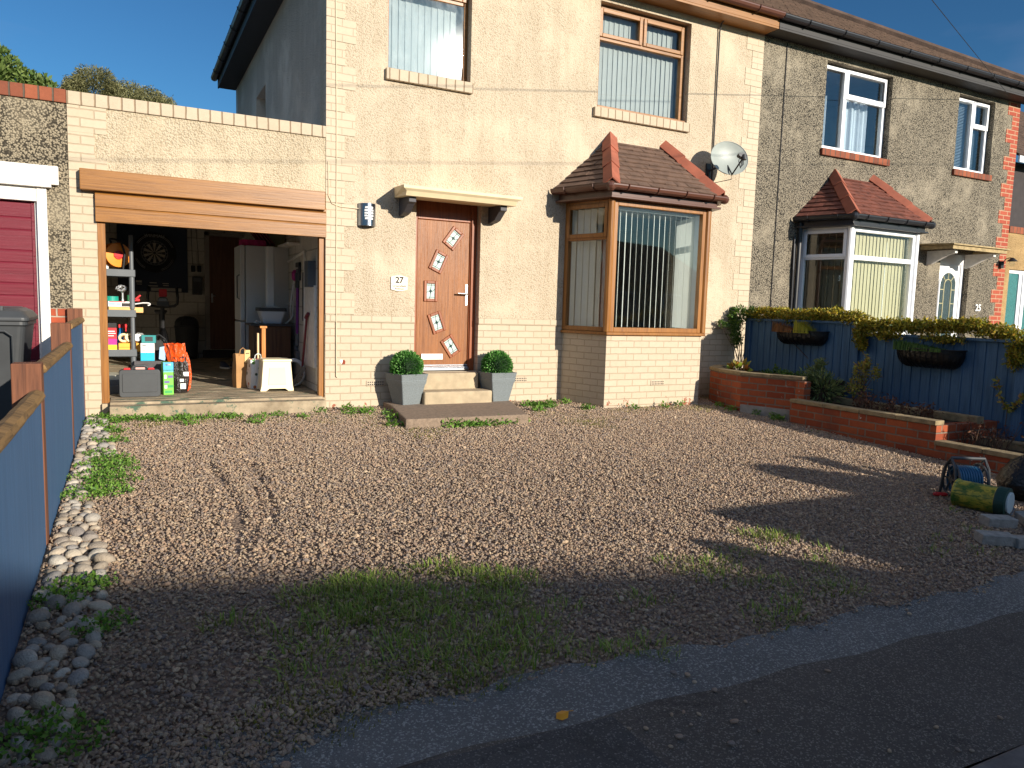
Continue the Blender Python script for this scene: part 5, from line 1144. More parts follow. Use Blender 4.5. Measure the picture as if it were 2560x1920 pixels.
m = MB().tube([(.275, 3.12, 1.34), (.262, 3.14, 1.2), (.265, 3.18, 1.11), (.30, 3.22, 1.075), (.37, 3.25, 1.065), (.45, 3.27, 1.06), (.53, 3.25, 1.065), (.60, 3.22, 1.075), (.635, 3.18, 1.11), (.64, 3.14, 1.2), (.625, 3.12, 1.34)], .019, 10); build('handlebar', m, M_BLACK, bk, smooth=True)
m = MB().box(.375, .53, 3.18, 3.25, 1.07, 1.14); m.prism(rrect(.39, .515, 1.12, 1.20, .04), 'y', 3.17, 3.22); build('console', m, M_CHAR, bk, bevel=.01)
m = MB().box(.40, .50, 3.165, 3.169, 1.14, 1.18); build('screen', m, P_('screen_grey', 120, 124, 128), bk)
m = MB().prism(rrect(.405, .505, 1.20, 1.31, .012), 'y', 3.19, 3.22); build('book_rest', m, M_RED, bk, bevel=.004)
m = MB().loft([[(.45+.09*w_*math.cos(t), 3.92+.13*math.sin(t), z) for t in [2*math.pi*i/16 for i in range(16)]] for z, w_ in ((.95, .7), (.99, 1.), (1.01, .9))]); build('saddle', m, M_BLACK, bk, smooth=True)
for s in (-1, 1): build('pedal', MB().box(.45+s*.12-.045, .45+s*.12+.045, 3.3, 3.4, .36+s*.1, .385+s*.1), M_CHAR, bk, bevel=.004)
# dartboard on its navy backboard
db = thing('dartboard', 'dartboard and numbered surround on a navy backboard at the back of the garage', 'dartboard', (.445, 5.95, 1.95))
M_DB1, M_DB2, M_RING = P_('dart_pale', 190, 178, 160), P_('dart_black', 40, 40, 44), simple('dart_ring_wire', C(190, 192, 196), .4)
build('backboard', MB().box(-.12, .965, 5.965, 5.995, 1.29, 2.40), M_NAVY, db, bevel=.004)
build('surround', MB().lathe([(.225, 0), (.335, 0), (.335, .04), (.325, .045), (.235, .045), (.225, .04), (.225, 0)], 48, Matrix.Translation((.445, 5.964, 1.95)) @ Matrix.Rotation(R_(90), 4, 'X'), cap=False), M_BLACK, db, smooth=False)
build('board', MB().lathe([(.224, 0), (.224, .03), (0, .03)], 40, Matrix.Translation((.445, 5.964, 1.95)) @ Matrix.Rotation(R_(90), 4, 'X')), M_DB2, db)
m = MB(); m2 = MB()
for k in range(20):
    if k % 2: continue
    a0, a1 = R_(k*18-9), R_(k*18+9)
    for r0, r1 in ((.02, .10), (.108, .166)):
        P = [(.445+r0*math.sin(a0), 1.95+r0*math.cos(a0)), (.445+r1*math.sin(a0), 1.95+r1*math.cos(a0)), (.445+r1*math.sin((a0+a1)/2), 1.95+r1*math.cos((a0+a1)/2)), (.445+r1*math.sin(a1), 1.95+r1*math.cos(a1)), (.445+r0*math.sin(a1), 1.95+r0*math.cos(a1))]
        m.prism(P, 'y', 5.930, 5.9335)
build('segments', m, M_DB1, db)
for rr_ in (.104, .17, .205): m2.tube([(.445+rr_*math.cos(t), 5.931, 1.95+rr_*math.sin(t)) for t in [2*math.pi*i/40 for i in range(41)]], .002, 4)
for a0, a1 in ((20, 75), (110, 150), (200, 240), (290, 340)):
    for rr_ in (.29, .31): m2.tube([(.445+rr_*math.cos(R_(a0+(a1-a0)*i/12)), 5.917, 1.95+rr_*math.sin(R_(a0+(a1-a0)*i/12))) for i in range(13)], .003, 4)
build('rings', m2, M_RING, db)
text('surround_lettering', 'WINMAU', .075, Vector((.445, 5.914, 2.235)), FRONT, M_RING, db, .001)
for k, nn in enumerate((20, 1, 18, 4, 13, 6, 10, 15, 2, 17, 3, 19, 7, 16, 8, 11, 14, 9, 12, 5)): text('number', str(nn), .03, Vector((.445+.19*math.sin(R_(18*k)), 5.932, 1.95+.19*math.cos(R_(18*k)))), FRONT, M_RING, db, .001)
for x0, x1, z0, z1 in ((.15, .24, 1.44, 1.475), (.16, .24, 1.405, 1.418), (.36, .47, 1.435, 1.45), (.34, .49, 1.38, 1.40), (.56, .66, 1.43, 1.442), (.57, .66, 1.395, 1.408), (.38, .86, 1.305, 1.36)): build('sticker', MB().box(x0, x1, 5.960, 5.9645, z0, z1), P_('sticker_grey', 196, 190, 180), db)
# swing bin
sbn = thing('swing_bin', 'charcoal swing top bin against the back wall of the garage', 'bin', (.92, 5.72, FZ))
T = Matrix.Translation((.92, 5.72, FZ)); m = MB().lathe([(.155, 0), (.165, .1), (.195, .53), (.203, .54), (.203, .565), (.195, .57)], 32, T); build('body', m, M_CHAR, sbn, smooth=True)
m = MB().loft([[(.92+.195*math.cos(t)*c_, 5.72+.195*math.sin(t)*c_, FZ+.57+h_) for t in [2*math.pi*i/24 for i in range(24)]] for c_, h_ in ((1, 0), (.97, .06), (.85, .11), (.6, .15), (.2, .165))]); build('domed_lid', m, M_CHAR, sbn, smooth=True)
m = MB().prism([(.80, FZ+.585), (1.04, FZ+.585), (1.02, FZ+.66), (.98, FZ+.7), (.86, FZ+.7), (.82, FZ+.66)], 'y', 5.515, 5.60); build('flap', m, M_BLACK, sbn, bevel=.01)
# wall dispenser, chargers with cable
t = box_item('wall_dispenser', 'tall dark wall dispenser beside the garage back door', 1.035, 1.19, 5.90, 5.99, 1.26, 1.58, M_CHAR, cat='dispenser', extras=(('pale_panel', .1, .9, .72, .9, M_GREYPL),))
for i, x in enumerate((1.02, 1.12)):
    t = thing('charger', ('left' if i == 0 else 'right')+' black charger plugged in above the wall dispenser', 'charger', (x+.03, 5.97, 1.66), group='chargers above the wall dispenser')
    build('plug_body', MB().box(x, x+.065, 5.93, 5.99, 1.66, 1.77), M_BLACK, t, bevel=.006); build('lead', MB().tube([(x+.03, 5.96, 1.77), (x+.02, 5.985, 2.0), (x+.01-.03*i, 5.985, 2.5)], .004, 5), M_BLACK, t)
# fridge freezer with boxes on top
fg = thing('fridge_freezer', 'tall pale grey fridge freezer standing side-on against the garage side wall near the fridge', 'fridge', (1.65, 2.35, FZ))
M_FR = simple('pale_grey_appliance', C(214, 216, 216), .35, var=.04, scale=3)
build('cabinet', MB().box(1.40, 1.955, 2.05, 2.62, FZ, 1.905), M_FR, fg, bevel=.012)
build('fridge_door', MB().box(1.33, 1.392, 2.05, 2.62, .92, 1.905), M_FR, fg, bevel=.012); build('freezer_door', MB().box(1.33, 1.392, 2.05, 2.62, FZ+.02, .905), M_FR, fg, bevel=.012)
m = MB(); m.tube([(1.33, 2.10, 1.2), (1.30, 2.10, 1.22), (1.30, 2.10, 1.5), (1.33, 2.10, 1.52)], .009, 6); build('door_handle', m, M_GREYPL, fg)
box_item('gift_box', 'magenta patterned box lying on top of the fridge freezer', 1.36, 1.66, 2.1, 2.35, 1.907, 1.985, simple('magenta_pattern', C(186, 30, 110), .6, var=.5, scale=24), 3, 'box')
M_PILE = simple('dark_red_pattern', C(120, 50, 60), .7, var=.6, scale=30)
m = MB()
for i in range(4): m.cbox((1.60+i*.045, 2.28, 2.03), (.02, .25, .24), Matrix.Translation((1.6+i*.045, 2.28, 2.0)) @ Matrix.Rotation(R_(-38), 4, 'Y') @ Matrix.Translation((-(1.6+i*.045), -2.28, -2.0)))
build('folded_games', m, M_PILE, label='leaning pile of folded board games on top of the fridge freezer', cat='board games')
box_item('box', 'green and grey box leaning behind the board games on the fridge freezer', 1.72, 1.93, 2.2, 2.5, 1.907, 2.12, simple('olive_card', C(120, 124, 92), .7, var=.3), 0, 'box')
# cabinet with a tub
cb = thing('cabinet', 'brown wooden cabinet with a dark top in front of the fridge freezer', 'cabinet', (1.64, 1.75, FZ))
M_CAB = wood('brown_cabinet_veneer', C(108, 76, 50), C(78, 52, 34), 'v', .5, 22)
build('carcass', MB().box(1.42, 1.88, 1.52, 1.95, FZ, .865), M_CAB, cb, bevel=.004); build('top', MB().box(1.38, 1.89, 1.49, 1.97, .867, .895), M_CHAR, cb, bevel=.006)
m = MB(); m.box(1.70, 1.87, 1.510, 1.519, FZ+.06, .84); build('door', m, M_CAB, cb, bevel=.003)
tb = thing('water_tank', 'white tub with a dark rim and tall clear column on the brown cabinet', 'appliance', (1.66, 1.7, .896))
build('tub', MB().loft([rr(1.55, 1.78, 1.60, 1.82, .897, .03), rr(1.505, 1.82, 1.55, 1.86, 1.055, .03)]), P_('bluish_white_plastic', 222, 228, 234), tb, bevel=.004)
build('rim', MB().loft([rr(1.49, 1.835, 1.535, 1.875, 1.056, .03), rr(1.49, 1.835, 1.535, 1.875, 1.10, .03)]), M_CHAR, tb, bevel=.004)
build('column', MB().loft([rr(1.595, 1.705, 1.64, 1.75, 1.101, .03), rr(1.60, 1.70, 1.645, 1.745, 1.88, .03)]), simple('milky_clear_plastic', C(220, 224, 226), .15, var=.05), tb)
build('rim_lid', MB().loft([rr(1.55, 1.76, 1.59, 1.81, 1.1005, .03), rr(1.57, 1.74, 1.61, 1.79, 1.12, .03)]), M_FR, tb)
m = MB().tube([(1.86, 1.7, 1.15), (1.93, 1.7, 1.2), (1.94, 1.7, 1.0), (1.85, 1.65, .91), (1.83, 1.6, .905)], .009, 6); m.tube([(1.52, 1.6, .91), (1.46, 1.58, .93), (1.44, 1.6, .91), (1.50, 1.62, .905)], .012, 6); build('hose', m, M_WHITE, tb)
# folded step-stools, paper bags, cream step stool
st_ = thing('step_stool', 'cream plastic step stool standing in the garage doorway', 'stool', (1.52, .62, FZ))
M_STOOL = simple('cream_plastic', C(242, 226, 190), .45, var=.05)
def taper(x, z, c_=1.525): return (c_+(x-c_)*(1-.13*(z-FZ)/.34), z)
out_ = [(1.335, FZ), (1.40, FZ), (1.43, FZ+.02), (1.45, FZ+.032), (1.60, FZ+.032), (1.62, FZ+.02), (1.65, FZ), (1.715, FZ), (1.70, FZ+.055)]
m = MB()
for yf, th in ((.47, .022), (.74, .022)):
    fr_ = [taper(1.335, FZ), taper(1.40, FZ), taper(1.435, FZ+.028), taper(1.615, FZ+.028), taper(1.65, FZ), taper(1.715, FZ), taper(1.705, FZ+.06), taper(1.70, FZ+.345), taper(1.345, FZ+.345), taper(1.345, FZ+.06)]
    m.prism(fr_, 'y', yf, yf+th)
for s in (0, 1):
    xs_ = (1.352, 1.372) if s == 0 else (1.678, 1.698)
    m.prism([taper(xs_[0], FZ), taper(xs_[1], FZ), taper(xs_[1], FZ+.345), taper(xs_[0], FZ+.345)], 'y', .492, .74)
build('body', m, M_STOOL, st_, bevel=.006)
m = MB().loft([rr(1.358, 1.692, .455, .775, FZ+.346, .02), rr(1.362, 1.688, .46, .77, FZ+.368, .02)]); build('top', m, M_STOOL, st_, bevel=.004)
m = MB(); P = [taper(1.42, FZ+.075), taper(1.63, FZ+.075), taper(1.62, FZ+.275), taper(1.43, FZ+.275)]; m.prism(P, 'y', .464, .4695)
fo = build('front_recess', m, simple('cream_plastic_recess', C(228, 210, 176), .5, var=.04), st_, bevel=.004)
build('printed_label', MB().box(1.62, 1.665, .4675, .4698, FZ+.305, FZ+.33), P_('label_white', 226, 226, 230), st_)
for i, (x, lab, mt) in enumerate(((1.378, 'pale wooden board standing upright behind the cream step stool', simple('pale_wood_edge', C(232, 196, 150), .6)), (1.43, 'orange wooden folding table leg standing behind the cream step stool', wood('orange_pine', C(206, 136, 66), C(170, 100, 44), 'v', .5, 18)))):
    m = MB().box(x, x+(.02 if i == 0 else .045), .95, 1.02, FZ, .80 if i == 0 else .86)
    if i: m.box(x-.02, x+.06, .94, 1.03, .86, .885); m.box(x+.013, x+.02, .945, .95, FZ, .86)
    build('folding_table_board', m, mt, label=lab, cat='board', bevel=.003)
def paper_bag(name, label, c, hx, hy, h, mat, rz, cat='bag'):
    t = thing(name, label, cat, (c[0], c[1], FZ), R_(rz)); ring_ = lambda z, k, j: [(k*hx*x+random.uniform(-j, j), k*hy*y+random.uniform(-j, j), z) for x, y in ((-1, -1), (-.5, -1.04), (0, -1), (.5, -1.03), (1, -1), (1.05, 0), (1, 1), (.4, 1.03), (-.4, 1), (-1, 1), (-1.04, 0))]
    m = MB().loft([ring_(0, .95, 0), ring_(h*.3, 1.02, .006), ring_(h*.65, .98, .008), ring_(h, .92, .010), ring_(h*.98, .88, .006), ring_(h*.4, .85, 0)], cap=True); build('bag_body', m, mat, t, world=False)
    m = MB().tube([(-hx*.5, -hy, h-.02), (-hx*.4, -hy-.01, h+.05), (0, -hy-.015, h+.075), (hx*.4, -hy-.01, h+.05), (hx*.5, -hy, h-.02)], .006, 6); build('handle', m, mat, t, world=False)
    return t
pb = paper_bag('paper_bag', 'tall brown paper carrier bag between the garage floor and the cream step stool', (1.19, .98), .075, .06, .40, M_CARD, 14, 'paper bag')
M_PRINTBAG = N('printed_bag'); v = M_PRINTBAG.coord('Object'); vo = M_PRINTBAG.n('TexVoronoi'); vo.inputs['Scale'].default_value = 16; M_PRINTBAG.l(v, vo.inputs['Vector'])
sp_ = M_PRINTBAG.n('SeparateColor'); M_PRINTBAG.l(vo.outputs['Color'], sp_.inputs[0])
cc = M_PRINTBAG.ramp(sp_.outputs[0], ((.0, C(60, 130, 60)), (.3, C(110, 150, 60)), (.45, C(200, 90, 60)), (.6, C(40, 60, 70)), (1, C(90, 120, 60))))
mk = M_PRINTBAG.ramp(vo.outputs['Distance'], ((.30, (1, 1, 1, 1)), (.36, (0, 0, 0, 1)))); cc = M_PRINTBAG.mix(mk, C(222, 222, 218), cc); M_PRINTBAG = M_PRINTBAG.set(cc, .6)
paper_bag('shopping_bag', 'white shopping bag printed with fruit and vegetables left of the cream step stool', (1.345, .86), .085, .075, .345, M_PRINTBAG, 10, 'shopping bag')
box_item('carton', 'small buff card box poking out of the paper bag', 1.225, 1.29, .92, .97, .45, .60, simple('buff_card', C(222, 190, 130), .7), 6, 'carton', (('print_mark', .2, .8, .7, .76, M_INK),))
# stick vacuum, pipes and boards on the right wall
vc = thing('stick_vacuum', 'purple cordless stick vacuum hanging on the garage side wall near the fridge', 'vacuum cleaner', (1.93, 1.38, .43))
build('wand', MB().tube([(1.93, 1.36, 1.36), (1.93, 1.38, .78)], .018, 12), P_('purple_tube', 122, 44, 130), vc)
m = MB(); m.tube([(1.93, 1.36, 1.36), (1.93, 1.35, 1.55)], .03, 12); m.box(1.915, 1.945, 1.22, 1.42, 1.62, 1.68); m.box(1.915, 1.945, 1.22, 1.26, 1.45, 1.68); m.box(1.91, 1.95, 1.23, 1.36, 1.55, 1.6); build('motor_handle', m, M_CHAR, vc, bevel=.008)
m = MB().lathe([(.02, -.07), (.05, -.05), (.055, .03), (.03, .07)], 14, Matrix.Translation((1.93, 1.46, 1.52))); build('dust_bin', m, P_('magenta_plastic', 170, 36, 120), vc)
m = MB(); m.tube([(1.93, 1.38, .78), (1.93, 1.39, .62)], .024, 10); m.lathe([(.045, -.02), (.045, .02)], 14, Matrix.Translation((1.92, 1.42, .58)) @ Matrix.Rotation(R_(90), 4, 'Y')); m.box(1.90, 1.95, 1.30, 1.42, .43, .56); build('floor_head', m, M_GREYPL, vc, bevel=.006)
build('wall_pipe', MB().tube([(1.94, 2.0, 1.72), (1.94, .97, 1.80), (1.94, .95, 1.72), (1.94, .96, .45)], .018, 10), M_WHITEP, label='white painted pipe bending down the garage side wall near the fridge', cat='pipe')
build('panel_board', MB().box(1.925, 1.95, .38, .9, .42, 1.38), M_WHITEP, label='white board leaning on the garage side wall near the fridge by the doorway', cat='board', bevel=.003)
box_item('electric_meter', 'grey electricity meter box high on the garage side wall near the fridge', 1.86, 1.955, .42, .62, 1.36, 1.66, M_GREYPL, cat='meter')
build('broom', MB().tube([(1.90, .66, 1.02), (1.88, .86, .30)], .014, 8).tube([(1.90, .60, 1.05), (1.90, .72, 1.0)], .02, 8), M_MAROON, label='dark red handled scraper leaning on the garage side wall near the fridge', cat='broom')
wk = thing('grey_hose_coil', 'coil of pale grey hose on the garage floor behind the step stool', 'hose', (1.80, .95, FZ))
m = MB()
for k in range(3): m.tube([(1.80+(.13+.012*k)*math.cos(t), .95+.03*k, FZ+.16+(.15+.01*k)*math.sin(t)) for t in [2*math.pi*i/24 for i in range(25)]], .013, 8)
build('coil', m, M_FR, wk)
build('plank', MB().prism([(1.68, FZ), (1.74, FZ), (1.90, FZ+.24), (1.86, FZ+.27)], 'y', .70, .72), simple('grey_plank', C(110, 102, 96), .8), label='short grey plank leaning beside the cream step stool', cat='plank')
for i, x in enumerate((1.30, 1.46)):
    t = thing('trainer_shoe', ('left' if i == 0 else 'right')+' dark blue trainer with a white sole on the garage floor', 'shoe', (x, 3.6, FZ), R_(20+10*i), 'trainers on the garage floor')
    build('sole', MB().loft([[(.045*c_*math.cos(a_), .14*math.sin(a_), z) for a_ in [2*math.pi*k/16 for k in range(16)]] for z, c_ in ((0, 1), (.025, 1.02))]), M_WHITE, t, world=False)
    build('upper', MB().loft([[(.043*c_*math.cos(a_), .135*math.sin(a_)*l_+o__, z) for a_ in [2*math.pi*k/16 for k in range(16)]] for z, c_, l_, o__ in ((.026, 1, 1, 0), (.05, .95, .9, .01), (.09, .7, .5, .05), (.1, .6, .42, .06))]), P_('dark_blue_fabric', 40, 56, 84), t, world=False, smooth=True)

# ------------------------------------------------------------------ gravel, cobbles
def pebble_mesh(name, mat, seed, flat=.62, sub=2, amp=.22):
    r_ = random.Random(seed); bm = bmesh.new(); bmesh.ops.create_icosphere(bm, subdivisions=sub, radius=1)
    d = [Vector((r_.uniform(-1, 1), r_.uniform(-1, 1), r_.uniform(-1, 1))).normalized() for _ in range(6)]; a = [r_.uniform(-amp, amp) for _ in range(6)]
    e = (1.0, r_.uniform(.68, .95), flat*r_.uniform(.85, 1.15))
    for v in bm.verts:
        k = 1+sum(ai*max(0, v.co.dot(di))**2 for ai, di in zip(a, d)); v.co = Vector((v.co.x*e[0]*k, v.co.y*e[1]*k, v.co.z*e[2]*k))
    me = bpy.data.meshes.new(name); bm.to_mesh(me); bm.free(); me.shade_smooth(); me.materials.append(mat); return me

def stonemat(name, stops, rough=.75):
    n = N(name); oi = n.n('ObjectInfo'); v = n.coord('Object')
    c = n.ramp(oi.outputs['Random'], stops); c = n.mix(.5, c, n.ramp(n.noise(v, 2.2, 5, .7), ((.3, (.6, .6, .6, 1)), (.7, (1.15, 1.15, 1.15, 1)))), 'MULTIPLY')
    n.bump(n.noise(v, 6, 3), .006); return n.set(c, rough, spec=.3)
M_STONE = stonemat('gravel_stone', ((0, C(148, 133, 124)), (.15, C(186, 160, 137)), (.3, C(208, 180, 148)), (.45, C(182, 150, 127)), (.6, C(214, 187, 155)), (.72, C(144, 131, 125)), (.85, C(218, 194, 163)), (.93, C(132, 121, 118)), (1, C(192, 159, 131))))
M_COB = stonemat('cobble_stone', ((0, C(184, 174, 158)), (.2, C(148, 143, 138)), (.4, C(200, 190, 174)), (.6, C(170, 154, 132)), (.75, C(136, 128, 122)), (.9, C(190, 174, 152)), (1, C(156, 151, 146))))
rs = np.random.RandomState(11)
NG = 250000
gx = rs.uniform(-.40, 7.25, NG); gy = rs.uniform(-6.22, .12, NG)
nx_ = NG//28; gx[:nx_] = rs.uniform(-.40, .95, nx_); gy[:nx_] = rs.uniform(-7.0, -5.9, nx_)
def inside(poly, x, y):
    c = np.zeros(len(x), bool); n_ = len(poly)
    for i in range(n_):
        (x1, y1), (x2, y2) = poly[i], poly[(i+1) % n_]
        if y1 == y2: continue
        k = ((y1 > y) != (y2 > y)) & (x < (x2-x1)*(y-y1)/(y2-y1)+x1); c ^= k
    return c
bad = inside([(5.03, .2), (5.25, -.72), (6.8, -.72), (7.02, .2)], gx, gy) | inside([(2.63, .0), (2.62, -.36), (2.44, -1.38), (3.79, -1.41), (4.14, -.3), (4.15, .0)], gx, gy)
bad |= inside([(7.6, -.1), (7.18, -.46), (7.04, -.8), (6.95, -1.28), (7.2, -2.03), (7.02, -2.05), (6.99, -6.5), (9, -6.5), (9, .2)], gx, gy)
bad |= (gy > -.0) & (gx > 1.96) | (gy > -.26) & (gx > -.17) & (gx < 1.92) | (gx < -.372)
edge = -6.1+.025*np.sin(gx*1.7)+.02*np.sin(gx*4.3+1)+.018*np.sin(gx*11)+.012*np.sin(gx*23)-np.minimum(1.3*np.maximum(0, .72-gx)**2, .9)
spill = gy < edge+.02
bad |= spill & (rs.rand(NG) > np.clip(1-(edge+.02-gy)/.10, 0, 1)**2*.8)
ok = ~bad; gx, gy = gx[ok], gy[ok]; n_ = len(gx)
gzv = np.clip(np.minimum(gy, 0), -9.5, 0)*(0.018+0.0036*np.clip(gx, 0, 8))
rut = np.zeros(n_)
for (xa, ya, xb, yb, wd) in ((.58, -2.2, .50, -4.75, .035), (.86, -2.5, .66, -4.4, .03), (.72, -3.2, .58, -4.3, .03)):
    t = np.clip((gy-ya)/(yb-ya), 0, 1); xc = xa+(xb-xa)*t+.035*np.sin(gy*3.1); m_ = (gy < ya) & (gy > yb); brk = np.clip(.75+.6*np.sin(gy*9+xa*20)*np.sin(gy*4.1+xb*9), .1, 1.2)*(.6+.8*rs.rand(n_)); rut += brk*m_*np.exp(-((gx-xc)/(wd*(.8+.5*np.sin(gy*6))))**2)-m_*.4*np.exp(-((gx-xc-.08)/(wd*1.2))**2)
sz = .0046+.0048*rs.rand(n_)**1.6; sz *= np.where(rs.rand(n_) < .025, 1.65, 1)*np.where(rs.rand(n_) < .2, .7, 1)
gzv = gzv+rs.normal(0, .0045, n_)+.004+.012*(np.sin(gx*2.1+1)*np.sin(gy*1.7))*.5-rut*.024
keep = rs.rand(n_) > np.clip(rut, 0, 1)*.55+np.clip((gy+.75)/.75, 0, 1)*.62*(np.sin(gx*3.7)*np.sin(gx*1.3+gy*5)+1)*.6
pts = np.stack([gx, gy, gzv], 1)[keep]; sz = sz[keep]; n_ = len(sz)
rot = np.stack([rs.normal(0, .5, n_), rs.normal(0, .5, n_), rs.rand(n_)*6.28], 1); scl = sz[:, None]*np.stack([np.ones(n_)*1.15, .8+.4*rs.rand(n_), .8+.4*rs.rand(n_)], 1)
protos = [bpy.data.objects.new('gravel_stone', pebble_mesh('gravel_stone', M_STONE, 20+i, .62, 1 if i > 5 else 2)) for i in range(8)]
for p in protos: COL.objects.link(p)
o = scatter('gravel', protos, pts, rot, scl, None); tag(o, 'loose brown and grey gravel covering the driveway', 'gravel', kind='stuff')

cobm = [pebble_mesh('cobble', M_COB, 60+i, .66, 3, .18) for i in range(9)]
placed = []
for i in range(5000):
    y = random.uniform(-6.0, -.05); wd = .20+.05*math.sin(y*2.3); x = random.uniform(-.345, -.345+wd)
    if -3.3 < y < -2.0 and x > -.27: continue
    r_ = random.uniform(.022, .043)
    if all((x-a)**2+(y-b)**2 > ((r_+c)*.86)**2 for a, b, c in placed): placed.append((x, y, r_))
placed = placed[:250]
for (x, y, r_) in placed:
    o = bpy.data.objects.new('cobble', random.choice(cobm)); COL.objects.link(o); o.location = (max(x, -.372+r_*.8), y, gz(x, y)+r_*.30); o.scale = (r_*1.12, r_, r_); o.rotation_euler = (random.uniform(-.3, .3), random.uniform(-.3, .3), random.uniform(0, 6.28))
    tag(o, 'smooth pale beach cobble in the strip along the foot of the low blue fence', 'cobble', 'cobbles along the low blue fence')
for x, y in [(1.82, -6.43), (1.62, -6.5), (1.57, -6.5), (1.66, -6.53), (1.39, -6.51), (1.44, -6.53), (1.51, -6.61), (1.45, -6.64), (1.64, -6.7), (1.78, -6.68), (2.65, -6.94), (2.09, -6.92), (2.31, -7.0), (2.35, -7.02), (1.87, -6.53), (1.74, -6.61), (1.76, -6.28), (1.8, -6.31), (3.18, -6.24), (1.79, -6.36), (1.59, -6.57), (2.37, -6.89), (2.34, -6.48)]:
    o = bpy.data.objects.new('pebble', random.choice(protos).data); COL.objects.link(o); r_ = random.uniform(.006, .012); o.location = (x, y, gz(x, y)+.012+r_*.4); o.scale = (r_*1.2, r_, r_); o.rotation_euler = (0, random.uniform(-.3, .3), random.uniform(0, 6.28))
    tag(o, 'loose pebble kicked out of the gravel onto the dark asphalt pavement', 'pebble', 'pebbles loose on the pavement')

# ------------------------------------------------------------------ grass and weeds
M_GRASS = leafmat('grass_blade', [C(90, 122, 44), C(124, 152, 60), C(156, 170, 80), C(100, 130, 50), C(176, 168, 104)], .6, .3)
M_WEED = leafmat('weed_leaf', [C(64, 104, 36), C(98, 140, 52), C(134, 168, 74), C(80, 120, 44)], .5, .3)
M_MOSSY = leafmat('mossy_blade', [C(96, 108, 40), C(130, 134, 54), C(150, 140, 70), C(88, 96, 40)], .7, .2)
def clumps(name, spots, per, rad, h, wd, mat, seed, lean=.7, **kw):
    r_ = np.random.RandomState(seed); P = []; AN = []
    for s_ in spots:
        x, y = s_[0], s_[1]; k = s_[2] if len(s_) > 2 else 1.; m_ = int(per*k)
        a_ = r_.rand(m_)*2*np.pi; q = np.sqrt(r_.rand(m_))*rad*(.6+.4*k)*(.55+.45*np.abs(np.sin(a_*1.5+x*7)))
        xx, yy = x+q*np.cos(a_)*1.3, y+q*np.sin(a_); AN.append(a_); P.append(np.stack([xx, yy, np.array([gz(u, v) for u, v in zip(xx, yy)])], 1))
    P = np.concatenate(P); V, F = blades(len(P), P, h, wd, seed, lean, np.concatenate(AN)); return np_obj(name, V, F, mat, kind='stuff', **kw)
GA = [(0.67, -5.15, .7), (0.85, -5.07, .8), (0.98, -5.12, 1.5), (1.03, -5.25, 1.3), (0.84, -5.24), (0.73, -5.4), (0.88, -5.4, 1.2), (1.35, -5.0, .7), (1.46, -5.17), (1.59, -5.24), (1.3, -5.4, .8), (1.42, -5.5, .8), (0.98, -5.53), (1.13, -5.54), (1.23, -5.67, .8), (1.33, -5.8), (0.87, -5.67, .8), (1.0, -5.76, 1.4), (0.87, -5.86), (1.03, -5.92, 1.3), (1.13, -6.03, 1.2), (0.62, -5.59, .6), (0.54, -5.68, .6), (0.52, -5.43, .5), (0.58, -5.83, .5), (0.33, -5.25, .3), (0.35, -5.3, .3), (0.47, -5.83, .3), (1.2, -5.3, .8), (1.1, -5.4, .9), (1.5, -5.35, .8), (1.4, -5.65, .7), (1.15, -5.8, .9), (1.25, -5.95, .9)]
GB = [(1.67, -5.39, .8), (1.64, -5.58, .8), (1.52, -5.73), (1.37, -5.85), (1.46, -5.93), (1.56, -6.03, .8), (1.63, -6.03, .5), (1.7, -5.65, .4), (2.13, -5.67, .5), (2.02, -5.7, .4), (2.53, -5.33, .5), (2.53, -5.5, .6), (2.75, -5.41), (2.96, -5.33), (2.61, -5.63, .5), (2.79, -5.59, .9), (2.65, -5.45, .8), (3.39, -5.13), (3.48, -5.16), (3.46, -5.22), (3.35, -5.08, .8), (2.81, -5.73), (2.94, -5.8, .6), (2.87, -5.93, .5), (3.26, -5.68, .8), (3.33, -5.6, .6), (3.1, -5.9), (3.16, -5.91), (2.72, -5.97, .5), (2.51, -6.04, 1.2), (2.56, -6.03), (1.82, -6.06, .9), (1.8, -6.12, .5), (4.54, -5.79, .4), (4.55, -5.54, .4), (4.21, -5.69, .4), (5.27, -5.14, .4), (4.92, -5.51, .5), (1.69, -6.06, .5), (2.67, -5.94, .5), (3.55, -5.45, .4), (3.2, -5.35, .4)]
clumps('grass', GA+GA[:12], 105, .14, .043, .0026, M_GRASS, 5, 1.7, label='rough green and yellow grass growing through the shaded gravel', cat='grass')
clumps('grass', GB, 62, .12, .040, .0024, M_GRASS, 15, 1.7, label='sparse low grass tufts scattered over the gravel towards the planters', cat='grass')
clumps('grass_thatch', [g_ for g_ in GA], 70, .18, .024, .0018, M_MOSSY, 6, 1.4, label='flattened brownish grass between the green tufts on the gravel', cat='grass')
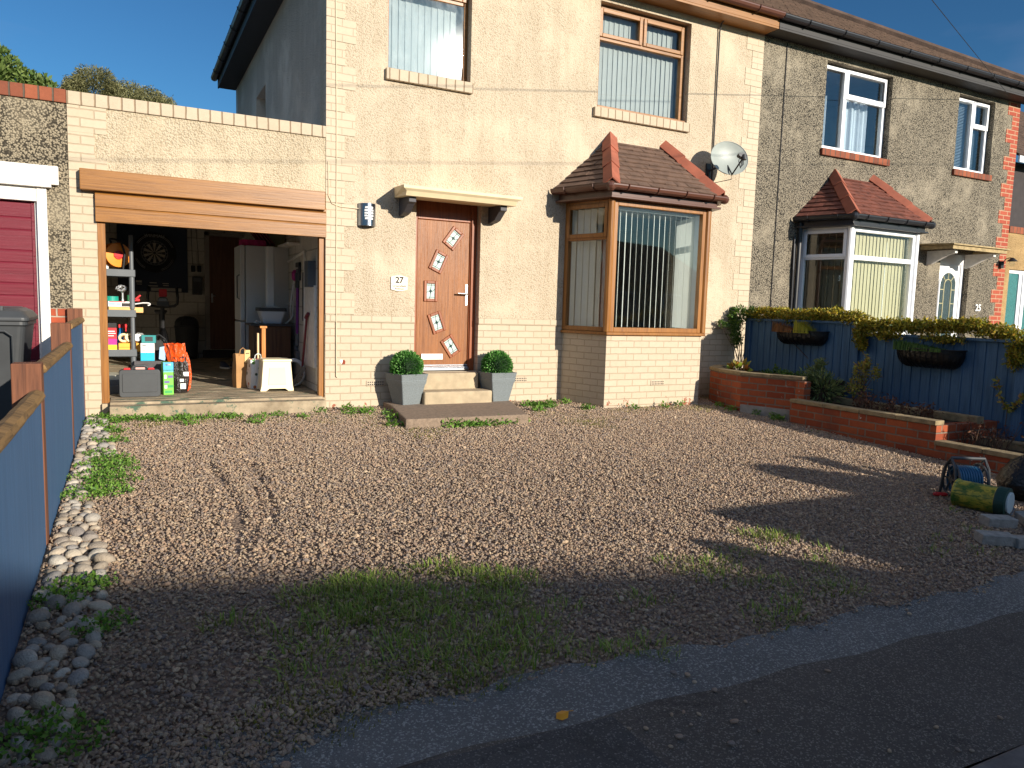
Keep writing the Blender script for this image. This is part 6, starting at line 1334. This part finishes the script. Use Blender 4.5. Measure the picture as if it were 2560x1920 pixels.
clumps('moss', [(0.58, -6.0, .8), (0.45, -6.05), (0.59, -6.04), (0.74, -6.02), (0.9, -6.0), (.40, -6.1), (2.2, -1.0), (2.0, -.6), (1.8, -.8), (1.4, -.7), (2.3, -.7), (1.0, -.6), (.6, -.55), (.2, -.6), (4.3, -1.0), (4.7, -1.1), (4.9, -1.4, .8), (5.4, -.95), (5.8, -.9), (6.2, -.9), (6.5, -1.1, .7), (2.40, -1.37, .8), (2.44, -1.62, .8), (2.48, -1.86, .7), (2.65, -1.67, .9), (2.54, -1.4, .7), (4.36, -1.36), (4.4, -1.56, 1.2), (4.54, -1.59, 1.2), (4.54, -1.77), (4.6, -1.5, .8), (6.62, -.86, .6), (6.75, -1.0, .6), (6.89, -1.2, .6), (7.1, -2.2, .5), (2.2, -1.3, .5), (1.68, -.56, .6), (1.75, -.95, .5), (1.26, -.46, .5), (2.4, -.3, .4), (5.2, -.95, .5), (6.9, -2.6, .5), (-.1, -1.0, .6)], 170, .19, .024, .002, M_MOSSY, 7, 1.2, label='low mossy growth at the edges of the gravel and around the slab', cat='moss')
def weeds(spots, per, rad, h, size, mat, seed, label, cat='weeds', name='weeds'):
    r_ = np.random.RandomState(seed); P = []
    for s_ in spots:
        k = s_[2] if len(s_) > 2 else 1.; m_ = int(per*k); a_ = r_.rand(m_)*6.28; q = np.sqrt(r_.rand(m_))*rad*math.sqrt(k); hh = h*r_.rand(m_)*(1-.6*q/(rad*1.2))
        xx, yy = s_[0]+1.3*q*np.cos(a_), s_[1]+q*np.sin(a_); P.append(np.stack([xx, yy, np.array([gz(u, v) for u, v in zip(xx, yy)])+hh+.006], 1))
    P = np.concatenate(P); V, F = leaves(len(P), P, size, .5, 0, .55, seed); return np_obj(name, V, F, mat, kind='stuff', label=label, cat=cat)
weeds([(-.30, -.55), (-.1, -.42), (.3, -.5, .7), (.7, -.42, .8), (1.4, -.4, .8), (1.6, -.6, .5), (1.85, -.3, .5), (2.1, -.5, .6), (-.24, -.18), (-.15, -.25), (-.05, -.3), (.06, -.33), (.14, -.32), (.45, -.40, 1.2), (.52, -.38), (.24, -.36, .5), (.86, -.40), (.94, -.45, .8), (1.11, -.79, .8), (1.2, -.5, .6), (.52, -.73, .5), (-.2, -.78, .9), (-.11, -.97, .8), (-.09, -1.41, .7), (-.2, -1.43, .8), (2.3, -.3, .5), (2.5, -.6, .4)], 130, .085, .06, .026, M_WEED, 21, 'green weeds sprouting along the front of the garage step')
weeds([(2.15, -.25, .6), (2.3, -.5, .7), (2.45, -.9, .6), (2.35, -1.25, .7), (4.3, -.75, .7), (4.7, -.35, .6), (4.95, -.3, .7), (5.6, -.85, .5), (6.1, -.85, .4), (6.9, -1.2, .6), (6.95, -.95, .5), (7.0, -1.55, .5), (4.35, -.42, .8), (4.47, -.45, 1.3), (4.56, -.55), (4.97, -.78, .8), (2.9, -1.42, .8), (3.05, -1.42, 1.2), (3.2, -1.43), (3.35, -1.40, 1.3), (3.5, -1.38, .9), (3.62, -1.38, .6), (3.77, -1.36, .5), (7.0, -1.9, .8), (7.05, -1.8, .6), (6.4, -.8, .4)], 120, .08, .075, .034, M_WEED, 22, 'leafy green weeds around the entrance slab and the bay')
weeds([(-.12, -2.1), (-.18, -2.3, 1.2), (-.10, -2.5, 1.3), (-.2, -2.65, 1.4), (-.10, -2.8, 1.3), (-.2, -3.0, 1.4), (-.12, -3.1), (-.25, -3.15, .8), (-.22, -1.9, .6), (-.08, -2.3, .8)], 260, .12, .055, .020, M_WEED, 23, 'bright green clover patch beside the low blue fence')
weeds([(-.22, -4.72, 1.3), (-.28, -4.85), (-.16, -4.7, .8), (-.2, -5.95, 1.4), (-.25, -5.85), (-.08, -5.15, .6), (-.14, -5.2, .5)], 190, .09, .06, .020, M_WEED, 24, 'dark green weeds among the shaded cobbles')

# leaf on the pavement
m = MB(); m.add([(-.022, 0, .002), (-.010, .020, .008), (.012, .022, .010), (.028, .004, .014), (.012, -.018, .006), (-.010, -.018, .003), (0, 0, .012)], [(0, 6, 1), (1, 6, 2), (2, 6, 3), (3, 6, 4), (4, 6, 5), (5, 6, 0)]); m.fix = False; m.tube([(.028, .004, .014), (.05, .012, .006)], .0015, 5)
build('fallen_leaf', m, simple('orange_leaf', C(224, 150, 26), .6), label='fallen orange leaf on the grey asphalt strip', cat='leaf', loc=(1.225, -6.37, gz(1.2, -6.37)+.008))

# ------------------------------------------------------------------ planting on the right
M_GOLD = leafmat('golden_leaf', [C(96, 112, 32), C(160, 148, 44), C(202, 176, 60), C(112, 124, 40), C(176, 140, 56), C(70, 96, 34)], .5, .3)
M_GREEN = leafmat('green_leaf', [C(48, 78, 32), C(76, 108, 44), C(112, 138, 58), C(60, 92, 38)], .5, .3)
M_SAGE = leafmat('sage_leaf', [C(86, 104, 60), C(122, 138, 84), C(150, 160, 100), C(70, 90, 50)], .5, .3)
M_VAR = leafmat('variegated_leaf', [C(150, 150, 60), C(196, 180, 84), C(110, 120, 50), C(206, 150, 84)], .5, .3)
M_DEAD = leafmat('dead_leaf', [C(84, 52, 42), C(110, 74, 54), C(70, 44, 38), C(130, 96, 70)], .8, .1)
M_TWIG = simple('brown_twig', C(96, 74, 58), .85); M_RUST = leafmat('heather_rust', [C(150, 96, 54), C(120, 84, 50), C(172, 118, 70)], .8, .2)
M_LIMEH = leafmat('heather_lime', [C(150, 150, 40), C(190, 176, 60), C(120, 130, 40)], .7, .2)
def plant(name, label, base, blobs, size, mat, seed, per=900, stems=8, up=.3, asp=.5, droop=0., cat='plant'):
    """leaf clumps (x,y,z, rx,ry,rz, amount) over fine stems rising from the base"""
    r_ = np.random.RandomState(seed); P = []; t = thing(name, label, cat, base)
    for b in blobs:
        m_ = int(per*b[6]); d = r_.normal(size=(m_, 3)); d /= np.linalg.norm(d, axis=1)[:, None]; q = (r_.rand(m_)**.45)[:, None]
        lump = 1+.25*np.sin(d[:, 0]*5+seed)*np.cos(d[:, 2]*6+seed)
        P.append(np.array(b[:3])+d*q*np.array(b[3:6])*lump[:, None])
    P = np.concatenate(P); V, F = leaves(len(P), P, size, up, droop, asp, seed); np_obj('foliage', V, F, mat, t)
    m = MB(); rr_ = random.Random(seed)
    for i in range(stems):
        b = blobs[i % len(blobs)]; e = Vector((b[0]+rr_.uniform(-.7, .7)*b[3], b[1]+rr_.uniform(-.7, .7)*b[4], b[2]+rr_.uniform(-.2, .8)*b[5])); s_ = Vector(base)+Vector((rr_.uniform(-.05, .05), rr_.uniform(-.05, .05), 0))
        mid = (s_+e)/2+Vector((rr_.uniform(-.04, .04), rr_.uniform(-.04, .04), .03)); m.tube([s_, mid, e], [.006, .0045, .002], 5)
    build('stems', m, M_TWIG, t); return t
plant('climbing_shrub', 'golden green clipped climber spilling along the top of the dark blue fence', (8.2, -2.0, 0),
      [(8.13, -.45-i*.3, (1.20 if i < 6 else 1.09 if i < 12 else .98)+.02*math.sin(i*2.1)+(.03 if 7 < i < 11 else 0), .15, .24, .095, .8) for i in range(18)]+[(8.03, -2.15, .98, .05, .10, .16, .4), (8.03, -2.2, .86, .03, .06, .07, .2), (8.02, -3.98, .84, .05, .1, .14, .35), (8.02, -2.5, 1.0, .05, .25, .06, .3), (8.02, -3.2, .98, .05, .3, .05, .25)], .038, M_GOLD, 31, 1500, 14)
plant('climbing_shrub', 'dark green climber hanging over the end of the dark blue fence by the cream wall', (8.0, -.2, .3),
      [(7.98, -.12, 1.18, .12, .14, .12, 1), (7.92, -.15, 1.0, .10, .12, .14, .9), (7.90, -.2, .82, .09, .09, .12, .6), (7.74, -.12, 1.03, .09, .05, .04, .25), (7.66, -.10, 1.07, .05, .04, .03, .12), (8.08, -.3, 1.22, .12, .14, .08, .7)], .036, M_GREEN, 32, 700, 10)
plant('shrub', 'bushy green narrow leaved shrub overhanging the middle planter', (7.55, -2.1, .14), [(7.5, -2.1, .32, .22, .26, .16, 1), (7.5, -1.98, .46, .16, .18, .14, .7), (7.55, -2.0, .60, .06, .07, .08, .2), (7.45, -1.85, .33, .14, .14, .1, .5)], .058, M_SAGE, 33, 620, 14, .5, .28)
plant('shrub', 'yellow variegated shrub behind the green shrub against the dark blue fence', (7.75, -2.45, .14), [(7.75, -2.42, .55, .08, .09, .12, .5), (7.75, -2.5, .66, .05, .04, .1, .25), (7.75, -2.62, .56, .05, .05, .1, .2), (7.72, -2.4, .36, .12, .14, .12, .5)], .036, M_VAR, 34, 600, 10)
plant('trailing_plant', 'low trailing greenery along the top of the tall planter', (7.6, -1.5, .38), [(7.5, -1.35, .43, .18, .22, .05, .7), (7.55, -1.7, .43, .2, .2, .06, .8), (7.36, -1.62, .46, .08, .1, .04, .3), (7.45, -1.85, .40, .1, .14, .08, .6), (7.42, -1.42, .51, .03, .04, .05, .12)], .032, M_GREEN, 35, 420, 6)
plant('bergenia', 'broad leaved green and orange plant in the tall planter near the bay', (7.30, -.92, .39), [(7.28, -.92, .46, .11, .16, .05, 1)], .095, leafmat('bergenia_leaf', [C(110, 140, 40), C(150, 160, 60), C(196, 120, 60), C(90, 124, 40), C(186, 90, 60)], .4, .25), 36, 70, 5, .9, .6)
def twigs(name, label, base, n_, spread, h, seed, mat, leaf=None, nl=0, ls=.03):
    t = thing(name, label, 'plant', base); r_ = random.Random(seed); m = MB(); P = []
    for i in range(n_):
        s_ = Vector(base)+Vector((r_.uniform(-1, 1)*spread[0], r_.uniform(-1, 1)*spread[1], 0)); hh = h*r_.uniform(.35, 1.1); e = s_+Vector((r_.uniform(-.35, .35)*hh, r_.uniform(-.45, .45)*hh, hh)); mid = (s_+e)/2+Vector((r_.uniform(-.02, .02),)*3)
        m.tube([s_, mid, e], [.004, .003, .0012], 5)
        for k in range(2): e2 = mid+Vector((r_.uniform(-.06, .06), r_.uniform(-.06, .06), r_.uniform(.02, .1))); m.tube([mid, e2], [.0025, .001], 4); P.append(e2)
        P += [e, mid]
    build('twigs', m, mat, t)
    if nl:
        rr_ = np.random.RandomState(seed); A = np.array([tuple(p) for p in P]); Q = A[rr_.randint(0, len(A), nl)]+rr_.normal(0, .02, (nl, 3)); V, F = leaves(nl, Q, ls, .2, .2, .5, seed); np_obj('leaves', V, F, leaf, t)
    return t
twigs('dying_plant', 'dying reddish brown perennial in the middle planter', (7.42, -2.95, .13), 34, (.14, .26), .20, 41, M_TWIG, M_DEAD, 320, .042)
twigs('dying_plant', 'smaller withered brown clump at the lower end of the middle planter', (7.42, -3.42, .13), 20, (.12, .14), .13, 42, M_TWIG, M_DEAD, 170, .038)
twigs('dying_plant', 'bare twiggy dead shrub at the top of the lowest planter', (7.45, -4.05, -.05), 46, (.18, .2), .26, 43, M_TWIG, M_DEAD, 240, .03)
plant('shrub', 'russet and green shrub at the road end of the lowest planter', (7.5, -4.75, -.05), [(7.5, -4.7, .06, .2, .3, .12, 1), (7.6, -4.9, .12, .2, .25, .16, .8)], .036, leafmat('russet_leaf', [C(84, 96, 44), C(110, 112, 60), C(130, 84, 56), C(70, 80, 40)], .6, .25), 37, 520, 12)
t = thing('variegated_sprig', 'yellow green variegated sprig growing against the lower blue fence panel', 'plant', (8.0, -3.9, .0))
m = MB(); P = []
for pts_ in (((8.03, -3.96, .30), (8.04, -3.86, .42), (8.04, -3.83, .60)), ((8.03, -3.96, .30), (8.03, -4.05, .36), (8.03, -4.10, .46)), ((8.03, -3.94, .05), (8.03, -3.95, .30))):
    m.tube(pts_, .004, 5)
    for a_, b_ in zip(pts_, pts_[1:]):
        if a_[2] < .1: continue
        for k in range(26): q = k/26; P.append([a_[i]+(b_[i]-a_[i])*q+random.uniform(-.012, .012) for i in range(3)])
P = np.array(P); P[:, 0] -= .01
V, F = leaves(len(P), P, .045, .1, 0, .6, 9); np_obj('foliage', V, F, M_VAR, t); build('stems', m, M_TWIG, t)
def heather(label, y, zb, mat, hw, h, seed, n_=420):
    r_ = np.random.RandomState(seed); P = np.stack([7.92+r_.uniform(-.09, .09, n_), y+r_.uniform(-hw, hw, n_), np.full(n_, zb)], 1); V, F = blades(n_, P, h, .004, seed, .5)
    np_obj('heather', V, F, mat, label=label, cat='plant')
heather('rusty brown dried heather in the left half of the upper wall basket', -1.08, .97, M_RUST, .17, .13, 51)
heather('lime yellow heather in the right half of the upper wall basket', -1.40, .97, M_LIMEH, .11, .16, 52)
heather('dark green heather filling the lower wall basket', -3.02, .84, M_GREEN, .28, .10, 53, 900)

# ------------------------------------------------------------------ trees behind the garages
def tree(label, base, blobs, size, mat, seed, per, asp, up, droop, h):
    t = thing('tree', label, 'tree', base); r_ = np.random.RandomState(seed); P = []; NR = []
    for b in blobs:
        m_ = int(per*b[6]); d = r_.normal(size=(m_, 3)); d /= np.linalg.norm(d, axis=1)[:, None]; q = (.62+.42*r_.rand(m_)**.7)[:, None]
        lump = 1+.07*np.sin(d[:, 0]*9+seed)*np.cos(d[:, 2]*8)+.04*np.sin(d[:, 1]*17+d[:, 0]*13)
        P.append(np.array(b[:3])+d*q*np.array(b[3:6])*lump[:, None]); NR.append(d)
    P = np.concatenate(P); NR = np.concatenate(NR); V, F = leaves(len(P), P, size, up, droop, asp, seed, NR if droop < .5 else None); np_obj('crown', V, F, mat, t)
    m = MB(); c_ = Vector(blobs[0][:3]); m.tube([Vector(base), Vector(base)*.5+c_*.5, c_], [.16, .11, .05], 9); rr_ = random.Random(seed)
    for i in range(10):
        b = blobs[i % len(blobs)]; m.tube([Vector(base)*.4+c_*.6, (c_+Vector(b[:3]))/2+Vector((rr_.uniform(-.2, .2), 0, .1)), Vector((b[0]+rr_.uniform(-.6, .6)*b[3], b[1]+rr_.uniform(-.5, .5)*b[4], b[2]+rr_.uniform(0, .6)*b[5]))], [.05, .03, .01], 6)
    build('trunk', m, M_TWIG, t); return t
M_OLIVE = leafmat('olive_leaf', [C(92, 92, 56), C(124, 122, 80), C(150, 146, 104), C(78, 80, 48)], .6, .2)
M_TREEL = leafmat('tree_leaf', [C(70, 94, 44), C(104, 126, 64), C(134, 150, 84), C(84, 106, 50)], .55, .3)
tree('domed olive green weeping tree rising behind the cream garage parapet', (-.2, 14, 0), [(-.60, 14, 5.72, .75, .9, 1.18, 1.6), (.05, 14.1, 5.6, .72, .9, 1.15, 1.4), (.62, 14, 5.5, .60, .8, 1.14, 1.3), (-1.05, 14, 5.58, .46, .7, 1.06, 1.0), (0, 14, 4.6, 1.35, 1, 1.3, .8), (1.0, 14, 5.4, .45, .8, 1.08, 1.0), (1.2, 14, 5.2, .32, .7, 1.05, .6)], .075, M_OLIVE, 61, 19000, .24, 0, 1.0, 5)
tree('loose leafy green tree behind the neighbour\'s garage at the left edge', (-3.4, 15, 0), [(-2.95, 15, 6.35, .50, .6, .85, .8), (-2.3, 15, 5.95, .55, .6, .55, .6), (-3.6, 15, 6.6, .7, .7, .9, .9), (-1.9, 15, 5.7, .35, .4, .6, .3), (-2.6, 15, 5.2, 1.2, .8, .9, 1), (-2.15, 15, 6.45, .2, .25, .2, .06), (-2.75, 15, 7.15, .25, .3, .22, .12), (-1.95, 15, 6.1, .35, .4, .45, .3), (-2.5, 15, 6.7, .3, .35, .45, .25), (-2.2, 15, 6.45, .35, .4, .45, .4), (-1.8, 15, 6.35, .3, .4, .42, .35), (-2.0, 15, 6.0, .5, .5, .6, .6)], .13, M_TREEL, 62, 2600, .5, .3, 0, 5)

# ------------------------------------------------------------------ things lying on the gravel at the right
hr = thing('hose_reel', 'blue garden hose reel in a dark frame lying on the shaded gravel', 'hose reel', (5.72, -4.95, gz(5.7, -5)))
zb = gz(5.72, -4.95); ax_ = Vector((.86, -.50, 0)); sd_ = Vector((.50, .86, 0)); cc_ = Vector((5.74, -4.93, zb+.155))
def disc_pts(c_, r_, n_=26): return [c_+(sd_*math.cos(t)+Vector((0, 0, 1))*math.sin(t))*r_ for t in [2*math.pi*i/n_ for i in range(n_+1)]]
M_HBLUE = simple('blue_hose', C(30, 92, 128), .45, var=.15, scale=30)
m = MB()
for k in range(9):
    for L_ in range(2): m.tube(disc_pts(cc_+ax_*(-.08+k*.0195+L_*.01), .10-L_*.016, 22), .010, 6)
build('hose', m, M_HBLUE, hr, smooth=True)
m = MB()
for s in (-1, 1):
    m.tube(disc_pts(cc_+ax_*s*.105, .125), .010, 6)
    for an in (0, 60, 120): e = (sd_*math.cos(R_(an))+Vector((0, 0, 1))*math.sin(R_(an)))*.12; m.tube([cc_+ax_*s*.105-e, cc_+ax_*s*.105+e], .008, 5)
    q = cc_+ax_*s*.125; m.tube([q-sd_*.13-Vector((0, 0, .14)), q-sd_*.08+Vector((0, 0, .10)), q-sd_*.02+Vector((0, 0, .17)), q+sd_*.05+Vector((0, 0, .10)), q+sd_*.11-Vector((0, 0, .14))], .011, 7)
m.tube([cc_-ax_*.125-sd_*.02+Vector((0, 0, .17)), cc_+ax_*.125-sd_*.02+Vector((0, 0, .17))], .013, 7); m.tube([cc_-ax_*.11, cc_+ax_*.11], .03, 10)
build('reel_frame', m, M_CHAR, hr)
tn = thing('weedkiller_drum', 'yellow green cylindrical drum with a white lid lying on its side by the hose reel', 'drum', (5.5, -5.22, gz(5.5, -5.2)))
ax2 = Vector((.22, -.97, -.02)).normalized(); s2 = ax2.cross(Vector((0, 0, 1))).normalized(); u2 = s2.cross(ax2); c2 = Vector((5.50, -5.20, gz(5.5, -5.2)+.108))
Mt = Matrix((( s2.x, u2.x, ax2.x, c2.x), (s2.y, u2.y, ax2.y, c2.y), (s2.z, u2.z, ax2.z, c2.z), (0, 0, 0, 1)))
n = N('printed_drum'); v = n.coord('Object'); f = n.noise(v, 9, 3, .5); g2_ = n.noise(n.coord('Object', (1, 1, 3)), 22, 2)
cdr = n.mix(n.ramp(g2_, ((.5, (0, 0, 0, 1)), (.56, (1, 1, 1, 1)))), n.ramp(f, ((.38, C(60, 96, 34)), (.5, C(186, 164, 56)), (.62, C(150, 150, 50)))), C(96, 112, 40)); M_DRUM = n.set(cdr, .4)
build('drum_body', MB().lathe([(.098, -.17), (.104, -.165), (.104, -.155), (.098, -.15), (.098, .10), (.104, .105), (.104, .115), (.098, .12), (.096, .17), (.0, .17)], 30, Mt), M_DRUM, tn, smooth=False, bevel=.002)
build('collar', MB().lathe([(.1045, .105), (.106, .11), (.106, .172), (.08, .176)], 30, Mt, cap=False), P_('dark_green_collar', 24, 60, 50), tn)
m = MB().lathe([(.078, .172), (.078, .188), (.0, .190)], 26, Mt); build('lid', m, P_('white_lid', 196, 206, 206), tn, bevel=.003)
m = MB().tube([Mt @ Vector(p) for p in ((-.10, .02, .13), (-.07, -.05, .195), (.02, -.08, .20), (.10, -.02, .14))], .0045, 6); build('wire_handle', m, M_GREYPL, tn)
sb_ = thing('bin_bag', 'black plastic sack slumped on the gravel at the right edge', 'bag', (6.35, -5.15, gz(6.3, -5.1)))
rr_ = random.Random(4); secs = []
for z, k in ((0, .8), (.06, 1.1), (.14, 1.15), (.22, 1.0), (.29, .7), (.33, .35), (.37, .16), (.41, .22)): secs.append([(6.32+.21*k*math.cos(t)*(1+.10*math.sin(5*t+z*30)+rr_.uniform(-.05, .05)), -5.08+.17*k*math.sin(t)*(1+.1*math.cos(4*t+z*20)), gz(6.3, -5.1)+z+rr_.uniform(-.01, .01)) for t in [2*math.pi*i/28 for i in range(28)]])
build('bag', MB().loft(secs), simple('black_bin_liner', C(16, 16, 18), .32, bump=.02, bscale=26), sb_, smooth=True)
M_BLOCKG = simple('grey_concrete_block', C(150, 148, 142), .9, var=.3, scale=20, bump=.004, bscale=90)
for (x, y, dz, rz, rx, lb) in ((5.24, -5.47, .0, -22, 4, 'grey paving block nearest the yellow green drum'), (5.48, -5.55, .01, 52, -6, 'grey paving block tilted beside the drum lid at the right edge'), (4.80, -5.70, 0, -30, 3, 'grey paving block lying furthest out on the gravel'), (4.96, -5.82, 0, -26, -4, 'grey paving block at the pavement edge at the right edge of the photo'), (5.36, -5.66, 0, 40, 5, 'grey paving block half hidden between the tilted and the nearest blocks')):
    m = MB().box(-.105, .105, -.052, .052, 0, .066); o = build('paving_block', m, M_BLOCKG, bevel=.006, label=lb, cat='paving block', group='loose paving blocks on the gravel'); o.location = (x, y, gz(x, y)+.004+dz); o.rotation_euler = (R_(rx), R_(rx*.6), R_(rz))
t = thing('screwdriver', 'red handled screwdriver lying on the gravel left of the hose reel', 'screwdriver', (5.6, -4.86, gz(5.6, -4.9)))
z = gz(5.6, -4.9)+.028; build('handle', MB().tube([(5.545, -4.815, z), (5.56, -4.825, z), (5.62, -4.865, z), (5.632, -4.872, z)], [.010, .016, .015, .009], 10), M_RED, t); build('shaft', MB().tube([(5.632, -4.872, z), (5.73, -4.94, z-.006)], .004, 6), M_STEEL, t)

# ------------------------------------------------------------------ the street behind the camera: bungalow, and unseen props added to cast shadows
dirr = Vector((1.80, -.64, 0)).normalized(); nrm = Vector((dirr.y, -dirr.x, 0))      # ridge direction; away from the camera side
if nrm.y > 0: nrm = -nrm
hd = Vector((SUN.x, SUN.y, 0)).normalized(); q0 = Vector((1.69, -5.12, -.12)); Ls = 18.5; rp = q0+hd*Ls; rz_ = -.12+Ls*math.tan(R_(SUN_EL))
bg_ = thing('bungalow', 'long rendered bungalow with a dark tiled roof on the far side of the street', 'house', (rp.x, rp.y, 0))
def bp(a_, b_, z): p = rp+dirr*a_+nrm*b_; return (p.x, p.y, z)
m = MB(); A0, A1_ = -16, 22
def bbox(mb, a0, a1, b0, b1, z0, z1): mb.add([bp(a0, b0, z0), bp(a1, b0, z0), bp(a1, b1, z0), bp(a0, b1, z0), bp(a0, b0, z1), bp(a1, b0, z1), bp(a1, b1, z1), bp(a0, b1, z1)], [(0, 3, 2, 1), (4, 5, 6, 7), (0, 1, 5, 4), (1, 2, 6, 5), (2, 3, 7, 6), (3, 0, 4, 7)])
bbox(m, A0, A1_, -3.6, 3.6, -.6, 2.75); build('wall', m, M_YELLOW, bg_)
m = MB()
for s in (-1, 1): m.add([bp(A0-.3, s*4.0, 2.62), bp(A1_+.3, s*4.0, 2.62), bp(A1_+.3, 0, rz_), bp(A0-.3, 0, rz_), bp(A0-.3, s*4.0, 2.74), bp(A1_+.3, s*4.0, 2.74), bp(A1_+.3, 0, rz_+.001), bp(A0-.3, 0, rz_+.001)], [(0, 1, 2, 3), (4, 7, 6, 5), (0, 4, 5, 1)])
m.add([bp(A0, -3.6, 2.7), bp(A0, 3.6, 2.7), bp(A0, 0, rz_-.1), bp(A1_, -3.6, 2.7), bp(A1_, 3.6, 2.7), bp(A1_, 0, rz_-.1)], [(0, 1, 2), (3, 5, 4)])
build('roof', m, M_TILED, bg_)
for k in range(8):
    a_ = -14+k*4.4; m = MB(); bbox(m, a_, a_+1.8, -3.66, -3.60, .9, 2.2); o = build('window', m, M_UPVC, bg_)
    m = MB(); bbox(m, a_+.08, a_+.86, -3.665, -3.661, .98, 2.12); bbox(m, a_+.94, a_+1.72, -3.665, -3.661, .98, 2.12); build('pane', m, M_CHAR, o)
tr = thing('shadow_trailer', 'flat utility cart added in the road, out of view, to carry shadow props', 'shadow_trailer', (6.2, -9.3, -.4))  # invented load, its outline shaped to cast the finger shadows on the gravel
m = MB().box(4.5, 8.2, -9.9, -8.75, .12, .62); m.box(3.6, 4.5, -9.36, -9.28, .15, .23); build('bed', m, M_OLDTIMBER, tr, bevel=.01)
for x in (5.9, 6.7):
    for y in (-9.95, -8.72): build('wheel', MB().lathe([(.26, -.08), (.28, -.05), (.28, .05), (.26, .08), (.1, .08)], 20, Matrix.Translation((x, y, -.10)) @ Matrix.Rotation(R_(90), 4, 'X')), M_BLACK, tr)
m = MB().prism([(4.90, .625), (5.02, 1.08), (5.07, 1.18), (5.46, 1.18), (5.86, 1.17), (6.52, 1.16), (6.56, .625)], 'y', -8.92, -8.86); build('shadow_sheet', m, M_OLDTIMBER, label='upright sheet added out of view to cast a flat-topped shadow', cat='board')
m = MB().prism([(4.40, .625), (4.20, .94), (4.41, 1.07), (4.56, 1.02), (4.55, .93), (4.83, .77), (4.95, .625)], 'y', -8.97, -8.93); build('pointed_shadow_board', m, M_OLDTIMBER, label='pointed board added out of view to cast a spiked shadow', cat='board')
secs = [[(6.94+.36*k*math.cos(t), -9.0+.22*k*math.sin(t), z) for t in [2*math.pi*i/20 for i in range(20)]] for z, k in ((.625, 1), (1.0, 1.05), (1.25, .98), (1.40, .88), (1.48, .62), (1.52, .3))]
build('shadow_sack', MB().loft(secs), M_OLIVE if False else M_CHAR, label='round topped sack added out of view to cast a rounded shadow', cat='sack', smooth=True)
m = MB().prism([(7.40, .625), (7.47, 1.43), (7.61, 1.56), (7.86, 1.51), (7.72, 1.4), (7.61, 1.25), (7.61, .625)], 'y', -8.95, -8.9); build('tall_shadow_board', m, M_OLDTIMBER, label='tall board added out of view to cast a narrow shadow', cat='board')
